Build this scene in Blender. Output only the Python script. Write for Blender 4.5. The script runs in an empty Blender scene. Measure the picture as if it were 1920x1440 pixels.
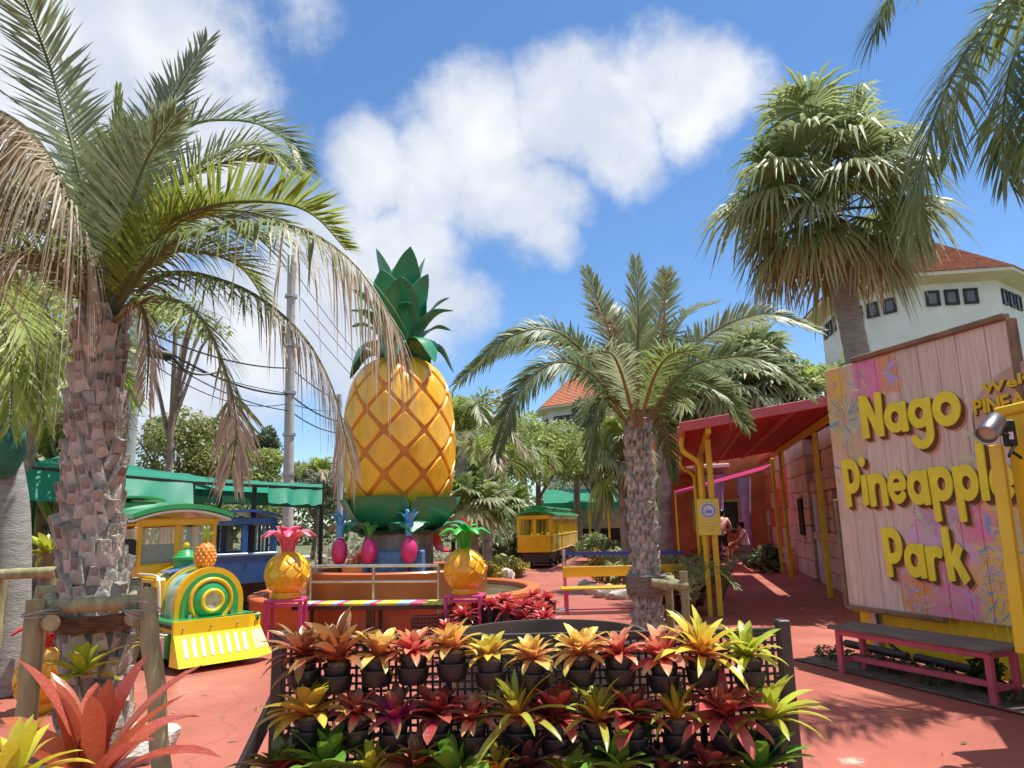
import bpy, math, random
import numpy as np
from mathutils import Vector, Matrix

# ------------------------------------------------------------------ camera
F = 1340.0                                   # focal length in pixels of the 1920 px wide photograph
PITCH, ROLL, EYE = math.radians(10.9), math.radians(-1.35), 1.5
scn = bpy.context.scene
COL = scn.collection
cam_d = bpy.data.cameras.new('camera'); cam = bpy.data.objects.new('camera', cam_d); COL.objects.link(cam)
CR = Matrix.Rotation(math.pi/2 + PITCH, 4, 'X') @ Matrix.Rotation(ROLL, 4, 'Z')
cam.matrix_world = Matrix.Translation((0, 0, EYE)) @ CR
cam_d.sensor_width = 36; cam_d.lens = 36*F/1920; cam_d.clip_start = .05; cam_d.clip_end = 3000
scn.camera = cam
cy = scn.cycles; cy.max_bounces = 6; cy.diffuse_bounces = 4; cy.glossy_bounces = 3; cy.transmission_bounces = 4; cy.transparent_max_bounces = 8; cy.caustics_reflective = cy.caustics_refractive = False
CR3 = CR.to_3x3()
def ray(px, py): return CR3 @ Vector(((px-960)/F, (720-py)/F, -1))
def P(px, py, Y):                            # point of the place at distance Y in front of the camera
    r = ray(px, py); return Vector((0, 0, EYE)) + r*(Y/r.y)
def G(px, py):                               # point on the ground
    r = ray(px, py); return Vector((0, 0, EYE)) + r*(-EYE/r.z)
V = Vector

# ------------------------------------------------------------------ sun, sky, exposure
SUN_EL = math.radians(72)
SUN_H = V((.97, .22, 0)).normalized()        # horizontal direction towards the sun
sdir = V((SUN_H.x*math.cos(SUN_EL), SUN_H.y*math.cos(SUN_EL), math.sin(SUN_EL)))
sl = bpy.data.lights.new('sun', 'SUN'); sl.energy = 3.0; sl.angle = math.radians(.53); sl.color = (1, .955, .88)
so = bpy.data.objects.new('sun', sl); COL.objects.link(so)
so.rotation_euler = (-sdir).to_track_quat('-Z', 'Y').to_euler(); so.location = (0, 0, 30)
scn.view_settings.view_transform = 'Standard'; scn.view_settings.look = 'None'
scn.view_settings.gamma = 1; scn.view_settings.use_curve_mapping = False
scn.view_settings.exposure = 1.28
W = bpy.data.worlds.new('World'); scn.world = W; W.use_nodes = True
wt = W.node_tree; wt.nodes.clear()
class NT:
    def __init__(s, t): s.t = t
    def n(s, typ, **k):
        nd = s.t.nodes.new(typ)
        for a, b in k.items():
            if a.startswith('i_'):
                key = a[2:]; key = int(key) if key.isdigit() else key.replace('_', ' ')
                nd.inputs[key].default_value = b
            else: setattr(nd, a, b)
        return nd
    def l(s, a, b): s.t.links.new(a, b)
    def math(s, op, a, b=None, c=None, clamp=False):
        nd = s.t.nodes.new('ShaderNodeMath'); nd.operation = op; nd.use_clamp = clamp
        for i, x in enumerate((a, b, c)):
            if x is None: continue
            if isinstance(x, (int, float)): nd.inputs[i].default_value = x
            else: s.l(x, nd.inputs[i])
        return nd.outputs[0]
    def mix(s, f, a, b, mode='MIX'):
        nd = s.t.nodes.new('ShaderNodeMix'); nd.data_type = 'RGBA'; nd.blend_type = mode
        for k, x in (('Factor_Float', f), ('A_Color', a), ('B_Color', b)):
            sk = [q for q in nd.inputs if q.identifier == k][0]
            if isinstance(x, (int, float)): sk.default_value = x
            elif isinstance(x, tuple): sk.default_value = (*x, 1) if len(x) == 3 else x
            else: s.l(x, sk)
        return [q for q in nd.outputs if q.identifier == 'Result_Color'][0]
    def ss(s, x, a, b):
        nd = s.t.nodes.new('ShaderNodeMapRange'); nd.interpolation_type = 'SMOOTHSTEP'
        s.l(x, nd.inputs[0]); nd.inputs[1].default_value = a; nd.inputs[2].default_value = b
        return nd.outputs[0]
def make_sky():
    q = NT(wt)
    out = q.n('ShaderNodeOutputWorld'); bg = q.n('ShaderNodeBackground'); bg.inputs[1].default_value = .15
    sky = q.n('ShaderNodeTexSky', sky_type='NISHITA', sun_disc=False)
    sky.sun_elevation = SUN_EL; sky.sun_rotation = math.atan2(SUN_H.x, SUN_H.y)
    sky.air_density = 1.0; sky.dust_density = .25; sky.ozone_density = 2.2; sky.altitude = 0
    tc = q.n('ShaderNodeTexCoord'); d = tc.outputs['Generated']
    warp = q.n('ShaderNodeTexNoise'); warp.inputs['Scale'].default_value = 7; warp.inputs['Detail'].default_value = 4
    q.l(d, warp.inputs['Vector'])
    wv = q.n('ShaderNodeVectorMath', operation='MULTIPLY_ADD'); q.l(warp.outputs['Color'], wv.inputs[0])
    wv.inputs[1].default_value = (.07, .07, .07); q.l(d, wv.inputs[2])
    wd = q.n('ShaderNodeVectorMath', operation='SUBTRACT'); q.l(wv.outputs[0], wd.inputs[0]); wd.inputs[1].default_value = (.035, .035, .035)
    dirw = wd.outputs[0]
    n1 = q.n('ShaderNodeTexNoise'); n1.inputs['Scale'].default_value = 8; n1.inputs['Detail'].default_value = 11; n1.inputs['Roughness'].default_value = .64
    q.l(d, n1.inputs['Vector'])
    n2 = q.n('ShaderNodeTexNoise'); n2.inputs['Scale'].default_value = 2.1; n2.inputs['Detail'].default_value = 3
    q.l(d, n2.inputs['Vector'])
    # the cloud banks the photograph shows: direction, angular size (px of the photo), weight
    banks = [(700, 310, 105, 1), (800, 325, 130, 1), (900, 255, 140, 1), (1055, 195, 130, 1), (1150, 250, 130, .95),
             (1255, 150, 115, 1), (1350, 150, 100, .95), (1285, 215, 100, .8), (1000, 390, 120, .95), (1040, 450, 65, .8), (930, 350, 150, .9),
             (60, 60, 250, .95), (260, 40, 200, .85), (130, 310, 270, .95), (370, 300, 200, .8),
             (620, 490, 180, .9), (760, 480, 150, .9), (800, 580, 130, .85), (690, 650, 160, .9), (500, 640, 220, .85), (330, 740, 190, .75), (560, 5, 110, .45)]
    acc = None; up = V((0, 0, 1))
    for px, py, r, w in banks:
        v = ray(px, py).normalized(); a = math.atan(r/F)
        dp = q.n('ShaderNodeVectorMath', operation='DISTANCE'); q.l(dirw, dp.inputs[0]); dp.inputs[1].default_value = v
        mr = q.n('ShaderNodeMapRange'); q.l(dp.outputs['Value'], mr.inputs[0])
        mr.inputs[1].default_value = a*1.16; mr.inputs[2].default_value = 0; mr.inputs[4].default_value = w
        acc = mr.outputs[0] if acc is None else q.math('MAXIMUM', acc, mr.outputs[0])
    nz = q.math('SUBTRACT', n1.outputs['Fac'], .5)
    # cloud like the banks in view, added over unseen sky for fill light
    ahead = q.n('ShaderNodeVectorMath', operation='DOT_PRODUCT'); q.l(d, ahead.inputs[0]); ahead.inputs[1].default_value = ray(960, 500).normalized()
    base = q.math('SUBTRACT', q.math('MULTIPLY_ADD', n2.outputs['Fac'], 3.2, -1.25), q.math('MULTIPLY', q.ss(ahead.outputs['Value'], .60, .80), 1.4))
    acc2 = q.math('MAXIMUM', acc, base)
    den = q.math('MULTIPLY_ADD', nz, 1.0, acc2)
    m = q.math('MULTIPLY', q.ss(den, .15, .60), .95)
    # brighter billows, blue grey hollows
    sh = q.n('ShaderNodeTexNoise'); sh.inputs['Scale'].default_value = 9; sh.inputs['Detail'].default_value = 7; sh.inputs['Roughness'].default_value = .5
    q.l(dirw, sh.inputs['Vector'])
    lit = q.ss(q.math('ADD', q.math('MULTIPLY', sh.outputs['Fac'], .8), q.math('MULTIPLY', den, .22)), (.42), .78)
    cc = q.mix(lit, (1.95, 2.12, 2.42), (2.85, 2.9, 2.96))
    blue = q.mix(1.0, sky.outputs[0], (.38, .43, .48), 'MULTIPLY')
    hs = q.n('ShaderNodeHueSaturation'); hs.inputs['Saturation'].default_value = 1.08; q.l(blue, hs.inputs['Color'])
    q.l(q.mix(m, hs.outputs[0], cc), bg.inputs[0])
    q.l(bg.outputs[0], out.inputs[0])
make_sky()

# ------------------------------------------------------------------ materials
MATS = {}
def M(name, col, rough=.6, var=.12, scale=3., bump=0., bscale=30., metal=0., coat=0., spec=.5, dirt=None, dscale=1.2, damt=.5, stretch=None, rand=0.):
    if name in MATS: return MATS[name]
    m = bpy.data.materials.new(name); m.use_nodes = True; MATS[name] = m
    q = NT(m.node_tree); b = m.node_tree.nodes['Principled BSDF']
    tc = q.n('ShaderNodeTexCoord'); co = tc.outputs['Object']
    if stretch:
        mp = q.n('ShaderNodeMapping'); mp.inputs['Scale'].default_value = stretch; q.l(co, mp.inputs[0]); co = mp.outputs[0]
    nz = q.n('ShaderNodeTexNoise'); nz.inputs['Scale'].default_value = scale; nz.inputs['Detail'].default_value = 6
    q.l(co, nz.inputs['Vector'])
    f = q.ss(nz.outputs['Fac'], .3, .7)
    lo = tuple(max(0, c*(1-var)) for c in col); hi = tuple(min(1, c*(1+var)) for c in col)
    c = q.mix(f, lo, hi)
    if dirt:
        n2 = q.n('ShaderNodeTexNoise'); n2.inputs['Scale'].default_value = dscale; n2.inputs['Detail'].default_value = 9; n2.inputs['Roughness'].default_value = .65
        q.l(co, n2.inputs['Vector'])
        c = q.mix(q.math('MULTIPLY', q.ss(n2.outputs['Fac'], .5, .72), damt), c, dirt)
    if rand:
        oi = q.n('ShaderNodeObjectInfo'); hs = q.n('ShaderNodeHueSaturation')
        q.l(q.math('MULTIPLY_ADD', oi.outputs['Random'], rand*2, 1-rand), hs.inputs['Value']); q.l(c, hs.inputs['Color']); c = hs.outputs[0]
    q.l(c, b.inputs['Base Color'])
    b.inputs['Roughness'].default_value = rough; b.inputs['Metallic'].default_value = metal
    b.inputs['Coat Weight'].default_value = coat; b.inputs['Coat Roughness'].default_value = .15
    b.inputs['Specular IOR Level'].default_value = spec
    if rough > .2:
        q.l(q.math('MULTIPLY_ADD', nz.outputs['Fac'], .25, rough-.125, clamp=True), b.inputs['Roughness'])
    if bump:
        n3 = q.n('ShaderNodeTexNoise'); n3.inputs['Scale'].default_value = bscale; n3.inputs['Detail'].default_value = 5
        q.l(co, n3.inputs['Vector'])
        bp = q.n('ShaderNodeBump'); bp.inputs['Strength'].default_value = min(1, bump); bp.inputs['Distance'].default_value = .02*max(1, bump)
        q.l(n3.outputs['Fac'], bp.inputs['Height']); q.l(bp.outputs[0], b.inputs['Normal'])
    return m
def MLeaf(name, rough=.45, trans=.25, rand=.18, hue=.0, spots=0.):
    if name in MATS: return MATS[name]
    m = bpy.data.materials.new(name); m.use_nodes = True; MATS[name] = m
    q = NT(m.node_tree); b = m.node_tree.nodes['Principled BSDF']; out = m.node_tree.nodes['Material Output']
    at = q.n('ShaderNodeAttribute'); at.attribute_name = 'Col'
    oi = q.n('ShaderNodeObjectInfo'); hs = q.n('ShaderNodeHueSaturation')
    q.l(at.outputs['Color'], hs.inputs['Color'])
    q.l(q.math('MULTIPLY_ADD', oi.outputs['Random'], rand*2, 1-rand), hs.inputs['Value'])
    if hue: q.l(q.math('MULTIPLY_ADD', oi.outputs['Random'], hue*2, .5-hue), hs.inputs['Hue'])
    tc = q.n('ShaderNodeTexCoord'); nz = q.n('ShaderNodeTexNoise'); nz.inputs['Scale'].default_value = 25; nz.inputs['Detail'].default_value = 4
    q.l(tc.outputs['Object'], nz.inputs['Vector'])
    c = q.mix(q.math('MULTIPLY', q.ss(nz.outputs['Fac'], .35, .75), .35), hs.outputs[0], (.55, .55, .5), 'MULTIPLY')
    if spots:
        sp = q.n('ShaderNodeTexNoise'); sp.inputs['Scale'].default_value = 90; sp.inputs['Detail'].default_value = 5; q.l(tc.outputs['Object'], sp.inputs['Vector'])
        c = q.mix(q.math('MULTIPLY', q.ss(sp.outputs['Fac'], .56, .66), spots), c, (.50, .38, .16))
        n4 = q.n('ShaderNodeTexNoise'); n4.inputs['Scale'].default_value = 14; n4.inputs['Detail'].default_value = 6; q.l(tc.outputs['Object'], n4.inputs['Vector'])
        c = q.mix(q.math('MULTIPLY', q.ss(n4.outputs['Fac'], .60, .72), spots*1.4), c, (.20, .12, .06))
    q.l(c, b.inputs['Base Color']); b.inputs['Roughness'].default_value = rough
    tr = q.n('ShaderNodeBsdfTranslucent'); q.l(c, tr.inputs[0])
    ms = q.n('ShaderNodeMixShader'); ms.inputs[0].default_value = trans
    q.l(b.outputs[0], ms.inputs[1]); q.l(tr.outputs[0], ms.inputs[2]); q.l(ms.outputs[0], out.inputs[0])
    return m
def MGlass(name, col=(.8, .88, .9), alpha=.25, rough=.05):
    if name in MATS: return MATS[name]
    m = bpy.data.materials.new(name); m.use_nodes = True; MATS[name] = m
    q = NT(m.node_tree); out = m.node_tree.nodes['Material Output']; b = m.node_tree.nodes['Principled BSDF']
    b.inputs['Base Color'].default_value = (*col, 1); b.inputs['Roughness'].default_value = rough
    t = q.n('ShaderNodeBsdfTransparent'); ms = q.n('ShaderNodeMixShader'); ms.inputs[0].default_value = alpha
    q.l(t.outputs[0], ms.inputs[1]); q.l(b.outputs[0], ms.inputs[2]); q.l(ms.outputs[0], out.inputs[0])
    return m

# ------------------------------------------------------------------ mesh tools
class MB:
    def __init__(s): s.v = []; s.f = []; s.m = []; s.c = []
    def add(s, vs, fs, m=0, c=None):
        o = len(s.v); s.v.extend([tuple(x) for x in vs]); s.f.extend([tuple(i+o for i in f) for f in fs]); s.m.extend([m]*len(fs))
        if c is not None: s.c.extend(c if isinstance(c, list) else [c]*len(vs))
        return s
    def box(s, c, sz, R=None, m=0, b=0.):
        hx, hy, hz = sz[0]/2, sz[1]/2, sz[2]/2; c = V(c); vs = []
        if b <= 0:
            for x in (-1, 1):
                for y in (-1, 1):
                    for z in (-1, 1): vs.append(V((x*hx, y*hy, z*hz)))
            fs = [(0, 1, 3, 2), (4, 6, 7, 5), (0, 4, 5, 1), (2, 3, 7, 6), (0, 2, 6, 4), (1, 5, 7, 3)]
        else:
            b = min(b, hx*.9, hy*.9, hz*.9); idx = {}
            for x in (-1, 1):
                for y in (-1, 1):
                    for z in (-1, 1):
                        for a in range(3):
                            p = [x*(hx-b), y*(hy-b), z*(hz-b)]; h = (hx, hy, hz); sg = (x, y, z); p[a] = sg[a]*h[a]
                            idx[(x, y, z, a)] = len(vs); vs.append(V(p))
            fs = []
            def quad(l, nrm):
                n = (vs[l[1]]-vs[l[0]]).cross(vs[l[2]]-vs[l[0]])
                fs.append(tuple(l) if n.dot(nrm) > 0 else tuple(reversed(l)))
            for a in range(3):
                o1, o2 = [k for k in range(3) if k != a]
                for sg in (-1, 1):
                    l = []
                    for (p, q_) in ((-1, -1), (1, -1), (1, 1), (-1, 1)):
                        k = [0]*3; k[a] = sg; k[o1] = p; k[o2] = q_; l.append(idx[(*k, a)])
                    n = V((0, 0, 0)); n[a] = sg; quad(l, n)
            for a in range(3):
                o1, o2 = [k for k in range(3) if k != a]
                for s1 in (-1, 1):
                    for s2 in (-1, 1):
                        def K(t, ax): k = [0]*3; k[a] = t; k[o1] = s1; k[o2] = s2; return idx[(*k, ax)]
                        n = V((0, 0, 0)); n[o1] = s1; n[o2] = s2
                        quad([K(-1, o1), K(1, o1), K(1, o2), K(-1, o2)], n)
            for x in (-1, 1):
                for y in (-1, 1):
                    for z in (-1, 1): quad([idx[(x, y, z, 0)], idx[(x, y, z, 1)], idx[(x, y, z, 2)]], V((x, y, z)))
        if R is not None: vs = [R @ x for x in vs]
        return s.add([x+c for x in vs], fs, m)
    def bar(s, a, b_, w, h, m=0, up=V((0, 0, 1)), bev=0.):
        a = V(a); b_ = V(b_); x = (b_-a); L = x.length; x.normalize()
        y = up.cross(x)
        if y.length < 1e-4: y = V((0, 1, 0)) if abs(x.z) > .9 else V((0, 0, 1)).cross(x)
        y.normalize(); z = x.cross(y)
        return s.box((a+b_)/2, (L, w, h), Matrix((x, y, z)).transposed(), m, bev)
    def tube(s, pts, r, n=8, m=0, cap=True, c=None):
        pts = [V(p) for p in pts]; k = len(pts); rr = r if isinstance(r, (list, tuple)) else [r]*k
        vs = []; N = None
        for i, p in enumerate(pts):
            t = (pts[min(i+1, k-1)]-pts[max(i-1, 0)]).normalized()
            if N is None: N = t.orthogonal().normalized()
            else:
                N = N-t*N.dot(t); N = N.normalized() if N.length > 1e-5 else t.orthogonal().normalized()
            B = t.cross(N)
            for j in range(n):
                a = 2*math.pi*j/n; vs.append(p+(N*math.cos(a)+B*math.sin(a))*rr[i])
        fs = [(i*n+j, i*n+(j+1) % n, (i+1)*n+(j+1) % n, (i+1)*n+j) for i in range(k-1) for j in range(n)]
        if cap: fs += [tuple(range(n-1, -1, -1)), tuple(range((k-1)*n, k*n))]
        return s.add(vs, fs, m, c)
    def lathe(s, prof, n=24, c=(0, 0, 0), m=0, R=None, a0=0., a1=2*math.pi, closed=True, cap=True):
        c = V(c); vs = []; k = len(prof); full = abs(a1-a0-2*math.pi) < 1e-6; nn = n if full else n+1
        for (r, z) in prof:
            for j in range(nn):
                a = a0+(a1-a0)*j/n; p = V((r*math.cos(a), r*math.sin(a), z)); vs.append((R @ p if R is not None else p)+c)
        fs = []
        for i in range(k-1):
            for j in range(n):
                j2 = (j+1) % nn; fs.append((i*nn+j, i*nn+j2, (i+1)*nn+j2, (i+1)*nn+j))
        if full and cap:
            if prof[0][0] > 1e-6: fs.append(tuple(range(nn-1, -1, -1)))
            if prof[-1][0] > 1e-6: fs.append(tuple(range((k-1)*nn, k*nn)))
        return s.add(vs, fs, m)
    def ball(s, c, r, n=12, k=8, m=0, R=None):
        r = V((r, r, r)) if isinstance(r, (int, float)) else V(r); c = V(c); vs = []
        for i in range(k+1):
            p = math.pi*i/k
            for j in range(n):
                a = 2*math.pi*j/n; q_ = V((r.x*math.sin(p)*math.cos(a), r.y*math.sin(p)*math.sin(a), -r.z*math.cos(p)))
                vs.append((R @ q_ if R is not None else q_)+c)
        return s.add(vs, [(i*n+j, i*n+(j+1) % n, (i+1)*n+(j+1) % n, (i+1)*n+j) for i in range(k) for j in range(n)], m)
    def prism(s, poly, d, O=(0, 0, 0), X=(1, 0, 0), Y=(0, 0, 1), m=0):
        O = V(O); X = V(X); Y = V(Y); Z = X.cross(Y).normalized(); n = len(poly)
        a = [O+X*p[0]+Y*p[1]+Z*d for p in poly]; b = [O+X*p[0]+Y*p[1] for p in poly]
        fs = [tuple(range(n)), tuple(range(2*n-1, n-1, -1))]+[(i, n+i, n+(i+1) % n, (i+1) % n) for i in range(n)]
        return s.add(a+b, fs, m)
    def mesh(s, name, mats, smooth=None):
        me = bpy.data.meshes.new(name); me.from_pydata(s.v, [], s.f)
        for x in (mats if isinstance(mats, (list, tuple)) else [mats]): me.materials.append(x)
        if any(s.m): me.polygons.foreach_set('material_index', s.m)
        if s.c and len(s.c) == len(s.v):
            at = me.attributes.new('Col', 'FLOAT_COLOR', 'POINT')
            at.data.foreach_set('color', np.array([(*x[:3], 1) for x in s.c], dtype=np.float32).ravel())
        if smooth:
            me.shade_smooth()
            if smooth < 170: me.set_sharp_from_angle(angle=math.radians(smooth))
        me.update(); return me
    def build(s, name, mats, parent=None, smooth=None, loc=None, rz=0., kind=None):
        return ob(name, s.mesh(name, mats, smooth), parent, loc, rz, kind)
def ob(name, me, parent=None, loc=None, rz=0., kind=None):
    o = bpy.data.objects.new(name, me); COL.objects.link(o)
    if parent is not None: o.parent = parent
    if loc is not None: o.location = loc
    if rz: o.rotation_euler = (0, 0, rz)
    if kind: o['kind'] = kind
    return o
def tag(o, label, cat, group=None):
    o['label'] = label; o['category'] = cat
    if group: o['group'] = group
    return o
def thing(name, label, cat, loc=(0, 0, 0), rz=0., group=None):
    o = bpy.data.objects.new(name, None); COL.objects.link(o); o.location = loc; o.rotation_euler = (0, 0, rz)
    o.empty_display_size = .1
    return tag(o, label, cat, group)
KIDS = {}
def dup(root, loc=None, rz=None, sc=None, label=None, group=None):
    if root not in KIDS: KIDS[root] = [(c, list(c.children)) for c in root.children]
    r = root.copy(); COL.objects.link(r)
    if loc is not None: r.location = loc
    if rz is not None: r.rotation_euler = (0, 0, rz)
    if sc is not None: r.scale = sc if isinstance(sc, (tuple, list)) else (sc, sc, sc)
    if label: r['label'] = label
    if group: r['group'] = group
    for ch, sub in KIDS[root]:
        c = ch.copy(); COL.objects.link(c); c.parent = r
        for g in sub:
            d = g.copy(); COL.objects.link(d); d.parent = c
    return r
def crv(pts, n):
    pts = [V(p) for p in pts]; k = len(pts)
    if k == 2: return [pts[0].lerp(pts[1], i/n) for i in range(n+1)]
    ex = [pts[0]*2-pts[1]]+pts+[pts[-1]*2-pts[-2]]; out = []
    for i in range(n+1):
        u = i/n*(k-1); j = min(int(u), k-2); t = u-j; a, b, c, d = ex[j:j+4]
        out.append(.5*((2*b)+(c-a)*t+(2*a-5*b+4*c-d)*t*t+(3*b-a-3*c+d)*t**3))
    return out
def lerp3(a, b, t): return tuple(a[i]+(b[i]-a[i])*t for i in range(3))
def grad(stops, t):
    for (t0, c0), (t1, c1) in zip(stops, stops[1:]):
        if t <= t1: return lerp3(c0, c1, max(0, (t-t0)/(t1-t0)))
    return stops[-1][1]
def ordn(i): return ['first', 'second', 'third', 'fourth', 'fifth', 'sixth', 'seventh', 'eighth', 'ninth', 'tenth', 'eleventh', 'twelfth', 'thirteenth', 'fourteenth'][i]
# ------------------------------------------------------------------ ground
def red_paint():
    m = bpy.data.materials.new('red_painted_concrete'); m.use_nodes = True
    q = NT(m.node_tree); b = m.node_tree.nodes['Principled BSDF']
    tc = q.n('ShaderNodeTexCoord'); co = tc.outputs['Object']
    def nz(sc, det=6, ro=.6, st=None):
        n = q.n('ShaderNodeTexNoise'); n.inputs['Scale'].default_value = sc; n.inputs['Detail'].default_value = det; n.inputs['Roughness'].default_value = ro
        if st:
            mp = q.n('ShaderNodeMapping'); mp.inputs['Scale'].default_value = st; q.l(co, mp.inputs[0]); q.l(mp.outputs[0], n.inputs['Vector'])
        else: q.l(co, n.inputs['Vector'])
        return n.outputs['Fac']
    c = q.mix(q.ss(nz(.7), .3, .7), (.32, .090, .062), (.41, .122, .082))
    c = q.mix(q.math('MULTIPLY', q.ss(nz(2.2, 10, .7), .48, .72), .6), c, (.27, .078, .06))
    c = q.mix(q.math('MULTIPLY', q.ss(nz(.35, 8, .7), .5, .7), .5), c, (.47, .19, .13))
    c = q.mix(q.math('MULTIPLY', q.ss(nz(5.5, 8, .7), .6, .78), .5), c, (.55, .22, .15))
    v = q.n('ShaderNodeTexVoronoi'); v.inputs['Scale'].default_value = 1.3; q.l(co, v.inputs['Vector'])
    spot = q.math('MULTIPLY', q.ss(q.math('MULTIPLY_ADD', nz(14, 8, .7), .35, v.outputs['Distance']), .30, .20), q.ss(nz(.9, 3), .47, .57))
    c = q.mix(q.math('MULTIPLY', spot, .8), c, (.55, .50, .42))
    c = q.mix(q.math('MULTIPLY', q.ss(nz(30, 4, .6), .62, .75), .35), c, (.30, .07, .045))
    wv = q.n('ShaderNodeTexVoronoi', feature='DISTANCE_TO_EDGE'); wv.inputs['Scale'].default_value = .33
    wn = q.n('ShaderNodeTexNoise'); wn.inputs['Scale'].default_value = 1.6; wn.inputs['Detail'].default_value = 8; q.l(co, wn.inputs['Vector'])
    wa = q.n('ShaderNodeVectorMath', operation='MULTIPLY_ADD'); q.l(wn.outputs['Color'], wa.inputs[0]); wa.inputs[1].default_value = (.9, .9, 0); q.l(co, wa.inputs[2]); q.l(wa.outputs[0], wv.inputs['Vector'])
    c = q.mix(q.math('MULTIPLY', q.ss(wv.outputs['Distance'], .006, .001), .3), c, (.12, .04, .035))
    tyre = q.math('MULTIPLY', q.ss(nz(1.1, 7, .7, (2.2, .25, 1)), .55, .68), .5)
    c = q.mix(tyre, c, (.24, .07, .055))
    scuff = q.ss(nz(3, 9, .75, (.5, 3.5, 1)), .66, .74)
    c = q.mix(q.math('MULTIPLY', scuff, .35), c, (.20, .07, .06))
    q.l(c, b.inputs['Base Color'])
    q.l(q.math('MULTIPLY_ADD', nz(3), .3, .38), b.inputs['Roughness'])
    bp = q.n('ShaderNodeBump'); bp.inputs['Strength'].default_value = .25; bp.inputs['Distance'].default_value = .01
    q.l(nz(60, 6), bp.inputs['Height']); q.l(bp.outputs[0], b.inputs['Normal'])
    return m
terr = M('soil_and_grass', (.11, .12, .05), .95, .35, .6, .5, 12, dirt=(.16, .12, .08), dscale=.4)
o = MB().add([(-700, -60, -.008), (700, -60, -.008), (700, 1300, -.008), (-700, 1300, -.008)], [(0, 1, 2, 3)]).build('ground', terr, kind='structure')
RP = red_paint()
poly = [(-12, -4), (12, -4), (12, 34), (9.5, 44), (8.2, 60), (6.6, 60), (6, 46), (3.6, 36), (1.3, 29), (-.6, 25.6), (-5, 26.5), (-9, 25), (-12, 18)]
o = MB().add([(x, y, 0) for x, y in poly], [tuple(range(len(poly)))]).build('pavement', RP, kind='structure')
road = M('pale_asphalt', (.34, .33, .31), .9, .12, 1.5, .3, 60)
o = MB().add([(-60, 31, .0), (-3, 33, .0), (-3, 40, .0), (-60, 38, .0)], [(0, 1, 2, 3)]).build('road', road, kind='structure')

# ------------------------------------------------------------------ octagonal halls
WHITE = M('white_render', (.74, .74, .70), .8, .05, 1.5, .15, 40, dirt=(.5, .5, .46), dscale=.5, damt=.3)
GREYW = M('weathered_render', (.55, .55, .53), .85, .1, .6, .2, 30, dirt=(.30, .30, .29), dscale=.4, damt=.6)
def roof_mat(name, col):
    m = bpy.data.materials.new(name); m.use_nodes = True
    q = NT(m.node_tree); b = m.node_tree.nodes['Principled BSDF']; tc = q.n('ShaderNodeTexCoord')
    n = q.n('ShaderNodeTexNoise'); n.inputs['Scale'].default_value = 6; n.inputs['Detail'].default_value = 8; q.l(tc.outputs['Object'], n.inputs['Vector'])
    n2 = q.n('ShaderNodeTexNoise'); n2.inputs['Scale'].default_value = .6; q.l(tc.outputs['Object'], n2.inputs['Vector'])
    c = q.mix(q.ss(n.outputs['Fac'], .35, .65), tuple(x*.72 for x in col), tuple(x*1.2 for x in col))
    c = q.mix(q.math('MULTIPLY', q.ss(n2.outputs['Fac'], .45, .7), .4), c, (.30, .17, .13))
    q.l(c, b.inputs['Base Color']); b.inputs['Roughness'].default_value = .85
    return m
ROOF1 = roof_mat('terracotta_tiles', (.42, .17, .10)); ROOF2 = roof_mat('orange_tiles', (.56, .20, .09))
FRAME = M('black_frame', (.02, .02, .025), .5, .1); PANE = M('dark_window_glass', (.06, .075, .085), .06, .2, 1.2, spec=.8)
SOFF = M('cream_soffit', (.70, .62, .50), .8, .05)
def hall(label, c, R, zeave, zapex, eave, courses, wallm, roofm, wins, wz, wh, ww, rot, n=12):
    t = thing('octagonal_hall', label, 'building', (c.x, c.y, 0), rot)
    MB().lathe([(R, 0), (R, zeave)], n).build('wall', wallm, t)
    pr = [(R-.02, zeave-.02), (R+eave*.75, zeave+.12), (R+eave, zeave+.16), (R+eave, zeave+.34)]
    MB().lathe(pr, n, cap=False).build('soffit', SOFF, t)
    pr = []; r0 = R+eave+.05; z0 = zeave+.34
    for i in range(courses):
        u = i/courses; u2 = (i+1)/courses
        pr += [(r0*(1-u), z0+(zapex-z0)*u), (r0*(1-u), z0+(zapex-z0)*u+.045*zapex/12)]
    pr.append((.02, zapex))
    MB().lathe(pr, n, cap=False).build('roof', roofm, t)
    for k, x in wins:
        a0 = 2*math.pi*k/n; a1 = 2*math.pi*(k+1)/n
        p0 = V((R*math.cos(a0), R*math.sin(a0), 0)); p1 = V((R*math.cos(a1), R*math.sin(a1), 0))
        d = (p1-p0).normalized(); nr = V((d.y, -d.x, 0)); p = p0.lerp(p1, x)+V((0, 0, wz))
        Rm = Matrix((d, nr, V((0, 0, 1)))).transposed()
        w = MB()
        for (dx, dz, sx, sz) in ((-ww/2, 0, .12, wh), (ww/2, 0, .12, wh), (0, -wh/2, ww+.12, .12), (0, wh/2, ww+.12, .12)):
            w.box(p+d*dx+V((0, 0, dz))+nr*.02, (sx, .14, sz), Rm)
        wo = w.build('window', FRAME, t)
        MB().box(p+nr*.012, (ww-.1, .06, wh-.1), Rm).build('pane', PANE, wo)
    return t
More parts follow.
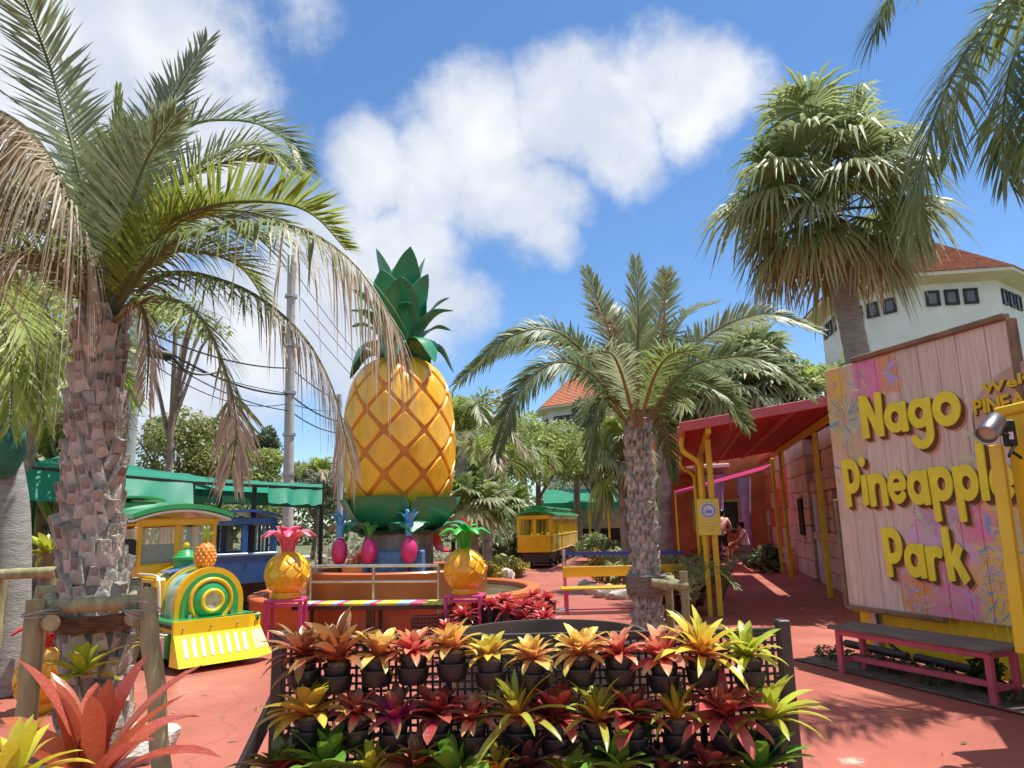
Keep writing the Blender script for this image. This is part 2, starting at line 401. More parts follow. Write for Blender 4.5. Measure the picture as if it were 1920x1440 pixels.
# large white hall behind the sign
c1 = P(1740, 640, 38)
def az_to(k, n=12): return 0
hc = V((22.4, 38, 0))
t = hall('white octagonal hall with terracotta tiled cone roof behind the wooden sign', hc, 4.9, 12.5, 16.8, 1.0, 34, WHITE, ROOF1,
         [(k, x) for k in range(3, 8) for x in (.22, .45, .68)], 11.75, .66, .52, math.radians(14), n=8)
hc2 = V((8.7, 72, 0))
hall('distant grey octagonal hall with bright orange roof between the palms', hc2, 5.9, 12.0, 18.4, .9, 34, GREYW, ROOF2,
     [(k, x) for k in (3, 4, 5, 6, 7) for x in (.2, .38, .56, .74)], 11.0, .7, .62, math.radians(30), n=8)

# ------------------------------------------------------------------ utility poles and wires
CONC = M('pole_concrete', (.42, .42, .40), .85, .12, 2, .2, 40, dirt=(.22, .22, .21), dscale=1.2)
STEEL = M('galvanised_steel', (.45, .46, .47), .4, .1, metal=.7); BLACK = M('black_plastic', (.012, .012, .013), .5, .3, 8)
def pole(label, base, top, r0, r1, bands):
    t = thing('utility_pole', label, 'utility pole', base); d = top-base
    MB().tube([V((0, 0, 0)), d], [r0, r1], 16).build('shaft', CONC, t, 40)
    for u in bands:
        MB().tube([d*u, d*u+V((0, 0, .09))], r0*1.16, 16).build('band', STEEL, t, 40)
    if False:
        for u in (.88, .95):
            MB().bar(d*u+V((-.45, -.18, 0)), d*u+V((.45, -.18, 0)), .08, .08).build('crossarm', STEEL, t)
    return t
a = P(541, 1000, 22); a.z = 0; b = P(547, 480, 22)
pole('tall grey concrete utility pole behind the green tent', a, b, .17, .125, (.3, .42, .55, .7, .86))
a = P(232, 960, 15.5); a.z = 0; b = P(258, 600, 15.5)
pole('pale thick utility pole right behind the shaggy palm trunk', a, b, .17, .14, (.7, .9))
a = P(640, 960, 27); a.z = 0; b = P(636, 740, 27)
pole('slim grey utility pole beside the giant pineapple', a, b, .12, .1, (.8,))
def wire(label, a, b, sag, r, n=18, grp='overhead wires'):
    pts = [a.lerp(b, i/n)-V((0, 0, sag*4*(i/n)*(1-i/n))) for i in range(n+1)]
    return tag(MB().tube(pts, r, 5).build('overhead_wire', BLACK), label, 'wire', grp)
WI = -1
W4 = 'black overhead wires running between the utility poles'
for (x0, y0, Y0, x1, y1, Y1, s, r) in [(255, 612, 15.4, 545, 690, 22, .25, .022), (256, 620, 15.4, 544, 740, 22, .35, .028), (257, 640, 15.4, 543, 770, 22, .3, .016),
        (255, 650, 15.4, 543, 738, 22, .15, .012), (256, 660, 15.4, 543, 756, 22, .5, .012),
        (545, 690, 22, 637, 752, 27, .1, .02), (544, 740, 22, 637, 790, 27, .15, .026), (543, 770, 22, 637, 812, 27, .15, .02), (543, 756, 22, 637, 770, 27, .1, .012),
        (-40, 100, 9, 255, 250, 15, .2, .012), (-40, 140, 9, 255, 300, 15, .2, .012), (560, 520, 22, 700, 700, 30, .1, .012), (565, 560, 22, 710, 730, 30, .1, .012), (570, 600, 22, 700, 745, 30, .1, .012),
        (548, 500, 22, 255, 330, 14, .5, .01)]:
    WI += 1; g_ = 0 if WI < 5 else 1 if WI < 9 else 2 if WI < 11 else 3 if WI < 14 else 4
    wire(['%s black wire between the pale thick pole and the tall grey pole', '%s black wire from the tall grey pole to the slim pole', '%s thin wire crossing the sky at the upper left', '%s thin wire slanting down right of the tall grey pole', '%s thin wire from the tall grey pole top to the left'][g_] % ordn(WI-(0, 5, 9, 11, 14)[g_]) if g_ < 4 else 'thin wire from the tall grey pole top running left behind the palm', P(x0, y0, Y0), P(x1, y1, Y1), s, r)
p = P(298, 664, 16.2)
t = thing('cable_closure', 'black cable junction box hanging on the wires beside the palm', 'cable box', p, math.radians(35))
MB().lathe([(.02, -.3), (.1, -.28), (.12, -.2), (.12, .2), (.1, .28), (.02, .3)], 12, R=Matrix.Rotation(math.radians(95), 3, 'Y')).build('casing', BLACK, t, 40)
MB().tube(crv([V((.28, 0, -.02)), V((.6, .1, -.3)), V((1., .2, -.35)), V((1.5, .3, -.2))], 12), .03, 6).build('cable', BLACK, t)
# ------------------------------------------------------------------ giant pineapple
PC = P(748, 985, 13); PC = V((PC.x, 13, 0))
AMBER = M('amber_fibreglass', (.88, .47, .025), .34, .10, 2.2, .35, 9, coat=.3, dirt=(.58, .34, .03), dscale=3.5, damt=.6, rand=.09, stretch=(1.6, 1.6, .45))
AMBER_Y = M('yellow_green_fibreglass', (.70, .42, .02), .34, .10, 2.2, .35, 9, coat=.3, rand=.05)
GROOVE = M('burnt_orange_fibreglass', (.62, .20, .025), .4, .15, 3, .2, 12, coat=.2)
DGREEN = M('green_painted_sheet', (.024, .22, .10), .38, .2, 1.5, .12, 10, coat=.25, dirt=(.03, .17, .09), dscale=2)
DGREEN_IN = M('dark_green_sheet', (.012, .07, .035), .45, .2, 2)
GP = thing('giant_pineapple', 'giant yellow pineapple monument with green metal crown above the orange fountain', 'monument', (PC.x, PC.y, 0), math.radians(4))
PROF = [(1.42, .40), (1.58, .62), (1.75, .80), (2.0, .93), (2.4, 1.0), (2.8, 1.03), (3.2, 1.02), (3.6, .985), (3.95, .91), (4.2, .79), (4.38, .63), (4.5, .42), (4.56, .2)]
def prad(z):
    for (z0, r0), (z1, r1) in zip(PROF, PROF[1:]):
        if z <= z1:
            u = max(0, (z-z0)/(z1-z0)); return r0+(r1-r0)*u
    return PROF[-1][1]
def prs(z): return .965*(prad(z-.08)+prad(z)*2+prad(z+.08))/4
MB().lathe([(prs(1.42+3.14*i/40), 1.42+3.14*i/40) for i in range(41)], 54).build('body', GROOVE, GP, 60)
NC = 9; STEP = .375
for row in range(9):
    zc = 1.58+row*STEP; hz = STEP*.895; ha = math.pi/NC*.905; K = 6
    def pt(u, v, out):            # u, v in -1..1 on the diamond's edges
        th = (u-v)*.5*ha; z = min(4.53, max(1.43, zc+(u+v)*.5*hz)); r = prs(z)+out
        return V((r*math.cos(th), r*math.sin(th), z))
    m = MB(); vs = []; N = K+3
    cs = [-1.0, -.985]+[-.93+1.86*i/(K-2) for i in range(K-1)]+[.985, 1.0]
    N = len(cs)
    for i, u in enumerate(cs):
        for j, v in enumerate(cs):
            e = max(abs(u), abs(v)); cr = .0
            if abs(u) > .9 and abs(v) > .9: cr = .1
            out = -.03 if e > .99 else (.016 if e > .95 else .034-.010*(1-e))
            vs.append(pt(u*(1-cr*.6), v*(1-cr*.6), out))
    m.add(vs, [(i*N+j, (i+1)*N+j, (i+1)*N+j+1, i*N+j+1) for i in range(N-1) for j in range(N-1)])
    me = m.mesh('diamond_scale', AMBER_Y if row < 2 else AMBER, 50)
    for k in range(NC):
        ob('diamond_scale', me, GP, rz=2*math.pi*(k+(row % 2)*.5)/NC)
def sheet_leaf(path, wid, fold, th=.012):
    """bent sheet metal leaf: path in the x-z plane, half widths along it"""
    n = len(path); c = crv([V((x, 0, z)) for x, z in path], 14); m = MB(); vs = []
    for side in (0, 1):
        for i, p in enumerate(c):
            u = i/14; w = grad([(a, (b, 0, 0)) for a, b in wid], u)[0]
            t = (c[min(14, i+1)]-c[max(0, i-1)]).normalized(); nr = V((-t.z, 0, t.x))
            for k in (-1, -.5, 0, .5, 1):
                vs.append(p+V((0, w*k, 0))+nr*(abs(k)*w*fold-side*th))
    A = 15*5; fs = []
    for i in range(14):
        for k in range(4):
            a = i*5+k; fs.append((a, a+5, a+6, a+1)); fs.append((A+a, A+a+1, A+a+6, A+a+5))
    for i in range(14):
        fs.append((i*5, A+i*5, A+i*5+5, i*5+5)); fs.append((i*5+4, i*5+9, A+i*5+9, A+i*5+4))
    m.add(vs, fs); return m
random.seed(5)
WL = [(0, .6), (.35, 1), (.7, .8), (.9, .4), (1, .02)]
def ring(name, n, off, path, w, fold, wl=WL, m=None, jit=.1):
    me = sheet_leaf(path, [(a, b*w) for a, b in wl], fold).mesh(name, m or DGREEN, 40)
    for k in range(n):
        o_ = ob(name, me, GP, rz=2*math.pi*(k+off)/n+random.uniform(-jit, jit)); s_ = random.uniform(.94, 1.05); o_.scale = (s_, 1, random.uniform(.985, 1.01))
# crown: drooping collar, spreading ring, upright spears
ring('crown_leaf', 7, .12, [(.25, 4.5), (.5, 4.78), (.78, 4.72), (.98, 4.28)], .27, -.12)
ring('crown_leaf', 6, .6, [(.22, 4.55), (.42, 5.0), (.72, 5.28), (1.08, 5.3)], .17, .3)
ring('crown_leaf', 4, .13, [(.2, 4.6), (.36, 5.15), (.62, 5.6), (.92, 5.86)], .36, .12)
ring('crown_leaf', 4, .70, [(.16, 4.7), (.28, 5.3), (.40, 5.8), (.56, 6.2)], .42, .10)
ring('crown_leaf', 4, .22, [(.1, 4.8), (.2, 5.6), (.34, 6.1), (.50, 6.60)], .34, .14)
MB().lathe([(.36, 4.45), (.33, 4.8), (.22, 5.3), (.1, 5.8)], 14).build('crown_core', DGREEN_IN, GP, 60)
# cup of leaves under the body
ring('base_leaf', 6, .25, [(.5, 1.40), (.72, 1.52), (.88, 1.74), (1.0, 1.96)], .52, -.04, [(0, .62), (.4, .85), (.8, 1), (1, .88)], jit=0)
ring('base_leaf', 6, .75, [(.56, 1.36), (.86, 1.5), (.98, 1.56), (1.14, 1.55), (1.28, 1.38)], .36, -.1, [(0, .7), (.4, 1), (.6, .95), (.85, .5), (1, .03)], jit=0)
MB().lathe([(.3, 1.33), (.72, 1.34), (.74, 1.39), (.5, 1.44)], 32).build('base_plate', DGREEN_IN, GP, 40)
# ------------------------------------------------------------------ fountain
ORG = M('orange_paint', (.60, .155, .045), .42, .12, 1.2, .12, 25, coat=.12, dirt=(.36, .12, .06), dscale=2.2, damt=.6)
ORG2 = M('salmon_paint', (.60, .22, .12), .5, .12, 1.2, .12, 25, dirt=(.40, .2, .13), dscale=2)
PEDC = M('stained_concrete', (.42, .38, .35), .85, .25, 2.5, .4, 20, dirt=(.035, .033, .03), dscale=1.1, damt=.9, stretch=(2.4, 2.4, .35))
BLUEB = M('blue_mosaic_paint', (.08, .22, .46), .5, .4, 9, .2, 40, dirt=(.03, .06, .12), dscale=5, damt=.7)
WATER = M('greenish_water', (.10, .14, .09), .05, .3, 2, .15, 5)
FT = thing('fountain', 'round two tier orange fountain basin under the giant pineapple', 'fountain', (PC.x, PC.y, 0))
def ringwall(r, th, h, lip=.0): return [(r-th, .0), (r-th, h-.02), (r-th+.02, h), (r-.02+lip, h), (r+lip, h-.02), (r+lip, h-.07), (r, h-.09), (r, 0)]
MB().lathe(ringwall(2.46, .2, .40, .03), 72, cap=False).build('outer_basin', ORG, FT, 40)
MB().lathe(ringwall(1.56, .16, .76, .015), 64, cap=False).build('inner_basin', ORG, FT, 40)
MB().lathe([(1.55, .30), (2.28, .30)], 64, cap=False).build('outer_water', WATER, FT)
MB().lathe([(.3, .66), (1.42, .66)], 48, cap=False).build('inner_water', WATER, FT)
MB().lathe([(.62, .3), (.6, 1.34)], 40).build('pedestal', PEDC, FT, 40)
MB().box((.05, -.78, .82), (1.0, .3, .5), None, 0, .015).build('blue_plinth', BLUEB, FT)
MB().box((.0, -2.463, .2), (.12, .008, .36)).build('stain_panel', M('mossy_brown', (.16, .10, .04), .8, .4, 12), FT)
# small pink pineapple jets standing in the inner basin
PINK = M('pink_paint', (.66, .035, .20), .35, .12, 10, .3, 60, coat=.3); LBLUE = M('sky_blue_paint', (.09, .36, .72), .4, .15, 8, coat=.2); LGREEN = M('leaf_green_paint', (.05, .30, .06), .4, .2, 8, coat=.2)
def jet(px, pyb, Y, leafm, label, tall):
    b = P(px, pyb, Y); z0 = .6
    t = thing('pineapple_ornament', label, 'ornament', (b.x, Y, z0), group='pink pineapple ornaments in the fountain')
    zc = b.z-z0
    MB().tube([(0, 0, 0), (0, 0, zc)], .022, 8).build('stem', BLACK, t)
    MB().lathe([(.02, zc), (.08, zc+.04), (.125, zc+.13), (.135, zc+.22), (.12, zc+.32), (.08, zc+.40), (.04, zc+.44)], 20).build('fruit', PINK, t, 60)
    if tall: MB().tube([(0, 0, zc+.45), (0, 0, zc+.66)], [.055, .085], 10).build('neck', LBLUE, t, 60)
    zt = zc+(.64 if tall else .45); me = MB(); n = 9
    lf = MB(); c = [(0.03, 0), (.08, .1), (.13, .17), (.2, .2)]
    lm = sheet_leaf([(x, z) for x, z in c], [(0, .02), (.4, .035), (.8, .02), (1, .002)], .2, .006).mesh('leaf', leafm, 50)
    for k in range(n):
        o_ = ob('leaf', lm, t, (0, 0, zt), 2*math.pi*k/n)
        if k % 3 == 0: o_.scale = (.55, 1, 1.25)
    return t
jet(636, 1060, 12.1, LBLUE, 'pink pineapple ornament with blue crown, leftmost in the fountain', True)
jet(692, 1060, 12.0, LGREEN, 'pink pineapple ornament with green crown in the fountain', False)
jet(767, 1058, 11.9, LBLUE, 'pink pineapple ornament with blue crown before the blue plinth', True)
# railing, striped bench
INOX = M('stainless_steel', (.55, .54, .52), .28, .1, 5, metal=.9)
r0 = P(583, 1062, 10.75); r1 = P(822, 1060, 10.45)
RL = thing('handrail', 'stainless steel handrail in front of the orange basin', 'railing', (0, 0, 0))
MB().tube([r0, r1], .024, 10).build('top_rail', INOX, RL, 60)
MB().tube([r0-V((0, 0, .22)), r1-V((0, 0, .22))], .017, 10).build('mid_rail', INOX, RL, 60)
for u in (0, .5, 1):
    p = r0.lerp(r1, u); MB().tube([p, V((p.x, p.y, 0))], .022, 10).build('post', INOX, RL, 60)
s0 = P(546, 1130, 10.25); s1 = P(843, 1124, 9.95); z = .44
s0.z = s1.z = z; d = (s1-s0); L = d.length; d.normalize(); nb = V((-d.y, d.x, 0))
SB = thing('striped_bench', 'long bench with pastel striped slat seat before the orange fountain', 'bench', (0, 0, 0))
cols = [(.70, .60, .06), (.62, .62, .12), (.30, .55, .75), (.62, .10, .20), (.45, .60, .12), (.72, .62, .05)]
BR = M('dark_brown_steel', (.05, .028, .022), .5, .2)
nS = 24
for i in range(nS):
    cc = cols[[0, 0, 2, 3, 4, 0, 2, 3, 4, 0, 0, 2, 3, 4, 0, 0, 2, 2, 3, 3, 4, 0, 4, 0][i]]
    mm = M('bench_slat_%02d' % cols.index(cc), cc, .5, .12, 5, dirt=tuple(x*.6 for x in cc))
    MB().box(s0+d*(L*(i+.5)/nS)+nb*.19, (L/nS-.004, .38, .035), Matrix((d, nb, V((0, 0, 1)))).transposed(), 0, .006).build('slat', mm, SB)
fr = MB()
for o_ in (.03, .35): fr.bar(s0+nb*o_-V((0, 0, .045)), s1+nb*o_-V((0, 0, .045)), .04, .05)
fr.build('frame', BR, SB)
for u in (.07, .52, .97):
    for o_ in (.03, .35):
        p = s0+d*(L*u)+nb*o_; MB().box((p.x, p.y, .18), (.045, .045, .36), None, 0, .004).build('leg', BR, SB)
# stools with plain pineapple statues
HOTP = M('hot_pink_paint', (.60, .05, .24), .4, .12, 6, coat=.2, dirt=(.4, .06, .2))
YEL = M('glossy_yellow_fibreglass', (.84, .47, .015), .35, .06, 4, coat=.5); YEL2 = M('deep_yellow_fibreglass', (.80, .40, .015), .35, .1, 4, coat=.5)
STG = M('glossy_green_fibreglass', (.04, .42, .05), .28, .1, 5, coat=.5); STP = M('glossy_pink_fibreglass', (.74, .12, .22), .28, .1, 5, coat=.5)
def stool(c, h, w, dp, rz, label):
    t = thing('display_stool', label, 'stool', (c.x, c.y, 0), rz, 'pink stools under the statues')
    MB().box((0, 0, h-.02), (w, dp, .04), None, 0, .008).build('top', HOTP, t)
    for x in (-1, 1):
        for y in (-1, 1): MB().box((x*(w/2-.03), y*(dp/2-.03), (h-.04)/2), (.05, .05, h-.04), None, 0, .005).build('leg', HOTP, t)
    MB().box((0, -dp/2+.03, h-.07), (w-.1, .03, .04)).build('apron', HOTP, t)
def statue(c, h0, H, R, leafm, label, grp='pineapple statues'):
    t = thing('pineapple_statue', label, 'statue', (c.x, c.y, h0), random.uniform(0, 1), grp)
    zb = .07*H; hb = .62*H
    prof = [(.22, .0), (.62, .05), (.88, .2), (1, .42), (.95, .62), (.78, .8), (.5, .93), (.2, 1)]
    MB().lathe([(R*.62, 0), (R*.66, .02), (R*.6, zb+.02), (R*.3, zb+.03)], 24).build('foot', YEL2, t, 50)
    MB().lathe([(r*R, zb+u*hb) for r, u in prof], 32).build('body', YEL, t, 70)
    NCc = 8
    for row in range(5):
        zc = .16+row*.165; m = MB(); vs = []
        def rr(u):
            for (r0_, u0), (r1_, u1) in zip(prof, prof[1:]):
                if u <= u1: return r0_+(r1_-r0_)*(u-u0)/(u1-u0)
            return .2
        cs = (-1, -.86, 0, .86, 1)
        for u in cs:
            for v in cs:
                th = (u-v)*.5*math.pi/NCc*.88; zz = min(.97, max(.03, zc+(u+v)*.5*.145)); e = max(abs(u), abs(v))
                r = rr(zz)*R+(-.012 if e > .9 else .012); vs.append((r*math.cos(th), r*math.sin(th), zb+zz*hb))
        m.add(vs, [(i*5+j, i*5+5+j, i*5+6+j, i*5+1+j) for i in range(4) for j in range(4)])
        me = m.mesh('scale', YEL2 if row % 2 else YEL, 60)
        for k in range(NCc): ob('scale', me, t, rz=2*math.pi*(k+(row % 2)*.5)/NCc)
    zt = zb+hb-.03; s_ = R/.29
    l1 = sheet_leaf([(.03*s_, 0), (.08*s_, .2*s_), (.24*s_, .31*s_), (.38*s_, .22*s_)], [(0, .05*s_), (.4, .075*s_), (.8, .06*s_), (1, .015)], -.35, .015).mesh('crown_leaf', leafm, 60)
    l2 = sheet_leaf([(.02*s_, 0), (.03*s_, .2*s_), (.08*s_, .34*s_), (.2*s_, .36*s_)], [(0, .05*s_), (.4, .07*s_), (.8, .05*s_), (1, .01)], -.3, .015).mesh('crown_leaf', leafm, 60)
    for k in range(7): ob('crown_leaf', l1, t, (0, 0, zt), 2*math.pi*k/7)
    for k in range(4): ob('crown_leaf', l2, t, (0, 0, zt), 2*math.pi*(k+.5)/4)
    return t
cL = P(537, 1122, 9.9); cR = P(872, 1114, 10.1)
stool(cL, cL.z, .5, .42, .1, 'hot pink metal stool carrying the pineapple with pink crown')
stool(cR, cR.z, .52, .42, -.12, 'hot pink metal stool carrying the pineapple with green crown')
statue(cL, cL.z, .90, .29, STP, 'glossy yellow pineapple statue with pink crown on a pink stool')
statue(cR, cR.z, .90, .28, STG, 'glossy yellow pineapple statue with green crown on a pink stool')
c = G(100, 1290); c = V((-4.12, 6.5, 0))
statue(c, 0.0, .78, .19, M('glossy_red_fibreglass', (.6, .02, .02), .3, .1, coat=.4), 'orange pineapple statue with red crown half hidden behind the shaggy palm')
# red petal sculpture behind the right statue
RED = M('glossy_red_paint', (.62, .012, .02), .28, .1, 4, coat=.5)
p = P(850, 1015, 13.6)
t = thing('red_petal_sculpture', 'glossy red split petal sculpture behind the pineapple statue with green crown', 'sculpture', (p.x, p.y, 0))
MB().tube([(0, 0, 0), (0, 0, p.z)], .04, 8).build('stem', BLACK, t)
for a, s_ in ((math.pi*.97, 1), (.1, .9)):
    o_ = sheet_leaf([(.04, -.1), (.2, 0), (.26, .3), (.16, .52)], [(0, .06), (.4, .26), (.75, .22), (1, .03)], -.35, .03).build('petal', RED, t, 60, (0, 0, p.z-.05), a); o_.scale = (s_,)*3
# ------------------------------------------------------------------ little trains
TY = M('train_yellow', (.74, .44, .012), .26, .06, 2, coat=.5, dirt=(.5, .28, .02), dscale=3, damt=.3)
TYB = M('train_bright_yellow', (.82, .60, .012), .24, .05, 2, coat=.5)
TG = M('train_green', (.025, .33, .10), .28, .1, 3, coat=.5); TDK = M('train_dark_brown', (.035, .02, .018), .45, .2)
TW = M('train_white', (.75, .73, .70), .35, .05, coat=.3); TPNK = M('train_pale_pink', (.68, .52, .50), .4, .05)
TB = M('train_blue', (.02, .10, .34), .28, .1, 3, coat=.4); TLB = M('train_light_blue', (.30, .45, .68), .3, .1, coat=.4)
TYRE = M('tyre_rubber', (.03, .03, .032), .8, .2); GREYR = M('grey_rim', (.22, .23, .2), .5, .2)
GLS = MGlass('clear_acrylic', (.75, .85, .85), .22); SEAT = M('dark_seat_vinyl', (.03, .035, .05), .5, .2)
def decal():
    m = bpy.data.materials.new('boiler_artwork'); m.use_nodes = True; q = NT(m.node_tree); b = m.node_tree.nodes['Principled BSDF']
    tc = q.n('ShaderNodeTexCoord'); n = q.n('ShaderNodeTexNoise'); n.inputs['Scale'].default_value = 3.2; n.inputs['Distortion'].default_value = 1.5; n.inputs['Detail'].default_value = 3
    q.l(tc.outputs['Object'], n.inputs['Vector'])
    cr = q.n('ShaderNodeValToRGB'); e = cr.color_ramp.elements; cr.color_ramp.interpolation = 'EASE'
    for p_, c_ in ((.3, (.08, .38, .12)), (.42, (.30, .50, .10)), (.5, (.12, .45, .42)), (.6, (.35, .60, .70)), (.72, (.55, .68, .30))):
        x = e.new(p_); x.color = (*c_, 1)
    e.remove(e[0]); e.remove(e[-1])
    q.l(n.outputs['Fac'], cr.inputs[0]); q.l(cr.outputs[0], b.inputs['Base Color']); b.inputs['Roughness'].default_value = .22; b.inputs['Coat Weight'].default_value = .5
    return m
DEC = decal()
def arch(w, s, x0, x1, z0, n=18, th=None):
    """arch prism along x: half width w, straight side s, from z0"""
    pts = [(-w, z0)]+[(-w*math.cos(math.pi*i/n), z0+s+w*math.sin(math.pi*i/n)) for i in range(n+1)]+[(w, z0)]
    k = len(pts); m = MB()
    m.add([(x0, y, z) for y, z in pts]+[(x1, y, z) for y, z in pts], [tuple(range(k-1, -1, -1)), tuple(range(k, 2*k))]+[(i, (i+1) % k, k+(i+1) % k, k+i) for i in range(k)])
    return m
def RX(): return Matrix.Rotation(math.pi/2, 3, 'Y')
def ringx(x, z, r, tr, n=36):
    return MB().lathe([(r+tr*math.cos(a), tr*math.sin(a)) for a in [2*math.pi*i/10 for i in range(11)]], n, (x, 0, z), R=RX(), cap=False)
def wheel(t, x, y, r, sgn):
    w = MB().lathe([(r*.8, -.03), (r, -.03), (r, .03), (r*.8, .03)], 28, (x, y, r), R=Matrix.Rotation(math.pi/2, 3, 'X'), cap=False)
    w.lathe([(0, .0), (r*.82, 0)], 28, (x, y, r), R=Matrix.Rotation(math.pi/2, 3, 'X'), cap=False)
    wo = w.build('wheel', GREYR, t, 40)
    sp = MB()
    for k in range(8):
        a = math.pi*k/4; sp.bar(V((x, y+sgn*.02, r)), V((x+math.cos(a)*r*.8, y+sgn*.02, r+math.sin(a)*r*.8)), .035, .03)
    sp.lathe([(0, -.04), (.035, -.04), (.035, .04), (0, .04)], 12, (x, y, r), R=Matrix.Rotation(math.pi/2, 3, 'X'), cap=False)
    sp.build('spokes', TY, wo)
def roof_arch(L0, L1, W, z, rise, th, n=14):
    m = MB(); vs = []
    for x in (L0, L1):
        for k in (0, 1):
            for i in range(n+1):
                u = i/n*2-1; vs.append((x, u*W, z+rise*(1-u*u)+(th if k else 0)))
    A = n+1; fs = []
    for i in range(n):
        fs += [(A+i, A+i+1, 3*A+i+1, 3*A+i), (i, 2*A+i, 2*A+i+1, i+1), (i, i+1, A+i+1, A+i), (2*A+i, 3*A+i, 3*A+i+1, 2*A+i+1)]
    fs += [(0, A, 3*A, 2*A), (n, 2*A+n, 3*A+n, A+n)]
    m.add(vs, fs); return m
LX, LY = -3.33, 8.35
LO = thing('toy_locomotive', 'yellow and green park train locomotive with round boiler front beside the shaggy palm', 'train', (LX, LY, 0), math.radians(-45))
# plow
pl = MB(); zt, zm, zb = .52, .38, .07
top = [(-.06, -.50), (0, -.50), (0, .34), (-.10, .52), (-.16, .52)]; bot = [(-.02, -.52), (.2, -.50), (.2, .34), (.06, .60), (-.1, .60)]
pl.add([(x, y, zt) for x, y in top]+[(x, y, zm) for x, y in top]+[(x, y, zb) for x, y in bot],
       [(4, 3, 2, 1, 0)]+[(i, i+1, 6+i, 5+i) for i in range(4)]+[(5+i, 6+i, 11+i, 10+i) for i in range(4)]+[(10, 11, 12, 13, 14), (0, 5, 9, 4), (5, 10, 14, 9)])
PLO = pl.build('plow', TYB, LO)
def slot(p0, p1, wv, nr):
    m = MB(); vs = []; n = 6
    d_ = (p1-p0); L_ = d_.length; d_.normalize(); hw = wv.length; w_ = wv.normalized(); pts = []
    for i in range(n+1): a = math.pi*i/n; pts.append(p0+d_*hw+w_*math.cos(a)*hw-d_*math.sin(a)*hw)
    for i in range(n+1): a = math.pi*i/n; pts.append(p1-d_*hw-w_*math.cos(a)*hw+d_*math.sin(a)*hw)
    k = len(pts); m.add([p+nr*.006 for p in pts]+[p-nr*.004 for p in pts], [tuple(range(k))]+[(i, k+i, k+(i+1) % k, (i+1) % k) for i in range(k)])
    m.build('white_slot', TW, PLO)
nr = V((zm-zb, 0, .2)).normalized()
for i in range(8):
    y = -.40+i*.094; f0 = lambda z: .2*(zm-z)/(zm-zb)
    slot(V((f0(.345), y, .345)), V((f0(.15), y, .15)), V((0, .021, 0)), nr)
for i in range(4):
    u = .18+i*.22; a = V((0, .34, zm)).lerp(V((-.10, .52, zm)), u); b = V((.2, .34, zb)).lerp(V((.06, .60, zb)), u)
    nn = (V((-.10, .18, 0))).cross(b-a).normalized(); nn = -nn if nn.x < 0 else nn
    slot(a.lerp(b, .12), a.lerp(b, .74), V((-.10, .18, 0)).normalized()*.016, nn)
for y in (-.4, -.1, .2):
    MB().ball((.003, y, .45), .012, 8, 6).build('bolt', STEEL, PLO)
MB().box((-1.32, 0, .27), (2.55, .88, .36), None, 0, .01).build('chassis', TDK, LO)
for (x0, x1) in ((-.34, -.0), (-.95, -.72), (-1.9, -1.42), (-2.55, -2.3)):
    pass
MB().box((-1.25, -.452, .31), (2.2, .02, .24), None, 0, .006).build('side_panel', TY, LO)
MB().box((-1.36, 0, .495), (2.62, 1.0, .05), None, 0, .012).build('running_board', TG, LO)
MB().box((-1.36, 0, .455), (2.6, .97, .02)).build('board_trim', TDK, LO)
for x in (-.55, -1.18, -2.1):
    for s_ in (-1, 1): wheel(LO, x, s_*.475, .2, s_)
st = MB().box((-.20, -.50, .27), (.2, .10, .24), None, 0, .012).build('step_box', TPNK, LO)
MB().box((-.095, -.50, .27), (.02, .11, .25), None, 0, .004).build('step_cap', TG, st)
# boiler
B0, BW, BS, BZ = -.30, .37, .15, .52
arch(BW, BS, -1.34, B0-.06, BZ).build('boiler', DEC, LO, 40)
for x, w_ in ((B0, .09), (-.74, .07), (-1.3, .12)):
    arch(BW+.022, BS, x-w_, x, BZ).build('boiler_band', TY, LO, 40)
arch(BW-.045, BS, B0-.02, B0+.014, BZ).build('front_plate', TG, LO, 40)
MB().box((-1.02, -.1, 1.035), (.34, .36, .012), Matrix.Rotation(math.radians(14), 3, 'X')).build('decal_panel', M('blue_red_artwork', (.10, .22, .55), .25, .5, 5, dirt=(.6, .06, .05), dscale=3, damt=1), LO)
zc = BZ+BS+.02
ringx(B0+.02, zc, .235, .026).build('ring', TY, LO, 60)
ds = MB().lathe([(.22, .0), (.15, .05), (.1, .055)], 36, (B0+.015, 0, zc), R=RX(), cap=False).build('dish', TG, LO, 60)
ringx(B0+.075, zc, .115, .022).build('ring', TYB, LO, 60)
MB().lathe([(0, .0), (.1, .0)], 28, (B0+.07, 0, zc), R=RX(), cap=False).build('lamp_glass', M('lamp_lens', (.45, .5, .42), .1, .3, 12), LO)
for y in (-.24, .24): MB().tube([(B0+.0, y, BZ+.02), (B0+.05, y, BZ+.02)], .022, 10).build('clamp', INOX, LO)
# grille housing on the visible side
gb = MB().box((-.98, -.43, .74), (.56, .15, .42), None, 0, .02).build('grille_housing', TY, LO)
MB().box((-.98, -.508, .73), (.44, .02, .33), None, 0, .02).build('grille', BLACK, gb)
for i in range(9):
    for x in (-1.1, -.86): MB().box((x, -.52, .61+i*.03), (.13, .006, .012)).build('louvre', TYB, gb)
MB().lathe([(0, .0), (.035, .0), (.03, .012), (0, .014)], 14, (-.98, -.519, .74), R=Matrix.Rotation(math.pi/2, 3, 'X')).build('badge', TYB, gb)
rail = crv([V((-1.3, -.47, .98)), V((-.75, -.47, .98)), V((-.62, -.47, .92)), V((-.6, -.46, .75)), V((-.6, -.45, .53))], 16)
MB().tube(rail, .014, 8).build('handrail', TW, LO, 60)
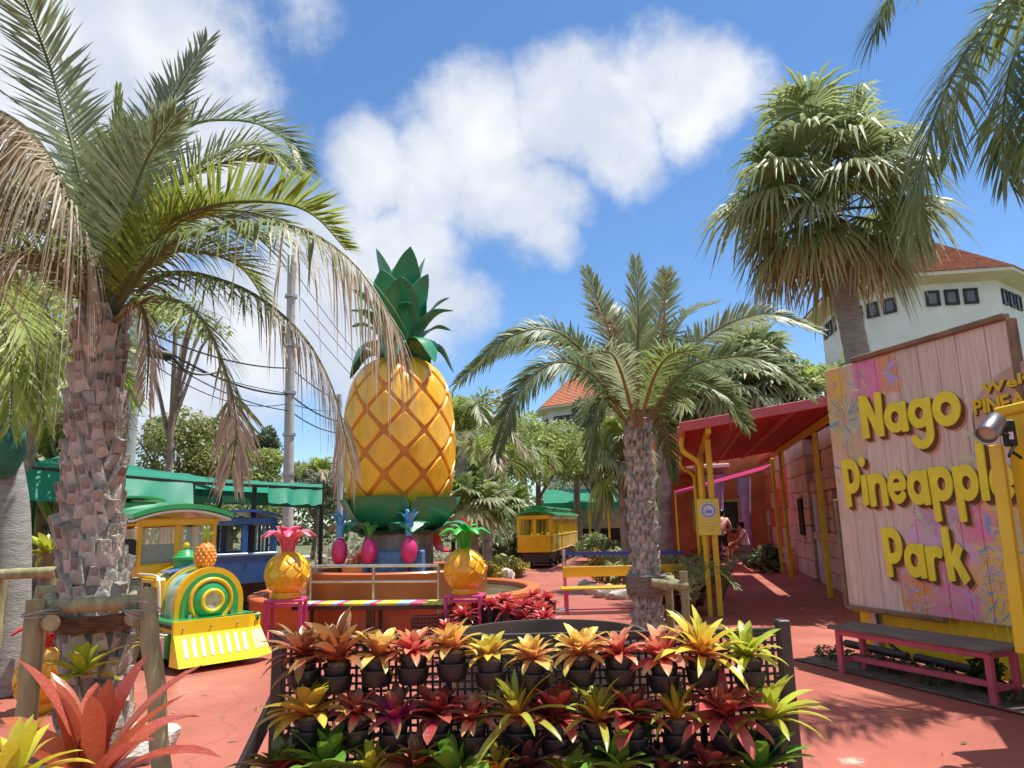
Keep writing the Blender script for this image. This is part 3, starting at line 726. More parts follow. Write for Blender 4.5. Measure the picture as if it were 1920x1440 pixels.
# dome, pineapple chimney
MB().lathe([(.13, 1.0), (.13, 1.12), (.155, 1.13), (.155, 1.16), (.11, 1.18), (.085, 1.23), (.03, 1.26), (0, 1.26)], 24, (-1.12, 0, 0)).build('steam_dome', TG, LO, 50)
MB().lathe([(0, 1.26), (.03, 1.27), (.045, 1.3), (.03, 1.335), (0, 1.34)], 14, (-1.12, 0, 0)).build('dome_knob', TYB, LO, 50)
OR_ = M('orange_pineapple_skin', (.72, .24, .02), .4, .35, 24, .8, 22)
ch = MB().lathe([(.06, 1.03), (.105, 1.07), (.122, 1.15), (.115, 1.24), (.085, 1.31), (.03, 1.345)], 22, (-.52, 0, 0)).build('chimney_fruit', OR_, LO, 60)
bump_me = MB().ball((.118, 0, 0), (.012, .016, .016), 6, 4).mesh('bump', M('pale_orange_bump', (.85, .42, .08), .4, .1), 60)
for r_ in range(6):
    zz = 1.09+r_*.038; rad = [.105, .117, .121, .119, .11, .098][r_]/.118
    for k in range(12):
        o_ = ob('bump', bump_me, ch, (-.52, 0, zz), 2*math.pi*(k+(r_ % 2)*.5)/12); o_.scale = (rad, 1, 1)
lfm = sheet_leaf([(.01, 0), (.03, .07), (.05, .13), (.09, .17)], [(0, .02), (.4, .022), (.8, .012), (1, .001)], .3, .004).mesh('chimney_leaf', M('lime_leaf_paint', (.35, .52, .06), .4, .2), 50)
for k in range(10):
    o_ = ob('chimney_leaf', lfm, ch, (-.52, 0, 1.33), 2*math.pi*k/10+.3); o_.scale = (.5 if k % 2 else 1, 1, 1.25 if k % 2 else .8)
# cab
cz = MB()
MB().box((-1.42, 0, .80), (.10, .94, .58), None, 0, .02).build('cab_front', TY, LO)
MB().box((-1.98, -.46, .80), (1.1, .05, .55), None, 0, .02).build('cab_side', TY, LO); MB().box((-1.98, .46, .80), (1.1, .05, .55), None, 0, .02).build('cab_side', TY, LO)
for x in (-1.42, -2.02, -2.55):
    for y in (-.46, .46): MB().box((x, y, 1.33), (.07, .06, .56), None, 0, .012).build('cab_post', TY, LO)
MB().box((-1.42, .0, 1.33), (.05, .07, .56), None, 0, .012).build('cab_post', TY, LO)
for y in (-.23, .23): MB().box((-1.42, y, 1.31), (.012, .38, .44)).build('windscreen', GLS, LO)
MB().box((-1.7, -.46, 1.3), (.5, .01, .44)).build('side_window', GLS, LO)
cap = MB().box((-1.4, 0, 1.60), (.10, 1.0, .09), None, 0, .02).build('cab_beam', TY, LO)
roof_arch(-2.75, -1.22, .60, 1.60, .12, .03).build('roof_trim', TW, LO, 40)
roof_arch(-2.78, -1.2, .62, 1.64, .12, .06).build('cab_roof', TG, LO, 40)
roof_arch(-2.5, -1.5, .36, 1.74, .07, .04).build('roof_top', M('pale_green_paint', (.25, .55, .36), .3, .1, coat=.4), LO, 40)
MB().tube([V((-1.62, -.2, 1.12))+V((.0, math.cos(a)*.15, math.sin(a)*.13)) for a in [2*math.pi*i/20 for i in range(21)]], .014, 6).build('steering_wheel', BLACK, LO)
MB().box((-2.1, 0, .86), (.4, .7, .12), None, 0, .04).build('seat', SEAT, LO); MB().box((-2.32, 0, 1.1), (.1, .7, .42), None, 0, .04).build('seat_back', SEAT, LO)
mi = MB().box((-1.32, -.60, 1.28), (.07, .16, .24), None, 0, .03).build('mirror', BLACK, LO)
MB().tube([(-1.42, -.48, 1.2), (-1.34, -.56, 1.2)], .018, 8).build('mirror_arm', BLACK, mi)
# coaches
def coach(name, label, loc, rz, L, body, trim, roofm, base, grp, first=None, nwin=3, top=True, lit=True):
    if first: return dup(first, loc, rz, label=label, group=grp)
    t = thing(name, label, 'train car', loc, rz, grp); Wd = .56
    MB().box((0, 0, .34), (L-.1, .9, .34), None, 0, .01).build('chassis', base, t)
    for x in (-L*.32, L*.32):
        for s_ in (-1, 1):
            MB().lathe([(.06, -.05), (.15, -.05), (.15, .05), (.06, .05), (.05, .0)], 18, (x, s_*.44, .15), R=Matrix.Rotation(math.pi/2, 3, 'X'), cap=False).build('wheel', TYRE, t, 40)
    for s_ in (-1, 1):
        MB().box((0, s_*Wd, .77), (L, .05, .52), None, 0, .015).build('side_panel', body, t)
        MB().box((0, s_*(Wd+.012), 1.03), (L+.02, .06, .05), None, 0, .012).build('side_rail', trim, t)
        MB().box((0, s_*(Wd+.008), .54), (L+.02, .06, .05), None, 0, .012).build('side_rail', trim, t)
        for i in range(nwin*2+1):
            x = -L/2+.03+(L-.06)*i/(nwin*2); w_ = .07 if i % 2 == 0 else .035
            MB().box((x, s_*Wd, 1.30), (w_, .05, .52), None, 0, .01).build('window_post', body if i % 2 == 0 else trim, t)
        MB().box((0, s_*Wd, 1.60), (L, .06, .12), None, 0, .015).build('header', body, t)
        sx = s_*(L/2)
        MB().box((sx, 0, .77), (.05, Wd*2-.04, .52), None, 0, .015).build('end_panel', body, t)
        MB().box((sx+s_*.01, 0, 1.03), (.06, Wd*2, .05), None, 0, .012).build('side_rail', trim, t)
        for y in (-Wd+.04, 0, Wd-.04): MB().box((sx, y, 1.30), (.05, .12 if y == 0 else .1, .52), None, 0, .015).build('window_post', body, t)
        MB().box((sx, 0, 1.62), (.05, Wd*2, .14), None, 0, .02).build('header', body, t)
        MB().box((-s_*L*.2, 0, .8), (.35, 1.0, .1), None, 0, .03).build('seat', SEAT, t)
    roof_arch(-L/2-.06, L/2+.06, Wd+.10, 1.66, .13, .05).build('roof', roofm, t, 40)
    if top:
        MB().box((0, 0, 1.86), (L-.4, .62, .1), None, 0, .02).build('clerestory', roofm, t)
        roof_arch(-L/2+.12, L/2-.12, .40, 1.91, .06, .03).build('clerestory_roof', roofm, t, 40)
        for i in range(5):
            for s_ in (-1, 1): MB().ball((-L/2+.45+i*(L-.9)/4, s_*.32, 1.86), .025, 8, 6).build('roof_lamp', TW, t)
    return t
b0 = V((.62, 23.6, 0)); dv = V((math.sin(math.radians(11)), math.cos(math.radians(11)), 0)); rzz = math.radians(79)
c1_ = coach('train_car', 'rearmost yellow train car with green roof on the red path', b0+dv*1.05, rzz, 2.1, TY, TYB, TG, TDK, 'yellow park train cars')
coach('train_car', 'middle yellow train car coupled ahead of the rearmost car', b0+dv*3.45, rzz, 2.1, TY, TYB, TG, TDK, 'yellow park train cars', c1_)
coach('train_car', 'leading yellow train car nearest the green awning', b0+dv*5.9, rzz-.06, 2.1, TY, TYB, TG, TDK, 'yellow park train cars', c1_)
f_ = V((.7071, -.7071, 0)); o0 = V((LX, LY, 0))
coach('train_car', 'yellow train car coupled behind the green roofed locomotive', o0-f_*4.0, math.radians(-45), 2.1, TY, TYB, TG, TDK, 'park train by the tent', c1_)
p = P(438, 1000, 14.2)
coach('train_car', 'blue and white train car parked under the green tent', (p.x, 14.2, 0), math.radians(-58), 2.0, TB, TLB, TB, TDK, 'park train by the tent', None, 3, False)
# ------------------------------------------------------------------ foliage tools
FRM = MLeaf('palm_leaf', .45, .46, .12); LFM = MLeaf('tree_leaf', .5, .38, .15); BRM = MLeaf('bromeliad_leaf', .3, .3, .14, .012, .35)
RACH = M('frond_stalk', (.30, .26, .10), .6, .2)
GR = dict(green=((.14, .21, .06), (.27, .35, .12)), grey=((.20, .26, .14), (.36, .42, .26)), lime=((.26, .34, .05), (.40, .48, .10)),
          pale=((.26, .32, .12), (.44, .50, .26)), dead=((.36, .30, .21), (.66, .57, .43)), straw=((.32, .29, .14), (.50, .46, .25)), deep=((.10, .165, .055), (.19, .26, .10)), yell=((.32, .32, .05), (.48, .46, .10)))
UPZ = V((0, 0, 1))
def frond(pts, rnd, n=46, ll=.42, lw=.022, droop=.25, cols='green', dead=(2, 2), a0=70, a1=22, vee=.35, r0=.022, stalk=None, s0=.10, seg=3, ref=None, deadcol='dead', jit=.25):
    """feather leaf along a curve: stalk and two rows of narrow leaflets; dead=(start, end): where along it the leaflets turn dry"""
    m = MB(); N = 26; c = crv(pts, N); sc = stalk or (.27, .28, .12)
    L = sum((c[i+1]-c[i]).length for i in range(N))
    m.tube(c, [r0*(1-.86*i/N) for i in range(N+1)], 6, c=[grad([(0, sc), (.5, lerp3(sc, (.14, .17, .05), .5)), (1, (.14, .17, .05))], (i//6)/N) for i in range(6*(N+1))])
    ref = ref or UPZ
    for i in range(n):
        s = s0+(1-s0)*(i+.5)/n; u = s*N; k = min(int(u), N-1); p = c[k].lerp(c[k+1], u-k); T = (c[k+1]-c[k]).normalized()
        B = T.cross(ref)
        if B.length < .25: B = T.cross(V((.3, -.9, .2)))
        B.normalize(); Nn = B.cross(T)
        env = (min(1, (s-s0+.06)/.22))**.8*(1-max(0, (s-.45)/.62)**1.7*.8); ang = math.radians(a0+(a1-a0)*s)
        for sd in (-1, 1):
            a = ang+rnd.gauss(0, .10*jit*4); l = ll*env*rnd.uniform(.82, 1.1)
            dd = 0 if s < dead[0] else min(1, (s-dead[0])/max(.01, dead[1]-dead[0]))
            isd = rnd.random() < dd
            d = (T*math.cos(a)+B*(sd*math.sin(a))+Nn*(vee+rnd.gauss(0, .12))).normalized()
            dr = droop*rnd.uniform(.6, 1.4)*(2.2 if isd else 1)
            lo, hi = GR[deadcol if isd else cols]; cc = lerp3(lo, hi, rnd.random())
            w = d.cross(Nn)
            if w.length < .1: w = T
            w.normalize(); wid = lw*(.8 if isd else 1)*rnd.uniform(.85, 1.15)
            vs = []; q0 = p+B*(sd*r0*.5)
            for j in range(seg):
                t_ = j/seg; q_ = q0+d*(l*t_)-UPZ*(dr*l*t_*t_); wj = wid*(.55 if j == 0 else (1 if j == 1 else .7))*.5
                vs += [q_-w*wj, q_+w*wj]
            vs.append(q0+d*(l*.98)-UPZ*(dr*l))
            fs = [(2*j, 2*j+1, 2*j+3, 2*j+2) for j in range(seg-1)]+[(2*seg-2, 2*seg-1, 2*seg)]
            m.add(vs, fs, 0, cc)
    return m
def fan(O, D, Nn, rnd, pet=.8, R=.9, nseg=30, spread=150, droop=.5, cols='green', dead=0., r0=.016, split=.42, pcol=(.20, .20, .07), tip='dead'):
    """fan leaf: stalk from O along D, then a pleated fan with free drooping tips"""
    m = MB(); D = D.normalized(); Nn = (Nn-D*Nn.dot(D)).normalized(); S = D.cross(Nn)
    sag = UPZ*(-.12*pet); H = O+D*pet+sag
    m.tube([O, O+D*pet*.5+sag*.3, H], [r0*1.3, r0, r0*.8], 5, c=pcol)
    lo, hi = GR[cols]; dl, dh = GR[tip]; base = lerp3(lo, hi, rnd.random())
    D2 = (D+UPZ*-.12).normalized()
    dphi = math.radians(spread*2/nseg)
    for i in range(nseg):
        ph = math.radians(-spread+2*spread*(i+.5)/nseg)+rnd.gauss(0, .02); d = D2*math.cos(ph)+S*math.sin(ph)
        w = (S*math.cos(ph)-D2*math.sin(ph)); l = R*(1-.28*(abs(ph)/math.pi)**1.5)*rnd.uniform(.9, 1.08); dr = droop*rnd.uniform(.6, 1.5); cup = .16
        cc = lerp3(base, lerp3(lo, hi, rnd.random()), .6); tipc = lerp3(dl, dh, rnd.random()) if rnd.random() < dead else cc
        st = (.04, split, split+(1-split)*.45, 1); vs = []; cl = []
        for j, f_ in enumerate(st):
            q_ = H+d*(l*f_)+Nn*(cup*l*f_*(1-f_))+UPZ*(-dr*l*max(0, f_-split*.7)**1.6*1.5)
            if f_ > split: q_ = q_-d*(l*dr*.35*(f_-split)**2)
            hw = l*f_*dphi*.56 if j < 2 else (l*split*dphi*.52 if j == 2 else .002)
            pl_ = Nn*(hw*.55)
            vs += [q_-w*hw-pl_, q_+pl_*(1 if j < 3 else 0), q_+w*hw-pl_]; k_ = lerp3(cc, tipc, max(0, (f_-.35)/.65)); cl += [k_]*3
        fs = []
        for j in range(3): fs += [(3*j, 3*j+1, 3*j+4, 3*j+3), (3*j+1, 3*j+2, 3*j+5, 3*j+4)]
        m.add(vs, fs, 0, cl)
    return m
BARK = M('palm_bark', (.28, .245, .205), .92, .3, 6, .9, 22, dirt=(.10, .075, .06), dscale=5, damt=.8)
SCAR = M('leaf_base_bark', (.40, .39, .335), .9, .3, 9, .7, 30, dirt=(.24, .18, .14), dscale=7, damt=.6, rand=.22)
SCARC = M('cut_leaf_base', (.25, .21, .175), .9, .4, 14, .6, 30, rand=.5, dirt=(.28, .14, .08), dscale=9, damt=.35)
def palm_trunk(t, pts, r0, r1, rows, ncol, sw, sh, rnd, tilt=.28, out=.03):
    """trunk with its spiral of cut leaf bases"""
    c = crv(pts, 30); rad = [r0+(r1-r0)*i/30 for i in range(31)]
    tr = MB().tube(c, rad, 18).build('trunk', BARK, t, 60)
    h = sw/2
    vs = [(-.012, -h, 0), (-.012, h, 0), (out*.35, -h*.95, sh*.12), (out*.35, h*.95, sh*.12), (out, -h*.62, sh), (out, h*.62, sh), (-.03, -h*.55, sh*1.02), (-.03, h*.55, sh*1.02),
          (out*1.05, 0, sh*.5)]
    m = MB(); m.add(vs, [(0, 2, 3, 1), (2, 8, 3), (2, 4, 8), (3, 8, 5), (4, 5, 8), (0, 6, 4, 2), (1, 3, 5, 7)], 0)
    m.add([vs[4], vs[5], vs[7], vs[6]], [(0, 1, 2, 3)], 1)
    # dry scoop on the cut face
    m.add([(out*1.04, -h*.42, sh*.62), (out*1.04, h*.42, sh*.62), (out*1.04+.002, h*.48, sh*.97), (out*1.04+.002, -h*.48, sh*.97)], [(0, 1, 2, 3)], 1)
    me = m.mesh('leaf_base', [SCAR, SCARC])
    for r_ in range(rows):
        u = (r_+.3)/rows*30; k = min(29, int(u)); p = c[k].lerp(c[k+1], u-k); T = (c[k+1]-c[k]).normalized(); rr = rad[k]
        X0 = T.orthogonal().normalized(); X0 = (V((1, 0, 0))-T*T.x).normalized(); Y0 = T.cross(X0)
        for j in range(ncol):
            a = 2*math.pi*(j+(r_ % 2)*.5+rnd.uniform(-.10, .10))/ncol+r_*.05
            X = X0*math.cos(a)+Y0*math.sin(a); Yv = T.cross(X)
            o_ = ob('leaf_base', me, tr); s_ = rnd.uniform(.82, 1.2)
            Rm = Matrix((X, Yv, T)).transposed().to_4x4() @ Matrix.Rotation(rnd.gauss(.07, .11), 4, 'Y') @ Matrix.Rotation(rnd.gauss(0, .15), 4, 'X')
            o_.matrix_basis = Matrix.Translation(p+X*(rr-.004)+T*rnd.uniform(-.02, .02)) @ Rm @ Matrix.Diagonal((rnd.uniform(.55, 1.6), s_, s_*rnd.uniform(.75, 1.3), 1))
    return tr
# ------------------------------------------------------------------ shaggy palm in front on the left
rnd = random.Random(11)
def pxs(lst, Y): return [P(x, y, Y+(q[0] if q else 0)) for x, y, *q in lst]
PL = thing('date_palm', 'big shaggy date palm with half dead fronds behind the timber guard', 'palm tree', (0, 0, 0))
Y0 = 5.0
base = P(178, 1400, Y0); base.z = 0
tp = [base, P(178, 1150, Y0), P(172, 960, Y0), P(180, 780, Y0), P(192, 600, Y0)]
palm_trunk(PL, tp, .192, .135, 24, 11, .105, .175, rnd)
def LF(lst, **k):
    frond(pxs(lst, Y0), rnd, **k).build('frond', FRM, PL)
K = dict(n=100, ll=.44, lw=.022)
LF([(200, 585), (150, 330), (95, 130), (30, -40, -.4), (-20, -160, -.6)], cols='grey', droop=.05, vee=.15, ref=V((.1, -.5, .5)), **K)
LF([(205, 585, .1), (255, 360, .1), (315, 200, .2), (390, 75, .3)], cols='grey', droop=.05, vee=.15, ref=V((.1, -.5, .5)), **K)
LF([(203, 585, .2), (235, 380, .5), (280, 240, .7), (350, 130, .9)], cols='grey', droop=.1, vee=.1, ref=V((-.5, -.6, .3)), **K)
LF([(205, 590, .2), (250, 400, .5), (330, 250, .7), (440, 225, .8), (530, 255, .9), (575, 320, 1.0)], cols='green', droop=.1, ref=V((0, -.7, .65)), **K)
LF([(208, 590, .1), (260, 440, .3), (360, 320, .5), (480, 270, .6), (560, 330, .6)], cols='pale', droop=.2, ref=V((0, -.7, .65)), **K)
LF([(208, 590), (290, 440, -.1), (400, 385, -.2), (520, 380, -.2), (590, 405, -.2), (650, 470, -.2)], cols='lime', droop=.02, vee=.6, a0=80, **K)
LF([(212, 592), (300, 470, -.2), (420, 425, -.4), (550, 425, -.6), (660, 490, -.7), (735, 600, -.8), (765, 670, -.8)], cols='green', droop=.75, dead=(.35, .75), vee=.0, n=140, ll=.42, lw=.019, deadcol='dead')
LF([(215, 600), (310, 515, -.2), (440, 535, -.3), (550, 610, -.4), (620, 720, -.4), (662, 880, -.4)], cols='green', droop=.6, dead=(.45, .62), vee=.0, n=130, ll=.34, lw=.018)
LF([(212, 600, -.05), (290, 558, -.3), (370, 590, -.5), (420, 690, -.5), (443, 800, -.5), (432, 890, -.5)], cols='green', droop=.3, dead=(.4, .9), vee=.1, n=110, ll=.34, lw=.02)
LF([(215, 600, -.1), (262, 575, -.25), (278, 640, -.3), (275, 750, -.3)], droop=.5, dead=(-.2, -.1), n=40, ll=.22, lw=.014, a0=40)
LF([(188, 590), (150, 440, -.3), (95, 300, -.5), (30, 225, -.6), (-50, 205, -.7), (-140, 300, -.8)], droop=1.2, dead=(-.2, .02), vee=-.25, n=170, ll=.52, lw=.024)
LF([(188, 590), (120, 470, -.2), (30, 400, -.4), (-80, 380, -.5), (-180, 430, -.5)], cols='grey', droop=.2, **K)
LF([(186, 595), (110, 500, -.4), (20, 480, -.7), (-90, 540, -.9)], cols='green', droop=.4, dead=(.2, 1.2), **K)
LF([(186, 600), (100, 515, .2), (-10, 510, .4), (-120, 580, .5)], cols='green', droop=.3, dead=(.5, 1.5), **K)
LF([(190, 595, .2), (140, 470, .7), (60, 420, 1.1), (-40, 470, 1.5)], cols='pale', droop=.3, **K)
LF([(203, 590, .2), (218, 380, .2), (222, 165, .2)], cols='lime', droop=0, a0=8, a1=4, n=40, ll=.3, lw=.02, vee=.02)
LF([(201, 590, .15), (208, 430, .25), (214, 300, .3)], cols='lime', droop=0, a0=14, a1=6, n=40, ll=.26, lw=.02, vee=.02)
for lst in ([(200, 590, .3), (215, 440, 1.0), (240, 350, 1.8), (300, 330, 2.3)], [(205, 590, .3), (290, 470, .9), (400, 420, 1.5), (500, 450, 1.9)], [(198, 590, 0), (200, 440, -.1), (215, 330, -.2), (250, 240, -.3)],
            [(195, 590, .2), (150, 400, .8), (90, 350, 1.4), (20, 380, 1.9)], [(205, 590, .2), (270, 500, .2), (350, 470, .4), (450, 500, .6), (510, 590, .7)],
            [(205, 592, 0), (270, 480, -.1), (330, 420, -.1), (420, 380, -.1)], [(200, 590, .2), (180, 420, .4), (140, 300, .6), (100, 250, .8)], [(205, 590, .1), (255, 480, .1), (310, 420, .3), (390, 400, .6), (460, 440, .8)]):
    LF(lst, cols=rnd.choice(['pale', 'grey', 'pale', 'lime']), droop=.15, **K)
for lst in ([(200, 590, .1), (190, 430, .2), (165, 270, .3), (120, 120, .4)], [(203, 590, 0), (235, 420, -.2), (275, 300, -.3), (330, 215, -.4)], [(205, 590, .2), (265, 440, .3), (345, 340, .5), (440, 300, .7), (520, 300, .8)], [(198, 590, .2), (165, 440, .5), (110, 330, .8), (40, 270, 1.0)],
            [(207, 590, .1), (275, 470, .2), (365, 400, .3), (480, 400, .4), (570, 440, .5)]):
    LF(lst, cols=rnd.choice(['pale', 'grey', 'lime']), droop=.12, vee=.2, **K)
# dry fibre skirt half way up the trunk
fb = MB()
for i in range(110):
    a = rnd.uniform(0, 6.28); p = P(180, 790+rnd.gauss(0, 14), Y0); p = p+V((math.cos(a), math.sin(a), 0))*.19
    d = V((math.cos(a)+rnd.gauss(0, .9), math.sin(a)+rnd.gauss(0, .9), rnd.gauss(-.1, .6))).normalized(); l = rnd.uniform(.06, .2)
    fb.tube([p, p+d*l*.5, p+d*l-UPZ*.03], [.003, .0025, .001], 4, cap=False, c=lerp3(*GR['dead'], rnd.random()))
fb.build('dry_fibre', FRM, PL, kind='stuff')
# ------------------------------------------------------------------ date palm in the middle
rnd = random.Random(23)
PM = thing('date_palm', 'smaller green date palm with arching fronds beside the yellow bench', 'palm tree', (0, 0, 0)); Y0 = 8.0
base = P(1217, 1222, Y0); base.z = 0
palm_trunk(PM, [base, P(1212, 1080, Y0), P(1203, 940, Y0), P(1194, 800, Y0)], .132, .122, 26, 10, .076, .135, rnd, out=.03)
KM = dict(n=84, ll=.36, lw=.024, stalk=(.38, .27, .13))
def MF(lst, **k):
    kk = dict(KM); kk.update(k); frond(pxs(lst, Y0), rnd, **kk).build('frond', FRM, PM)
MF([(1196, 800, -.1), (1195, 690, -.2), (1197, 590, -.2), (1192, 485, -.1)], cols='pale', droop=.05, ref=V((.2, -.8, .3)), vee=.1, a0=45)
MF([(1190, 800, .1), (1155, 660, .2), (1128, 580, .3), (1098, 505, .4)], cols='pale', droop=.1, ref=V((.2, -.8, .4)), vee=.1)
MF([(1192, 800, .1), (1172, 660, .4), (1160, 600, .8), (1130, 570, 1.2)], cols='green', droop=.2)
MF([(1186, 800), (1120, 690), (1040, 620, -.1), (950, 635, -.2), (855, 720, -.2)], cols='green', droop=.35, vee=.15, ref=V((0, -.78, .55)), ll=.34, n=110)
MF([(1186, 800, .1), (1120, 690, .3), (1050, 640, .5), (970, 650, .7), (880, 690, .9)], cols='green', droop=.3, ref=V((0, -.78, .55)), ll=.34, n=110)
MF([(1186, 802), (1115, 705, -.3), (1040, 680, -.5), (970, 740, -.6), (930, 850, -.6)], cols='deep', droop=.3, vee=.1, ref=V((0, -.78, .55)), ll=.34, n=110)
MF([(1184, 806), (1140, 745, -.3), (1115, 790, -.4), (1103, 880, -.4)], cols='deep', droop=.3, vee=.1, ll=.26)
MF([(1206, 800), (1260, 690), (1350, 615), (1440, 590), (1535, 620)], cols='pale', droop=.25, ll=.36, n=110, ref=V((0, -.78, .55)))
MF([(1206, 800, -.1), (1275, 700, -.3), (1360, 670, -.4), (1440, 680, -.5), (1520, 740, -.5)], cols='green', droop=.3, ref=V((0, -.78, .55)), ll=.34, n=110)
MF([(1208, 804), (1275, 720, -.2), (1350, 735, -.3), (1400, 800, -.3)], cols='green', droop=.25, ref=V((0, -.78, .55)), ll=.34, n=110)
MF([(1204, 800, .1), (1240, 670, .3), (1290, 590, .5), (1350, 565, .8)], cols='pale', droop=.2)
MF([(1200, 800, .1), (1222, 660, .3), (1245, 560, .5), (1250, 510, .6)], cols='pale', droop=.1, ref=V((-.3, -.8, .3)))
MF([(1204, 802), (1230, 760, .2), (1250, 830, .5), (1262, 900, .6)], cols='deep', droop=.2, ll=.24)
for lst in ([(1196, 800, .2), (1200, 680, .8), (1215, 620, 1.4), (1250, 610, 1.8)], [(1192, 800, .2), (1150, 690, .8), (1100, 660, 1.4), (1050, 690, 1.7)], [(1198, 800, -.2), (1230, 700, -.7), (1270, 660, -1.1), (1330, 680, -1.3)],
            [(1192, 800, -.2), (1165, 700, -.7), (1140, 660, -1.2), (1090, 670, -1.5)], [(1200, 800, .2), (1260, 700, .8), (1320, 660, 1.2), (1400, 680, 1.5)], [(1200, 800, .2), (1225, 640, .3), (1290, 640, .6), (1380, 640, .9)]):
    MF(lst, cols=rnd.choice(['green', 'pale', 'grey']), droop=.25)
for lst in ([(1194, 790, -.1), (1150, 640, -.3), (1112, 565, -.4)], [(1200, 790, -.1), (1240, 640, -.2), (1250, 500, -.3)], [(1196, 790, .1), (1160, 640, .1), (1140, 600, .1)]):
    c_ = crv(pxs(lst, Y0), 20); m = MB(); m.tube(c_, [.018*(1-i/26) for i in range(21)], 6, c=(.42, .30, .18))
    for i in range(70):
        s = rnd.uniform(.45, 1); q_ = c_[int(s*20)]; m.tube([q_, q_+V((rnd.gauss(0, .05), rnd.gauss(0, .05), rnd.uniform(-.02, .08)))], [.008, .004], 4, cap=False, c=lerp3((.42, .33, .22), (.62, .52, .38), rnd.random()))
    m.build('flower_stalk', FRM, PM)
# ------------------------------------------------------------------ tall fan palm on the right
rnd = random.Random(37)
PF = thing('fan_palm', 'tall fan palm with a dense drooping crown behind the wooden sign', 'palm tree', (0, 0, 0)); Y0 = 13.0
b_ = P(1690, 1105, Y0); b_.z = 0; ct = P(1552, 405, Y0)
SMTR = M('smooth_grey_palm_bark', (.27, .275, .25), .9, .2, 5, .6, 25, stretch=(1, 1, 5))
MB().tube(crv([b_, P(1612, 690, Y0), P(1585, 560, Y0), ct], 30), [.24-.05*i/30+.008*(i % 2) for i in range(31)], 18).build('trunk', SMTR, PF, 60)
for i in range(58):
    u = (i+.5)/58; el = math.radians(86-132*u**.92)+rnd.gauss(0, .08); az = i*2.39996+rnd.gauss(0, .15)
    D = V((math.cos(az)*math.cos(el), math.sin(az)*math.cos(el), math.sin(el)))
    O = ct+V((rnd.gauss(0, .08), rnd.gauss(0, .08), .35*(1-u)))
    pet = 1.25+.3*math.cos(el*1.2) if u < .55 else 1.3-.35*(u-.55)/.45
    pet *= 1.5 if u < .16 else 1
    side = V((-math.sin(az), math.cos(az), 0)); Nn = side.cross(D); Nn = -Nn if Nn.z < 0 else Nn
    fan(O, D, Nn, rnd, pet*rnd.uniform(.85, 1.05), rnd.uniform(1.1, 1.4)*(1 if u < .6 else .78), 36, 130, .5+.3*u, rnd.choice(['green', 'grey', 'pale', 'pale', 'pale']) if u > .2 else 'pale', dead=max(0, (u-.6))*1.4, split=.40, r0=.02, pcol=(.20, .19, .07), tip='straw').build('fan_leaf', FRM, PF)
for i in range(9):
    az = rnd.uniform(0, 6.28); el = rnd.uniform(.3, 1.1); D = V((math.cos(az)*math.cos(el), math.sin(az)*math.cos(el), math.sin(el)))
    m = MB(); c_ = crv([ct, ct+D*.8, ct+D*1.5-UPZ*.1, ct+D*1.9-UPZ*.4], 16); m.tube(c_, [.02-.001*k_ for k_ in range(17)], 5, c=(.26, .17, .07))
    for k_ in range(60):
        s = rnd.uniform(.4, 1); q_ = c_[int(s*16)]; e_ = q_+V((rnd.gauss(0, .14), rnd.gauss(0, .14), rnd.gauss(-.05, .12))); m.tube([q_, e_], [.008, .004], 4, cap=False, c=lerp3((.28, .20, .06), (.42, .36, .10), rnd.random()))
    m.build('flower_stalk', FRM, PF)
# ------------------------------------------------------------------ coconut palm leaning in at the top right
rnd = random.Random(41)
PCo = thing('coconut_palm', 'coconut palm hanging its long fronds into the top right corner', 'palm tree', (0, 0, 0)); Y0 = 6.6
ct = P(2030, -40, Y0); MB().tube(crv([V((ct.x+.9, ct.y+.4, 0)), V((ct.x+.5, ct.y+.3, 2.5)), ct], 20), [.17-.003*i for i in range(21)], 14).build('trunk', SMTR, PCo, 60)
for lst, kw in (([(2030, -40), (1930, -40), (1830, 70, -.2), (1765, 190, -.3), (1725, 330, -.3), (1715, 450, -.3)], dict(droop=.45, dead=(1.2, 3))),
                ([(2030, -40, -.1), (1900, -110, -.3), (1760, -90, -.5), (1670, -10, -.6), (1640, 60, -.6)], dict(droop=.35)),
                ([(2030, -40, .1), (1960, 10, .1), (1900, 110, .1), (1880, 240, .1), (1890, 340, .1)], dict(droop=.35)),
                ([(2030, -40, .3), (1960, -20, .8), (1870, 40, 1.2), (1800, 160, 1.5), (1780, 300, 1.6)], dict(droop=.4)),
                ([(2030, -40), (2000, 60, -.4), (1960, 200, -.5), (1950, 340, -.5)], dict(droop=.4)),
                ([(2030, -40), (2060, -200, 0), (2150, -300, .2), (2300, -250, .3)], dict(droop=.4)), ([(2030, -40), (2130, -60, .4), (2230, 60, .6), (2260, 200, .7)], dict(droop=.4))):
    frond(pxs(lst, Y0), rnd, n=84, ll=.78, lw=.036, cols='green', a0=62, a1=28, vee=.05, r0=.028, stalk=(.30, .33, .10), s0=.16, **kw).build('frond', FRM, PCo)
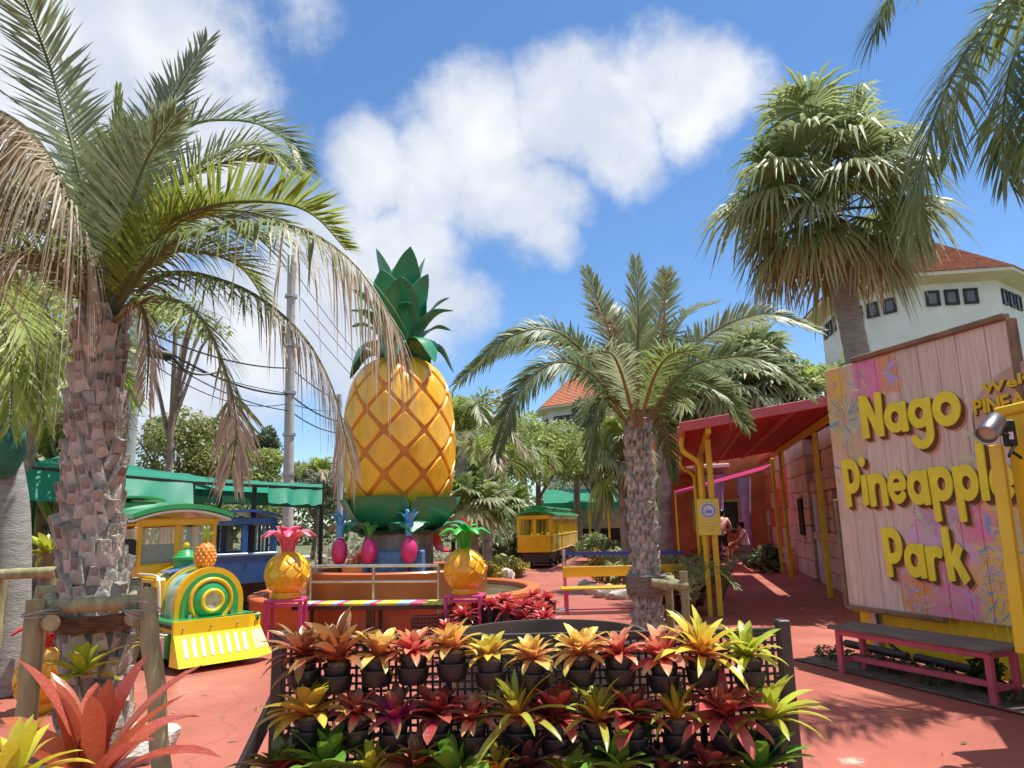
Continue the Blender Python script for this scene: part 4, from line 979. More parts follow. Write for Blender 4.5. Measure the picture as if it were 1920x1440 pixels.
# ------------------------------------------------------------------ background palms and trees
nprng = np.random.default_rng(7)
def leaf_cloud(blobs, n, size, c0, c1, c2=None, flat=.5, asp=.5):
    """n leaf faces spread through ellipsoid lobes -> mesh with pigment colours"""
    vol = np.array([b[1][0]*b[1][1]*b[1][2] for b in blobs])**.67; idx = nprng.choice(len(blobs), n, p=vol/vol.sum())
    ctr = np.array([tuple(b[0]) for b in blobs])[idx]; rad = np.array([tuple(b[1]) for b in blobs])[idx]
    d = nprng.normal(size=(n, 3)); d /= np.linalg.norm(d, axis=1)[:, None]
    r = nprng.uniform(.45, 1.06, n)**.55
    clump = nprng.normal(size=(n, 3))*.05
    p = ctr+(d*r[:, None]+clump)*rad
    nr = d*.7+nprng.normal(size=(n, 3))*.8; nr[:, 2] += flat; nr /= np.linalg.norm(nr, axis=1)[:, None]
    a = np.cross(nr, nprng.normal(size=(n, 3))); a /= np.linalg.norm(a, axis=1)[:, None]; b = np.cross(nr, a)
    s = size*nprng.uniform(.6, 1.35, n)[:, None]
    v = np.stack([p-a*s, p+b*s*asp, p+a*s+nr*s*-.2, p-b*s*asp], 1).reshape(-1, 3)
    me = bpy.data.meshes.new('crown'); me.vertices.add(4*n); me.vertices.foreach_set('co', v.ravel().astype(np.float32))
    me.loops.add(4*n); me.loops.foreach_set('vertex_index', np.arange(4*n, dtype=np.int32))
    me.polygons.add(n); me.polygons.foreach_set('loop_start', np.arange(0, 4*n, 4, dtype=np.int32)); 
    u = nprng.random(n)[:, None]; col = np.array(c0)*(1-u)+np.array(c1)*u
    if c2 is not None:
        k = nprng.random(n) < .18; col[k] = np.array(c2)
    at = me.attributes.new('Col', 'FLOAT_COLOR', 'POINT'); at.data.foreach_set('color', np.concatenate([np.repeat(col, 4, 0), np.ones((4*n, 1))], 1).ravel().astype(np.float32))
    me.materials.append(LFM); me.update(calc_edges=True); me.validate(); return me
TRK = M('tree_bark', (.22, .18, .14), .9, .25, 5, .8, 14)
def lobes(R, H, k, rnd):
    out = [((0, 0, 0), (R*.7, R*.7, H*.7))]
    for i in range(k):
        a = rnd.uniform(0, 6.28); e = rnd.uniform(-.7, 1.2); q_ = .62
        out.append(((R*q_*math.cos(a)*math.cos(e), R*q_*math.sin(a)*math.cos(e), H*q_*math.sin(e)), (R*rnd.uniform(.25, .45), R*rnd.uniform(.25, .45), H*rnd.uniform(.25, .42))))
    return out
rb = random.Random(77)
def tree(label, px, py, Y, R, H, c0, c1, n=4500, size=.11, c2=None, name='leafy_tree', grp=None, k=12, asp=.5):
    c = P(px, py, Y); t = thing(name, label, 'tree', (c.x, Y, 0), group=grp)
    m = MB(); m.tube(crv([V((0, 0, 0)), V((rb.gauss(0, .1), 0, c.z*.5)), V((0, 0, c.z))], 10), [.13*max(.5, R/2)*(1-.05*i) for i in range(11)], 9)
    for i in range(6):
        a = rb.uniform(0, 6.28); m.tube([V((0, 0, c.z*.55)), V((math.cos(a)*R*.4, math.sin(a)*R*.4, c.z*.9)), V((math.cos(a)*R*.7, math.sin(a)*R*.7, c.z+H*.3))], [.06, .04, .015], 6)
    m.build('trunk', TRK, t, 60)
    ob('crown', leaf_cloud(lobes(R, H, k, rb), n, size, c0, c1, c2, asp=asp), t, (0, 0, c.z)); return t
def shrub(label, px, py, Y, R, H, c0, c1, n=900, size=.09, c2=None, name='shrub', grp=None, cat='shrub', asp=.45):
    c = P(px, py, Y); o_ = ob(name, leaf_cloud(lobes(R, H, 7, rb), n, size, c0, c1, c2, asp=asp), None, (c.x, Y, max(H*.75, c.z))); o_.location.z = H*.8
    return tag(o_, label, cat, grp)
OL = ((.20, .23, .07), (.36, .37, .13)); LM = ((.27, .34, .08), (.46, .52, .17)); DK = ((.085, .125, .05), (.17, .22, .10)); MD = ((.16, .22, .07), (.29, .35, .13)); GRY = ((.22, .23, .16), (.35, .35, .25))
tree('round olive green tree rising behind the green tent', 335, 850, 27, 2.1, 1.9, *OL, 9000, .085, name='round_tree')
tree('dark green tree showing between the round tree and the pole', 415, 835, 33, 1.4, 1.6, *DK, 4000, .09)
tree('low yellowish tree left of the grey pole', 470, 880, 30, 1.7, 1.2, *LM, 5000, .09)
tree('dark pointed tree just left of the grey pole', 497, 838, 36, .9, 1.3, *DK, 3000, .09)
tree('dry grey green bush right behind the grey pole', 590, 905, 32, 1.7, 1.1, *GRY, 4500, .09)
tree('mid green tree behind the left end of the tent', 60, 850, 20, 2.4, 1.6, *MD, 6000, .10)
tree('pale lime leafed tree with thin branches over the left tent', 75, 600, 15, 1.6, 1.1, *LM, 2600, .075, k=18)
tree('lime leaf sprays showing behind the shaggy palm crown', 330, 600, 19, 1.7, .8, *LM, 1500, .07, k=18)
tree('mid green tree under the tent roof beside the pole', 430, 960, 29, 2.6, .9, *MD, 5000, .09)
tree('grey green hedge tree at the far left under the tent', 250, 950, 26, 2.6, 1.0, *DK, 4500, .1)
tree('low dark tree behind the fountain railing', 640, 935, 35, 2.2, 1.2, *DK, 4000, .1)
tree('bright yellow green tree above the yellow train', 1010, 850, 36, 2.9, 2.2, *LM, 8000, .11)
tree('lime green tree left of the yellow train', 900, 850, 34, 2.2, 2.2, *MD, 6000, .11)
tree('olive tree behind the small date palm', 1110, 860, 40, 2.6, 2.2, *OL, 6000, .11)
tree('dark tree in front of the distant orange roof', 1110, 800, 46, 1.8, 2.6, *DK, 5000, .12)
tree('tree behind the red canopy beside the date palm', 1240, 800, 30, 1.9, 2.0, *MD, 5000, .11)
tree('shaded tree over the far end of the red canopy', 1250, 860, 36, 2.4, 1.8, *OL, 4500, .11)
tree('leafy tree far behind the right palms', 1330, 740, 44, 3.0, 2.0, *LM, 5500, .11)
tree('leafy tree behind the fan palm trunk', 1470, 730, 42, 2.8, 2.0, *LM, 5500, .11)
# a palm of each kind is built once, then copied
def bg_feather(label, loc, hz, fl, cols, seed, lw=.05, n=30, nf=17, r=.14, ll=.34, first=None, sc=1., rz=0, grp='background feather palms'):
    if first: return dup(first, loc, rz, sc, label, grp)
    rn = random.Random(seed); t = thing('feather_palm', label, 'palm tree', loc, rz, grp)
    palm_trunk_simple(t, hz, r)
    for i in range(nf):
        az = i*2.4+rn.gauss(0, .2); el = math.radians(rn.uniform(15, 80)); L = fl*rn.uniform(.8, 1.1); h_ = V((math.cos(az), math.sin(az), 0)); O = V((0, 0, hz))
        p1 = O+h_*L*.35*math.cos(el)+UPZ*L*.42*math.sin(el); p2 = p1+h_*L*.35+UPZ*L*.22*math.sin(el-.5); p3 = p2+h_*L*.22*math.cos(.4)-UPZ*L*.28
        frond([O, p1, p2, p3], rn, n=n, ll=ll*fl, lw=lw, droop=.35, cols=rn.choice(cols), seg=3, r0=.025, dead=(.9, 2.5) if i % 5 else (.3, .9)).build('frond', FRM, t)
    return t
def palm_trunk_simple(t, hz, r):
    MB().tube([V((math.sin(i*.3)*.02, 0, hz*i/24)) for i in range(25)], [r*(1.1-.25*i/24+.06*(i % 2)) for i in range(25)], 12).build('trunk', BARK, t, 60)
def bg_fan(label, loc, hz, R, cols, seed, nl=20, r=.13, pet=.55, first=None, sc=1., rz=0, grp='background fan palms', dead=.2):
    if first: return dup(first, loc, rz, sc, label, grp)
    rn = random.Random(seed); t = thing('fan_palm', label, 'palm tree', loc, rz, grp); palm_trunk_simple(t, hz, r)
    for i in range(nl):
        u = (i+.5)/nl; el = math.radians(80-115*u); az = i*2.4+rn.gauss(0, .2); D = V((math.cos(az)*math.cos(el), math.sin(az)*math.cos(el), math.sin(el)))
        side = V((-math.sin(az), math.cos(az), 0)); Nn = side.cross(D); Nn = -Nn if Nn.z < 0 else Nn
        fan(V((0, 0, hz)), D, Nn, rn, pet*rn.uniform(.8, 1.2), R*rn.uniform(.85, 1.1), 22, 140, .35+.3*u, rn.choice(cols), dead=dead*u*2, split=.5, r0=.014).build('fan_leaf', FRM, t)
    return t
def gp(px, Y): p = P(px, 1000, Y); return V((p.x, Y, 0))
fa = bg_feather('feather palm with loose crown right beside the giant pineapple', gp(912, 20), 2.9, 1.9, ['green', 'pale', 'lime'], 3)
for px, Y, sc, rz, lb in ((868, 30, 1.75, 1.2, 'tall grey feather palm far behind the pineapple crown'), (985, 31, 1.2, 2.6, 'feather palm rising behind the yellow train'), (1085, 38, 1.3, .4, 'feather palm behind the leading yellow train car'),
                       (1250, 24, 1.75, 3.3, 'feather palm partly hidden behind the small date palm'), (1275, 32, 2.0, 5.1, 'feather palm above the far end of the red canopy'), (28, 11, 1.2, 4.2, 'feather palm at the far left behind the dead frond'), (1560, 30, 2.0, .9, 'feather palm behind the fan palm trunk')):
    bg_feather(lb, gp(px, Y), 0, 0, 0, 0, first=fa, sc=sc, rz=rz)
co = bg_feather('small coconut palm with a reddish dead leaf behind the tent corner', gp(598, 30), 3.6, 1.35, ['lime', 'lime', 'green'], 9, nf=11, r=.07, ll=.3, grp='small coconut palms')
ff = bg_fan('yellow green fan palm left of the yellow train', gp(888, 18), 1.9, .62, ['lime', 'pale', 'green'], 5)
for px, Y, sc, rz, lb in ((1172, 16, (.8, .8, 1.45), .5, 'pale fan palm beside the small date palm trunk'), (955, 27, 1.1, 2.2, 'fan palm behind the rearmost train car'), (75, 13, 1.35, 2.0, 'fan palm behind the left end of the tent')):
    bg_fan(lb, gp(px, Y), 0, 0, 0, 0, first=ff, sc=sc, rz=rz)
ft = bg_fan('tall pale fan palm rising above the red canopy', gp(1400, 28.5), 6.6, 1.45, ['pale', 'pale', 'grey'], 12, nl=22, r=.2, pet=.9, grp='tall fan palms behind the canopy')
for px, Y, sc, rz, lb in ((1465, 29, 1.0, 1.1, 'tall fan palm over the right half of the red canopy'), (1530, 28.5, .88, 2.9, 'tall fan palm between the red canopy and the sign'), (1325, 29.5, .95, 3.4, 'tall fan palm above the canopy downpipe'), (1435, 31, 1.2, 3.9, 'tallest pale fan palm behind the date palm fronds'), (1690, 26, .88, .3, 'fan palm whose leaves show over the top of the sign')):
    bg_fan(lb, gp(px, Y), 0, 0, 0, 0, first=ft, sc=sc, rz=rz)
bl = []
for i in range(70):
    x = -75+150*i/69+rb.gauss(0, .8); h = rb.uniform(2.0, 3.4)*(1.25 if x < -8 else 1); bl.append(((x, 62+rb.gauss(0, 3)-abs(x)*.12, h*.8), (rb.uniform(1.8, 3.2), 1.6, h)))
dw = ob('distant_trees', leaf_cloud(bl, 30000, .26, (.10, .15, .05), (.24, .29, .10), (.30, .31, .14)), kind='stuff'); tag(dw, 'mixed green band of distant trees closing the park', 'trees')
# low planting
CRO = ((.30, .29, .05), (.50, .46, .12))
shrub('yellow leaved croton bed left of the yellow train', 935, 1030, 20.5, 1.0, .38, *CRO, 1500, .10, name='croton_shrub')
shrub('yellow leaved croton right behind the green crowned statue', 905, 1035, 18.5, .6, .36, *CRO, 900, .09, name='croton_shrub')
shrub('clipped green hedge bush behind the pink crowned statue', 500, 1030, 20, 1.2, .5, *LM, 2200, .06, name='hedge_bush')
shrub('clipped green hedge bush further left under the tent', 430, 1030, 22, 1.3, .5, *MD, 2200, .06, name='hedge_bush')
shrub('red leaved cordyline clump behind the pink ornaments', 700, 1010, 18.6, .7, .55, (.28, .05, .03), (.45, .14, .05), 700, .13, name='cordyline_shrub', asp=.16)
shrub('red and green bromeliad clump left of the pink ornaments', 610, 1040, 17.5, .8, .3, (.30, .06, .05), (.20, .16, .05), 700, .10, name='bromeliad_clump', asp=.2)
shrub('reddish shrub right of the concrete pedestal', 880, 1000, 17, .5, .5, (.25, .10, .07), (.30, .2, .1), 600, .09, name='cordyline_shrub', asp=.2)
shrub('green shrub strip on the island beside the leading train car', 1120, 1000, 27, 1.0, .6, *MD, 1600, .08, name='island_shrub')
shrub('golden feathery shrub on the island by the path', 1140, 1040, 16.5, .6, .5, (.32, .27, .04), (.45, .38, .08), 700, .12, name='island_shrub', asp=.14)
shrub('variegated cream leaved shrub beside the date palm trunk', 1170, 1020, 18, .6, .5, (.30, .33, .16), (.52, .5, .28), 1100, .07, name='island_shrub')
shrub('dark maroon leaved ground planting behind the post pair', 1285, 1010, 14.5, .8, .45, (.16, .015, .02), (.32, .04, .04), 1500, .09, name='maroon_shrub', asp=.22)
shrub('dark maroon bed plants left of the canopy posts', 1262, 1070, 12.0, .55, .4, (.14, .015, .02), (.28, .05, .04), 1000, .08, name='maroon_shrub', asp=.22)
shrub('maroon plant beside the yellow notice', 1320, 1010, 17, .6, .5, (.2, .03, .03), (.35, .08, .06), 900, .09, name='maroon_shrub', asp=.22)
shrub('dark leafy plant along the shop wall by the far post', 1432, 1030, 20, .55, .45, *DK, 900, .10, name='wall_plant')
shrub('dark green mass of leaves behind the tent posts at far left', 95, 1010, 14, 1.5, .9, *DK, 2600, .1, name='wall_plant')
shrub('dark undergrowth behind the yellow croton bed', 930, 990, 26, 2.2, .8, *DK, 3000, .10, name='wall_plant')
shrub('undergrowth behind the ornaments and pedestal', 720, 1000, 24, 3.0, .7, *GRY, 3000, .10, name='wall_plant')
# small feather palm leaves by the canopy
rn = random.Random(8)
for px, py, Y, lb in ((1285, 1060, 11.5, 'small feather leaved palm at the foot of the yellow post pair'), (1345, 1015, 13.5, 'young palm arching before the shop path'), (1150, 1010, 15.5, 'young golden palm left of the date palm trunk'), (1270, 960, 13, 'young palm behind the date palm trunk')):
    t = thing('young_palm', lb, 'palm plant', gp(px, Y), 0, 'young palms in the beds')
    for i in range(7):
        az = i*.9+rn.gauss(0, .2); h_ = V((math.cos(az), math.sin(az), 0)); L = rn.uniform(.8, 1.15)
        frond([V((0, 0, .0)), h_*L*.25+UPZ*L*.55, h_*L*.6+UPZ*L*.72, h_*L+UPZ*L*.45], rn, n=26, ll=.30, lw=.022, cols=rn.choice(['green', 'yell', 'pale']), seg=2, r0=.012).build('frond', FRM, t)
# stones edging the beds
STONE = M('pale_limestone', (.50, .47, .42), .9, .2, 4, 1.0, 9, dirt=(.22, .2, .18), dscale=3)
def stone_mesh(seed):
    rn_ = random.Random(seed); m = MB(); m.ball((0, 0, 0), 1, 12, 8)
    ph = [rn_.uniform(0, 6) for _ in range(6)]
    m.v = [tuple(c_*(1+.18*math.sin(3*v_[0]+ph[0])*math.cos(2.5*v_[1]+ph[1])+.13*math.sin(6*v_[2]+5*v_[0]+ph[2])+.07*math.sin(11*v_[1]+9*v_[2]+ph[3])) for c_ in v_) for v_ in m.v]
    return m.mesh('edging_stone', STONE, 38)
SM = [stone_mesh(i) for i in range(4)]
def stone(p, s, label, grp):
    o_ = ob('edging_stone', random.choice(SM), None, (p.x, p.y, s*.32), random.uniform(0, 6)); o_.scale = (s*random.uniform(.9, 1.5), s, s*random.uniform(.55, .8)); tag(o_, label, 'stone', grp)
SI = -1
for px, Y in ((560, 18.6), (590, 18.2), (618, 17.8), (650, 17.6), (675, 18), (905, 18.4), (925, 18.8), (945, 19.4), (960, 20.4)):
    SI += 1
    stone(gp(px, Y), random.uniform(.22, .34), 'pale limestone, %s from left edging the bed behind the fountain' % ordn(SI),  'stones edging the bed behind the fountain')
SI = -1
for px, Y in ((1095, 16.4), (1110, 15.2), (1130, 14.6), (1155, 14.2), (1180, 14.2)):
    SI += 1
    stone(gp(px, Y), random.uniform(.14, .24), 'grey stone, %s from left edging the island by the train path' % ordn(SI), 'stones edging the planted island')
stone(V((-2.62, 5.15, 0)), .22, 'white limestone lump right of the timber guard', None); stone(V((-4.75, 5.9, 0)), .3, 'white limestone lump at the left edge behind the guard post', None)
stone(V((-2.85, 4.6, 0)), .14, 'small white limestone beside the foot of the timber guard', None)
# ------------------------------------------------------------------ plant rack in front
RK_Y = 3.25
tl = P(531, 1192, RK_Y); tr_ = P(1463, 1192, RK_Y); RX0, RX1, RZ = tl.x, tr_.x, (tl.z+tr_.z)/2
BLK = M('black_mesh_plastic', (.016, .015, .015), .42, .3, 10); BRP = M('brown_rack_post', (.06, .045, .04), .5, .2, 6, dirt=(.12, .1, .09))
RK = thing('plant_rack', 'black mesh plant rack full of bromeliad pots in the foreground', 'plant rack', ((RX0+RX1)/2, RK_Y, 0))
hw = (RX1-RX0)/2
for s_ in (-1, 1):
    MB().box((s_*(hw+.02), .02, RZ/2+.02), (.05, .06, RZ+.04), None, 0, .004).build('post', BRP, RK)
    MB().bar((s_*(hw+.02), .05, RZ*.8), (s_*(hw+.02)+s_*.0-(.32 if s_ < 0 else -.0), .05+(-.25 if s_ < 0 else .6), 0.02), .045, .045).build('brace', BRP, RK)
for z_ in (RZ-.01, RZ*.5, .12): MB().box((0, .03, z_), (2*hw-.02, .03, .03)).build('crossbar', BRP, RK)
npan = 6; pw = 2*hw/npan
for i in range(npan):
    for j in range(3):
        x0 = -hw+i*pw+.006; x1 = x0+pw-.012; z0 = .1+j*.3+.006; z1 = z0+.288; m = MB(); nv = 11; nh = 9
        for k in range(nv+1):
            x = x0+(x1-x0)*k/nv; m.box((x, 0, (z0+z1)/2), (.009 if 0 < k < nv else .016, .016, z1-z0))
        for k in range(nh+1):
            z_ = z0+(z1-z0)*k/nh; m.box(((x0+x1)/2, .001, z_), (x1-x0, .014, .009 if 0 < k < nh else .016))
        m.build('mesh_panel', BLK, RK)
POT = M('black_nursery_pot', (.014, .015, .018), .38, .3, 8, .1, 30); MOSS = M('dry_moss', (.26, .20, .11), 1, .4, 40, 1, 60, dirt=(.12, .09, .05), dscale=30)
pot_me = MB().lathe([(.045, -.075), (.054, -.005), (.060, -.005), (.060, .008), (.053, .008), (.050, -.01)], 20).mesh('pot', POT, 40)
hold_me = MB().lathe([(.052, -.098), (.062, -.08), (.067, -.04), (.071, -.038), (.071, -.03), (.064, -.03)], 20, a0=math.pi*.98, a1=math.pi*2.02).mesh('pot_holder', POT, 40)
mm = MB(); mm.ball((0, 0, -.002), (.049, .049, .026), 12, 6)
mm.v = [(x*(1+.1*math.sin(90*y)), y*(1+.1*math.cos(80*x)), z_+.006*math.sin(120*x+60*y)) for x, y, z_ in mm.v]
moss_me = mm.mesh('moss', MOSS, 60)
def bleaf(L, Wd, e0, e1, stops, cup=.35, n=8, tipw=1.7, wav=0.):
    """strap leaf: starts at elevation e0, ends at e1, channelled, coloured base to tip"""
    m = MB(); p = V((0, 0, 0)); vs = []; cl = []
    for i in range(n+1):
        u = i/n; e = math.radians(e0+(e1-e0)*u**1.15); d = V((math.cos(e), 0, math.sin(e))); nn = V((-d.z, 0, d.x))
        w = Wd*.5*(.62+.38*math.sin(math.pi*min(1, u*.9+.1)))*(1 if u < .62 else max(.03, 1-((u-.62)/.38)**(1.6+tipw))); c_ = grad(stops, u); c2 = lerp3(c_, stops[-1][1], .25)
        vs += [p+V((0, -w, 0))+nn*(w*cup), p, p+V((0, w, 0))+nn*(w*cup)]; cl += [c2, c_, c2]; p = p+d*(L/n)
    fs = []
    for i in range(n): fs += [(3*i, 3*i+1, 3*i+4, 3*i+3), (3*i+1, 3*i+2, 3*i+5, 3*i+4)]
    m.add(vs, fs, 0, cl); return m
SCH = dict(  # n leaves, length, width, colours base..tip
    peach=(20, .155, .034, [(0, (.55, .10, .05)), (.35, (.62, .27, .10)), (.75, (.60, .42, .10)), (1, (.48, .40, .10))]),
    pink=(18, .15, .034, [(0, (.50, .02, .05)), (.45, (.58, .10, .10)), (.8, (.52, .22, .12)), (1, (.42, .22, .10))]),
    bronze=(15, .20, .034, [(0, (.34, .03, .03)), (.4, (.30, .07, .03)), (.8, (.26, .13, .05)), (1, (.22, .14, .06))]),
    yellow=(20, .16, .036, [(0, (.60, .16, .04)), (.3, (.58, .33, .06)), (.7, (.50, .42, .06)), (1, (.40, .36, .06))]),
    magenta=(16, .16, .036, [(0, (.62, .01, .28)), (.3, (.60, .02, .20)), (.55, (.40, .10, .10)), (1, (.16, .13, .06))]),
    maroon=(17, .16, .044, [(0, (.16, .005, .02)), (.4, (.28, .012, .03)), (.8, (.42, .06, .06)), (1, (.40, .15, .06))]),
    coral=(15, .23, .048, [(0, (.36, .02, .03)), (.4, (.46, .06, .06)), (.8, (.52, .13, .10)), (1, (.46, .15, .09))]),
    stripe=(20, .27, .026, [(0, (.62, .18, .03)), (.25, (.56, .33, .04)), (.6, (.34, .36, .04)), (1, (.22, .26, .04))]),
    lime=(18, .20, .032, [(0, (.36, .38, .03)), (.5, (.40, .45, .04)), (1, (.32, .36, .05))]),
    green=(18, .22, .044, [(0, (.22, .34, .04)), (.5, (.15, .30, .04)), (1, (.10, .22, .03))]),
    dark=(18, .20, .034, [(0, (.14, .03, .04)), (.5, (.09, .03, .04)), (1, (.12, .06, .05))]),
    rosegreen=(16, .20, .046, [(0, (.60, .03, .14)), (.3, (.42, .05, .10)), (.5, (.16, .15, .05)), (1, (.09, .15, .03))]),
    orange=(20, .27, .036, [(0, (.66, .06, .03)), (.25, (.64, .24, .03)), (.6, (.56, .48, .05)), (1, (.46, .44, .07))]))
RINGS = [(78, 52, .62), (62, 22, .88), (40, -8, 1.0), (14, -48, 1.0)]
LEAF = {}
def rosette(t, kind, z0, rn_, sc=1., name='leaf'):
    n, L, Wd, st = SCH[kind]
    if L < .3: n += 15; L *= .92; Wd *= 1.05
    if L < .4: st = [(a_, tuple(min(.85, x_*1.35) for x_ in c_)) for a_, c_ in st]
    if kind not in LEAF:
        LEAF[kind] = [bleaf(L*f_, Wd, e0, e1, st).mesh('leaf', BRM, 60) for e0, e1, f_ in (RINGS if L < .4 else [(82, 62, .8), (72, 38, 1), (58, 12, 1), (38, -25, .95)])]
    az0 = rn_.uniform(0, 6.28); tx, ty = rn_.gauss(0, .10), rn_.gauss(0, .10); sc *= rn_.uniform(.86, 1.14)
    for i in range(n):
        u = (i+.5)/n; k = min(3, int(u*4)); az = az0+i*2.39996+rn_.gauss(0, .2)
        o_ = ob(name, LEAF[kind][k], t, (math.cos(az)*.008, math.sin(az)*.008, z0+.012*(1-u))); s_ = sc*rn_.uniform(.85, 1.18)
        o_.rotation_euler = (rn_.gauss(tx*math.cos(az)+ty*math.sin(az), .12), rn_.gauss(ty*math.cos(az)-tx*math.sin(az), .14), az); o_.scale = (s_, s_*rn_.uniform(.9, 1.15), s_)
PN = dict(peach='peach and yellow', pink='pink red', bronze='bronze', yellow='golden yellow', magenta='magenta hearted', maroon='dark red', coral='large coral red', stripe='long striped yellow green', lime='lime green', green='broad green', dark='dark purple', rosegreen='rose and green', orange='large yellow with red heart')
rn = random.Random(101)
def rowplants(py, row, lst, Yoff, zoff=0):
    N = len(lst)
    for i, (px, kind, sc) in enumerate(lst):
        p = P(px, py, RK_Y-.085-Yoff)
        t = thing('potted_bromeliad', '%s bromeliad pot, %s from left in %s row of rack' % (PN[kind], ordn(i), row), 'potted plant', (p.x+rn.gauss(0, .012), p.y, p.z+zoff+rn.gauss(0, .012)), 0, 'bromeliad pots on the rack')
        o_ = ob('pot', pot_me, t); o_.rotation_euler = (rn.gauss(0, .05), rn.gauss(0, .05), 0)
        ob('pot_holder', hold_me, t); ob('moss', moss_me, t)
        rosette(t, kind, .016, rn, sc)
rowplants(1238, 'top', [(572, 'bronze', 1.1), (632, 'bronze', 1.2), (706, 'peach', 1.05), (776, 'pink', 1.0), (840, 'peach', 1.0), (915, 'yellow', 1.0), (1003, 'peach', .9), (1082, 'peach', 1.1), (1160, 'pink', 1.05), (1240, 'pink', 1.15), (1312, 'orange', .85), (1398, 'lime', 1.1)], 0)
rowplants(1355, 'middle', [(590, 'yellow', 1.3), (667, 'pink', 1.1), (737, 'magenta', 1.1), (815, 'maroon', 1.15), (886, 'pink', .95), (966, 'stripe', 1.1), (1042, 'maroon', 1.1), (1122, 'stripe', 1.0), (1200, 'maroon', 1.15), (1278, 'stripe', .95), (1370, 'coral', 1.1), (1445, 'lime', 1.2)], .02)
rowplants(1462, 'bottom', [(530, 'rosegreen', 1.15), (612, 'green', 1.2), (690, 'lime', 1.1), (775, 'bronze', 1.1), (860, 'green', 1.1), (935, 'stripe', .8), (1000, 'dark', 1.2), (1075, 'lime', .9), (1160, 'green', 1.25), (1245, 'dark', 1.1), (1325, 'maroon', 1.1), (1420, 'green', 1.2)], .05)
# ------------------------------------------------------------------ round brown tub behind the rack
TUB = M('brown_tub_sheet', (.085, .06, .05), .42, .2, 3, dirt=(.2, .17, .15), dscale=1.5)
p = P(1022, 1162, 5.3)
t = thing('round_tub', 'large round dark brown tub rim behind the plant rack', 'tub', (p.x, 4.72, 0))
R_ = .62
MB().lathe([(R_, 0), (R_, p.z-.02), (R_-.004, p.z), (R_-.028, p.z), (R_-.03, p.z-.02), (R_-.03, p.z-.3)], 64, cap=False).build('shell', TUB, t, 40)
MB().lathe([(0, p.z-.28), (R_-.03, p.z-.28)], 40, cap=False).build('soil', MOSS, t)
for k in range(8): MB().box((0, 0, 0), (.03, .008, p.z*.8)).build('seam', TUB, t, None, (R_*math.cos(k*.785), R_*math.sin(k*.785), p.z*.5), k*.785+1.571)
# ------------------------------------------------------------------ red bromeliads by the fountain
def bromel(label, px, pyb, Y, kind, sc, grp='red bromeliads beside the fountain', pot=True):
    b = P(px, pyb, Y); t = thing('potted_bromeliad', label, 'potted plant', (b.x, Y, 0), 0, grp); h = max(.12, b.z)
    MB().lathe([(.09, 0), (.13, h), (.14, h), (.14, h+.02), (.12, h+.02), (.11, h-.02)], 18).build('pot', POT, t, 40)
    rosette(t, kind, h, rn, sc)
SCH['scarlet'] = (18, .17, .034, [(0, (.22, .01, .02)), (.4, (.42, .02, .04)), (.8, (.50, .07, .07)), (1, (.36, .05, .05))]); PN['scarlet'] = 'scarlet'
k_ = 0
for px, py, Y, sc in ((870, 1148, 9.6, 1.2), (840, 1172, 9.1, 1.1), (920, 1128, 9.9, 1.4), (955, 1140, 9.6, 1.3), (985, 1130, 9.9, 1.4), (1012, 1140, 9.7, 1.4), (975, 1152, 9.2, 1.3), (1025, 1118, 10.2, 1.3), (1000, 1112, 10.5, 1.2), (945, 1118, 10.4, 1.2), (1020, 1152, 9.3, 1.2), (890, 1135, 10.0, 1.2)):
    bromel('scarlet bromeliad pot, %s of the cluster right of the green crowned statue' % ordn(k_), px, py+12, Y, 'scarlet', sc); k_ += 1
CRT = M('dark_red_crate', (.07, .015, .02), .5, .2)
for px, Y, lb in ((798, 9.75, 'dark red plastic crate under the striped bench end'), (845, 9.85, 'dark red plastic crate behind the pink stool'), (895, 10.1, 'dark red plastic crate right of the pink stool')):
    p = gp(px, Y); t = thing('plastic_crate', lb, 'crate', p, 0, 'dark red crates by the fountain')
    for s_ in (-1, 1):
        m = MB()
        for k in range(8): m.box((-.17+.34*k/7, s_*.11, .16), (.014, .012, .32))
        for k in range(7): m.box((0, s_*.11, .01+.3*k/6), (.34, .014, .014))
        m.build('side', CRT, t); m = MB()
        for k in range(6): m.box((s_*.17, -.1+.2*k/5, .16), (.012, .014, .32))
        for k in range(7): m.box((s_*.17, 0, .01+.3*k/6), (.014, .2, .014))
        m.build('side', CRT, t)
# ------------------------------------------------------------------ big bromeliads in the lower left corner
rn = random.Random(55)
SCH['rust'] = (20, .70, .125, [(0, (.42, .26, .07)), (.2, (.50, .15, .06)), (.7, (.50, .10, .055)), (1, (.40, .11, .06))]); SCH['gold'] = (20, .55, .10, [(0, (.32, .36, .05)), (.4, (.52, .48, .03)), (1, (.56, .50, .05))])
SCH['fern'] = (16, .30, .07, [(0, (.28, .36, .03)), (.5, (.42, .50, .03)), (1, (.50, .55, .05))])
for kind, px, py, Y, lb, sc in (('rust', 165, 1500, 2.75, 'large rusty red bromeliad in the lower left corner', .66), ('gold', 15, 1490, 2.35, 'large golden yellow bromeliad at the lower left edge', .44)):
    b = P(px, py, Y); t = thing('garden_bromeliad', lb, 'bromeliad', (b.x, Y, b.z-.02)); rosette(t, kind, .03, rn, sc)
    MB().lathe([(.03, -b.z+.02), (.06, -.1), (.05, .04)], 12).build('stem', RACH, t)
b = P(150, 1270, 4.68); t = thing('epiphyte_fern', 'bright yellow green fern growing on the shaggy palm trunk', 'fern', (b.x, 4.70, b.z)); rosette(t, 'fern', 0, rn, 1.0)
b = P(262, 1215, 4.78); t = thing('epiphyte_fern', 'tiny green fern on the right side of the shaggy trunk', 'fern', (b.x, 4.86, b.z)); rosette(t, 'fern', 0, rn, .3)
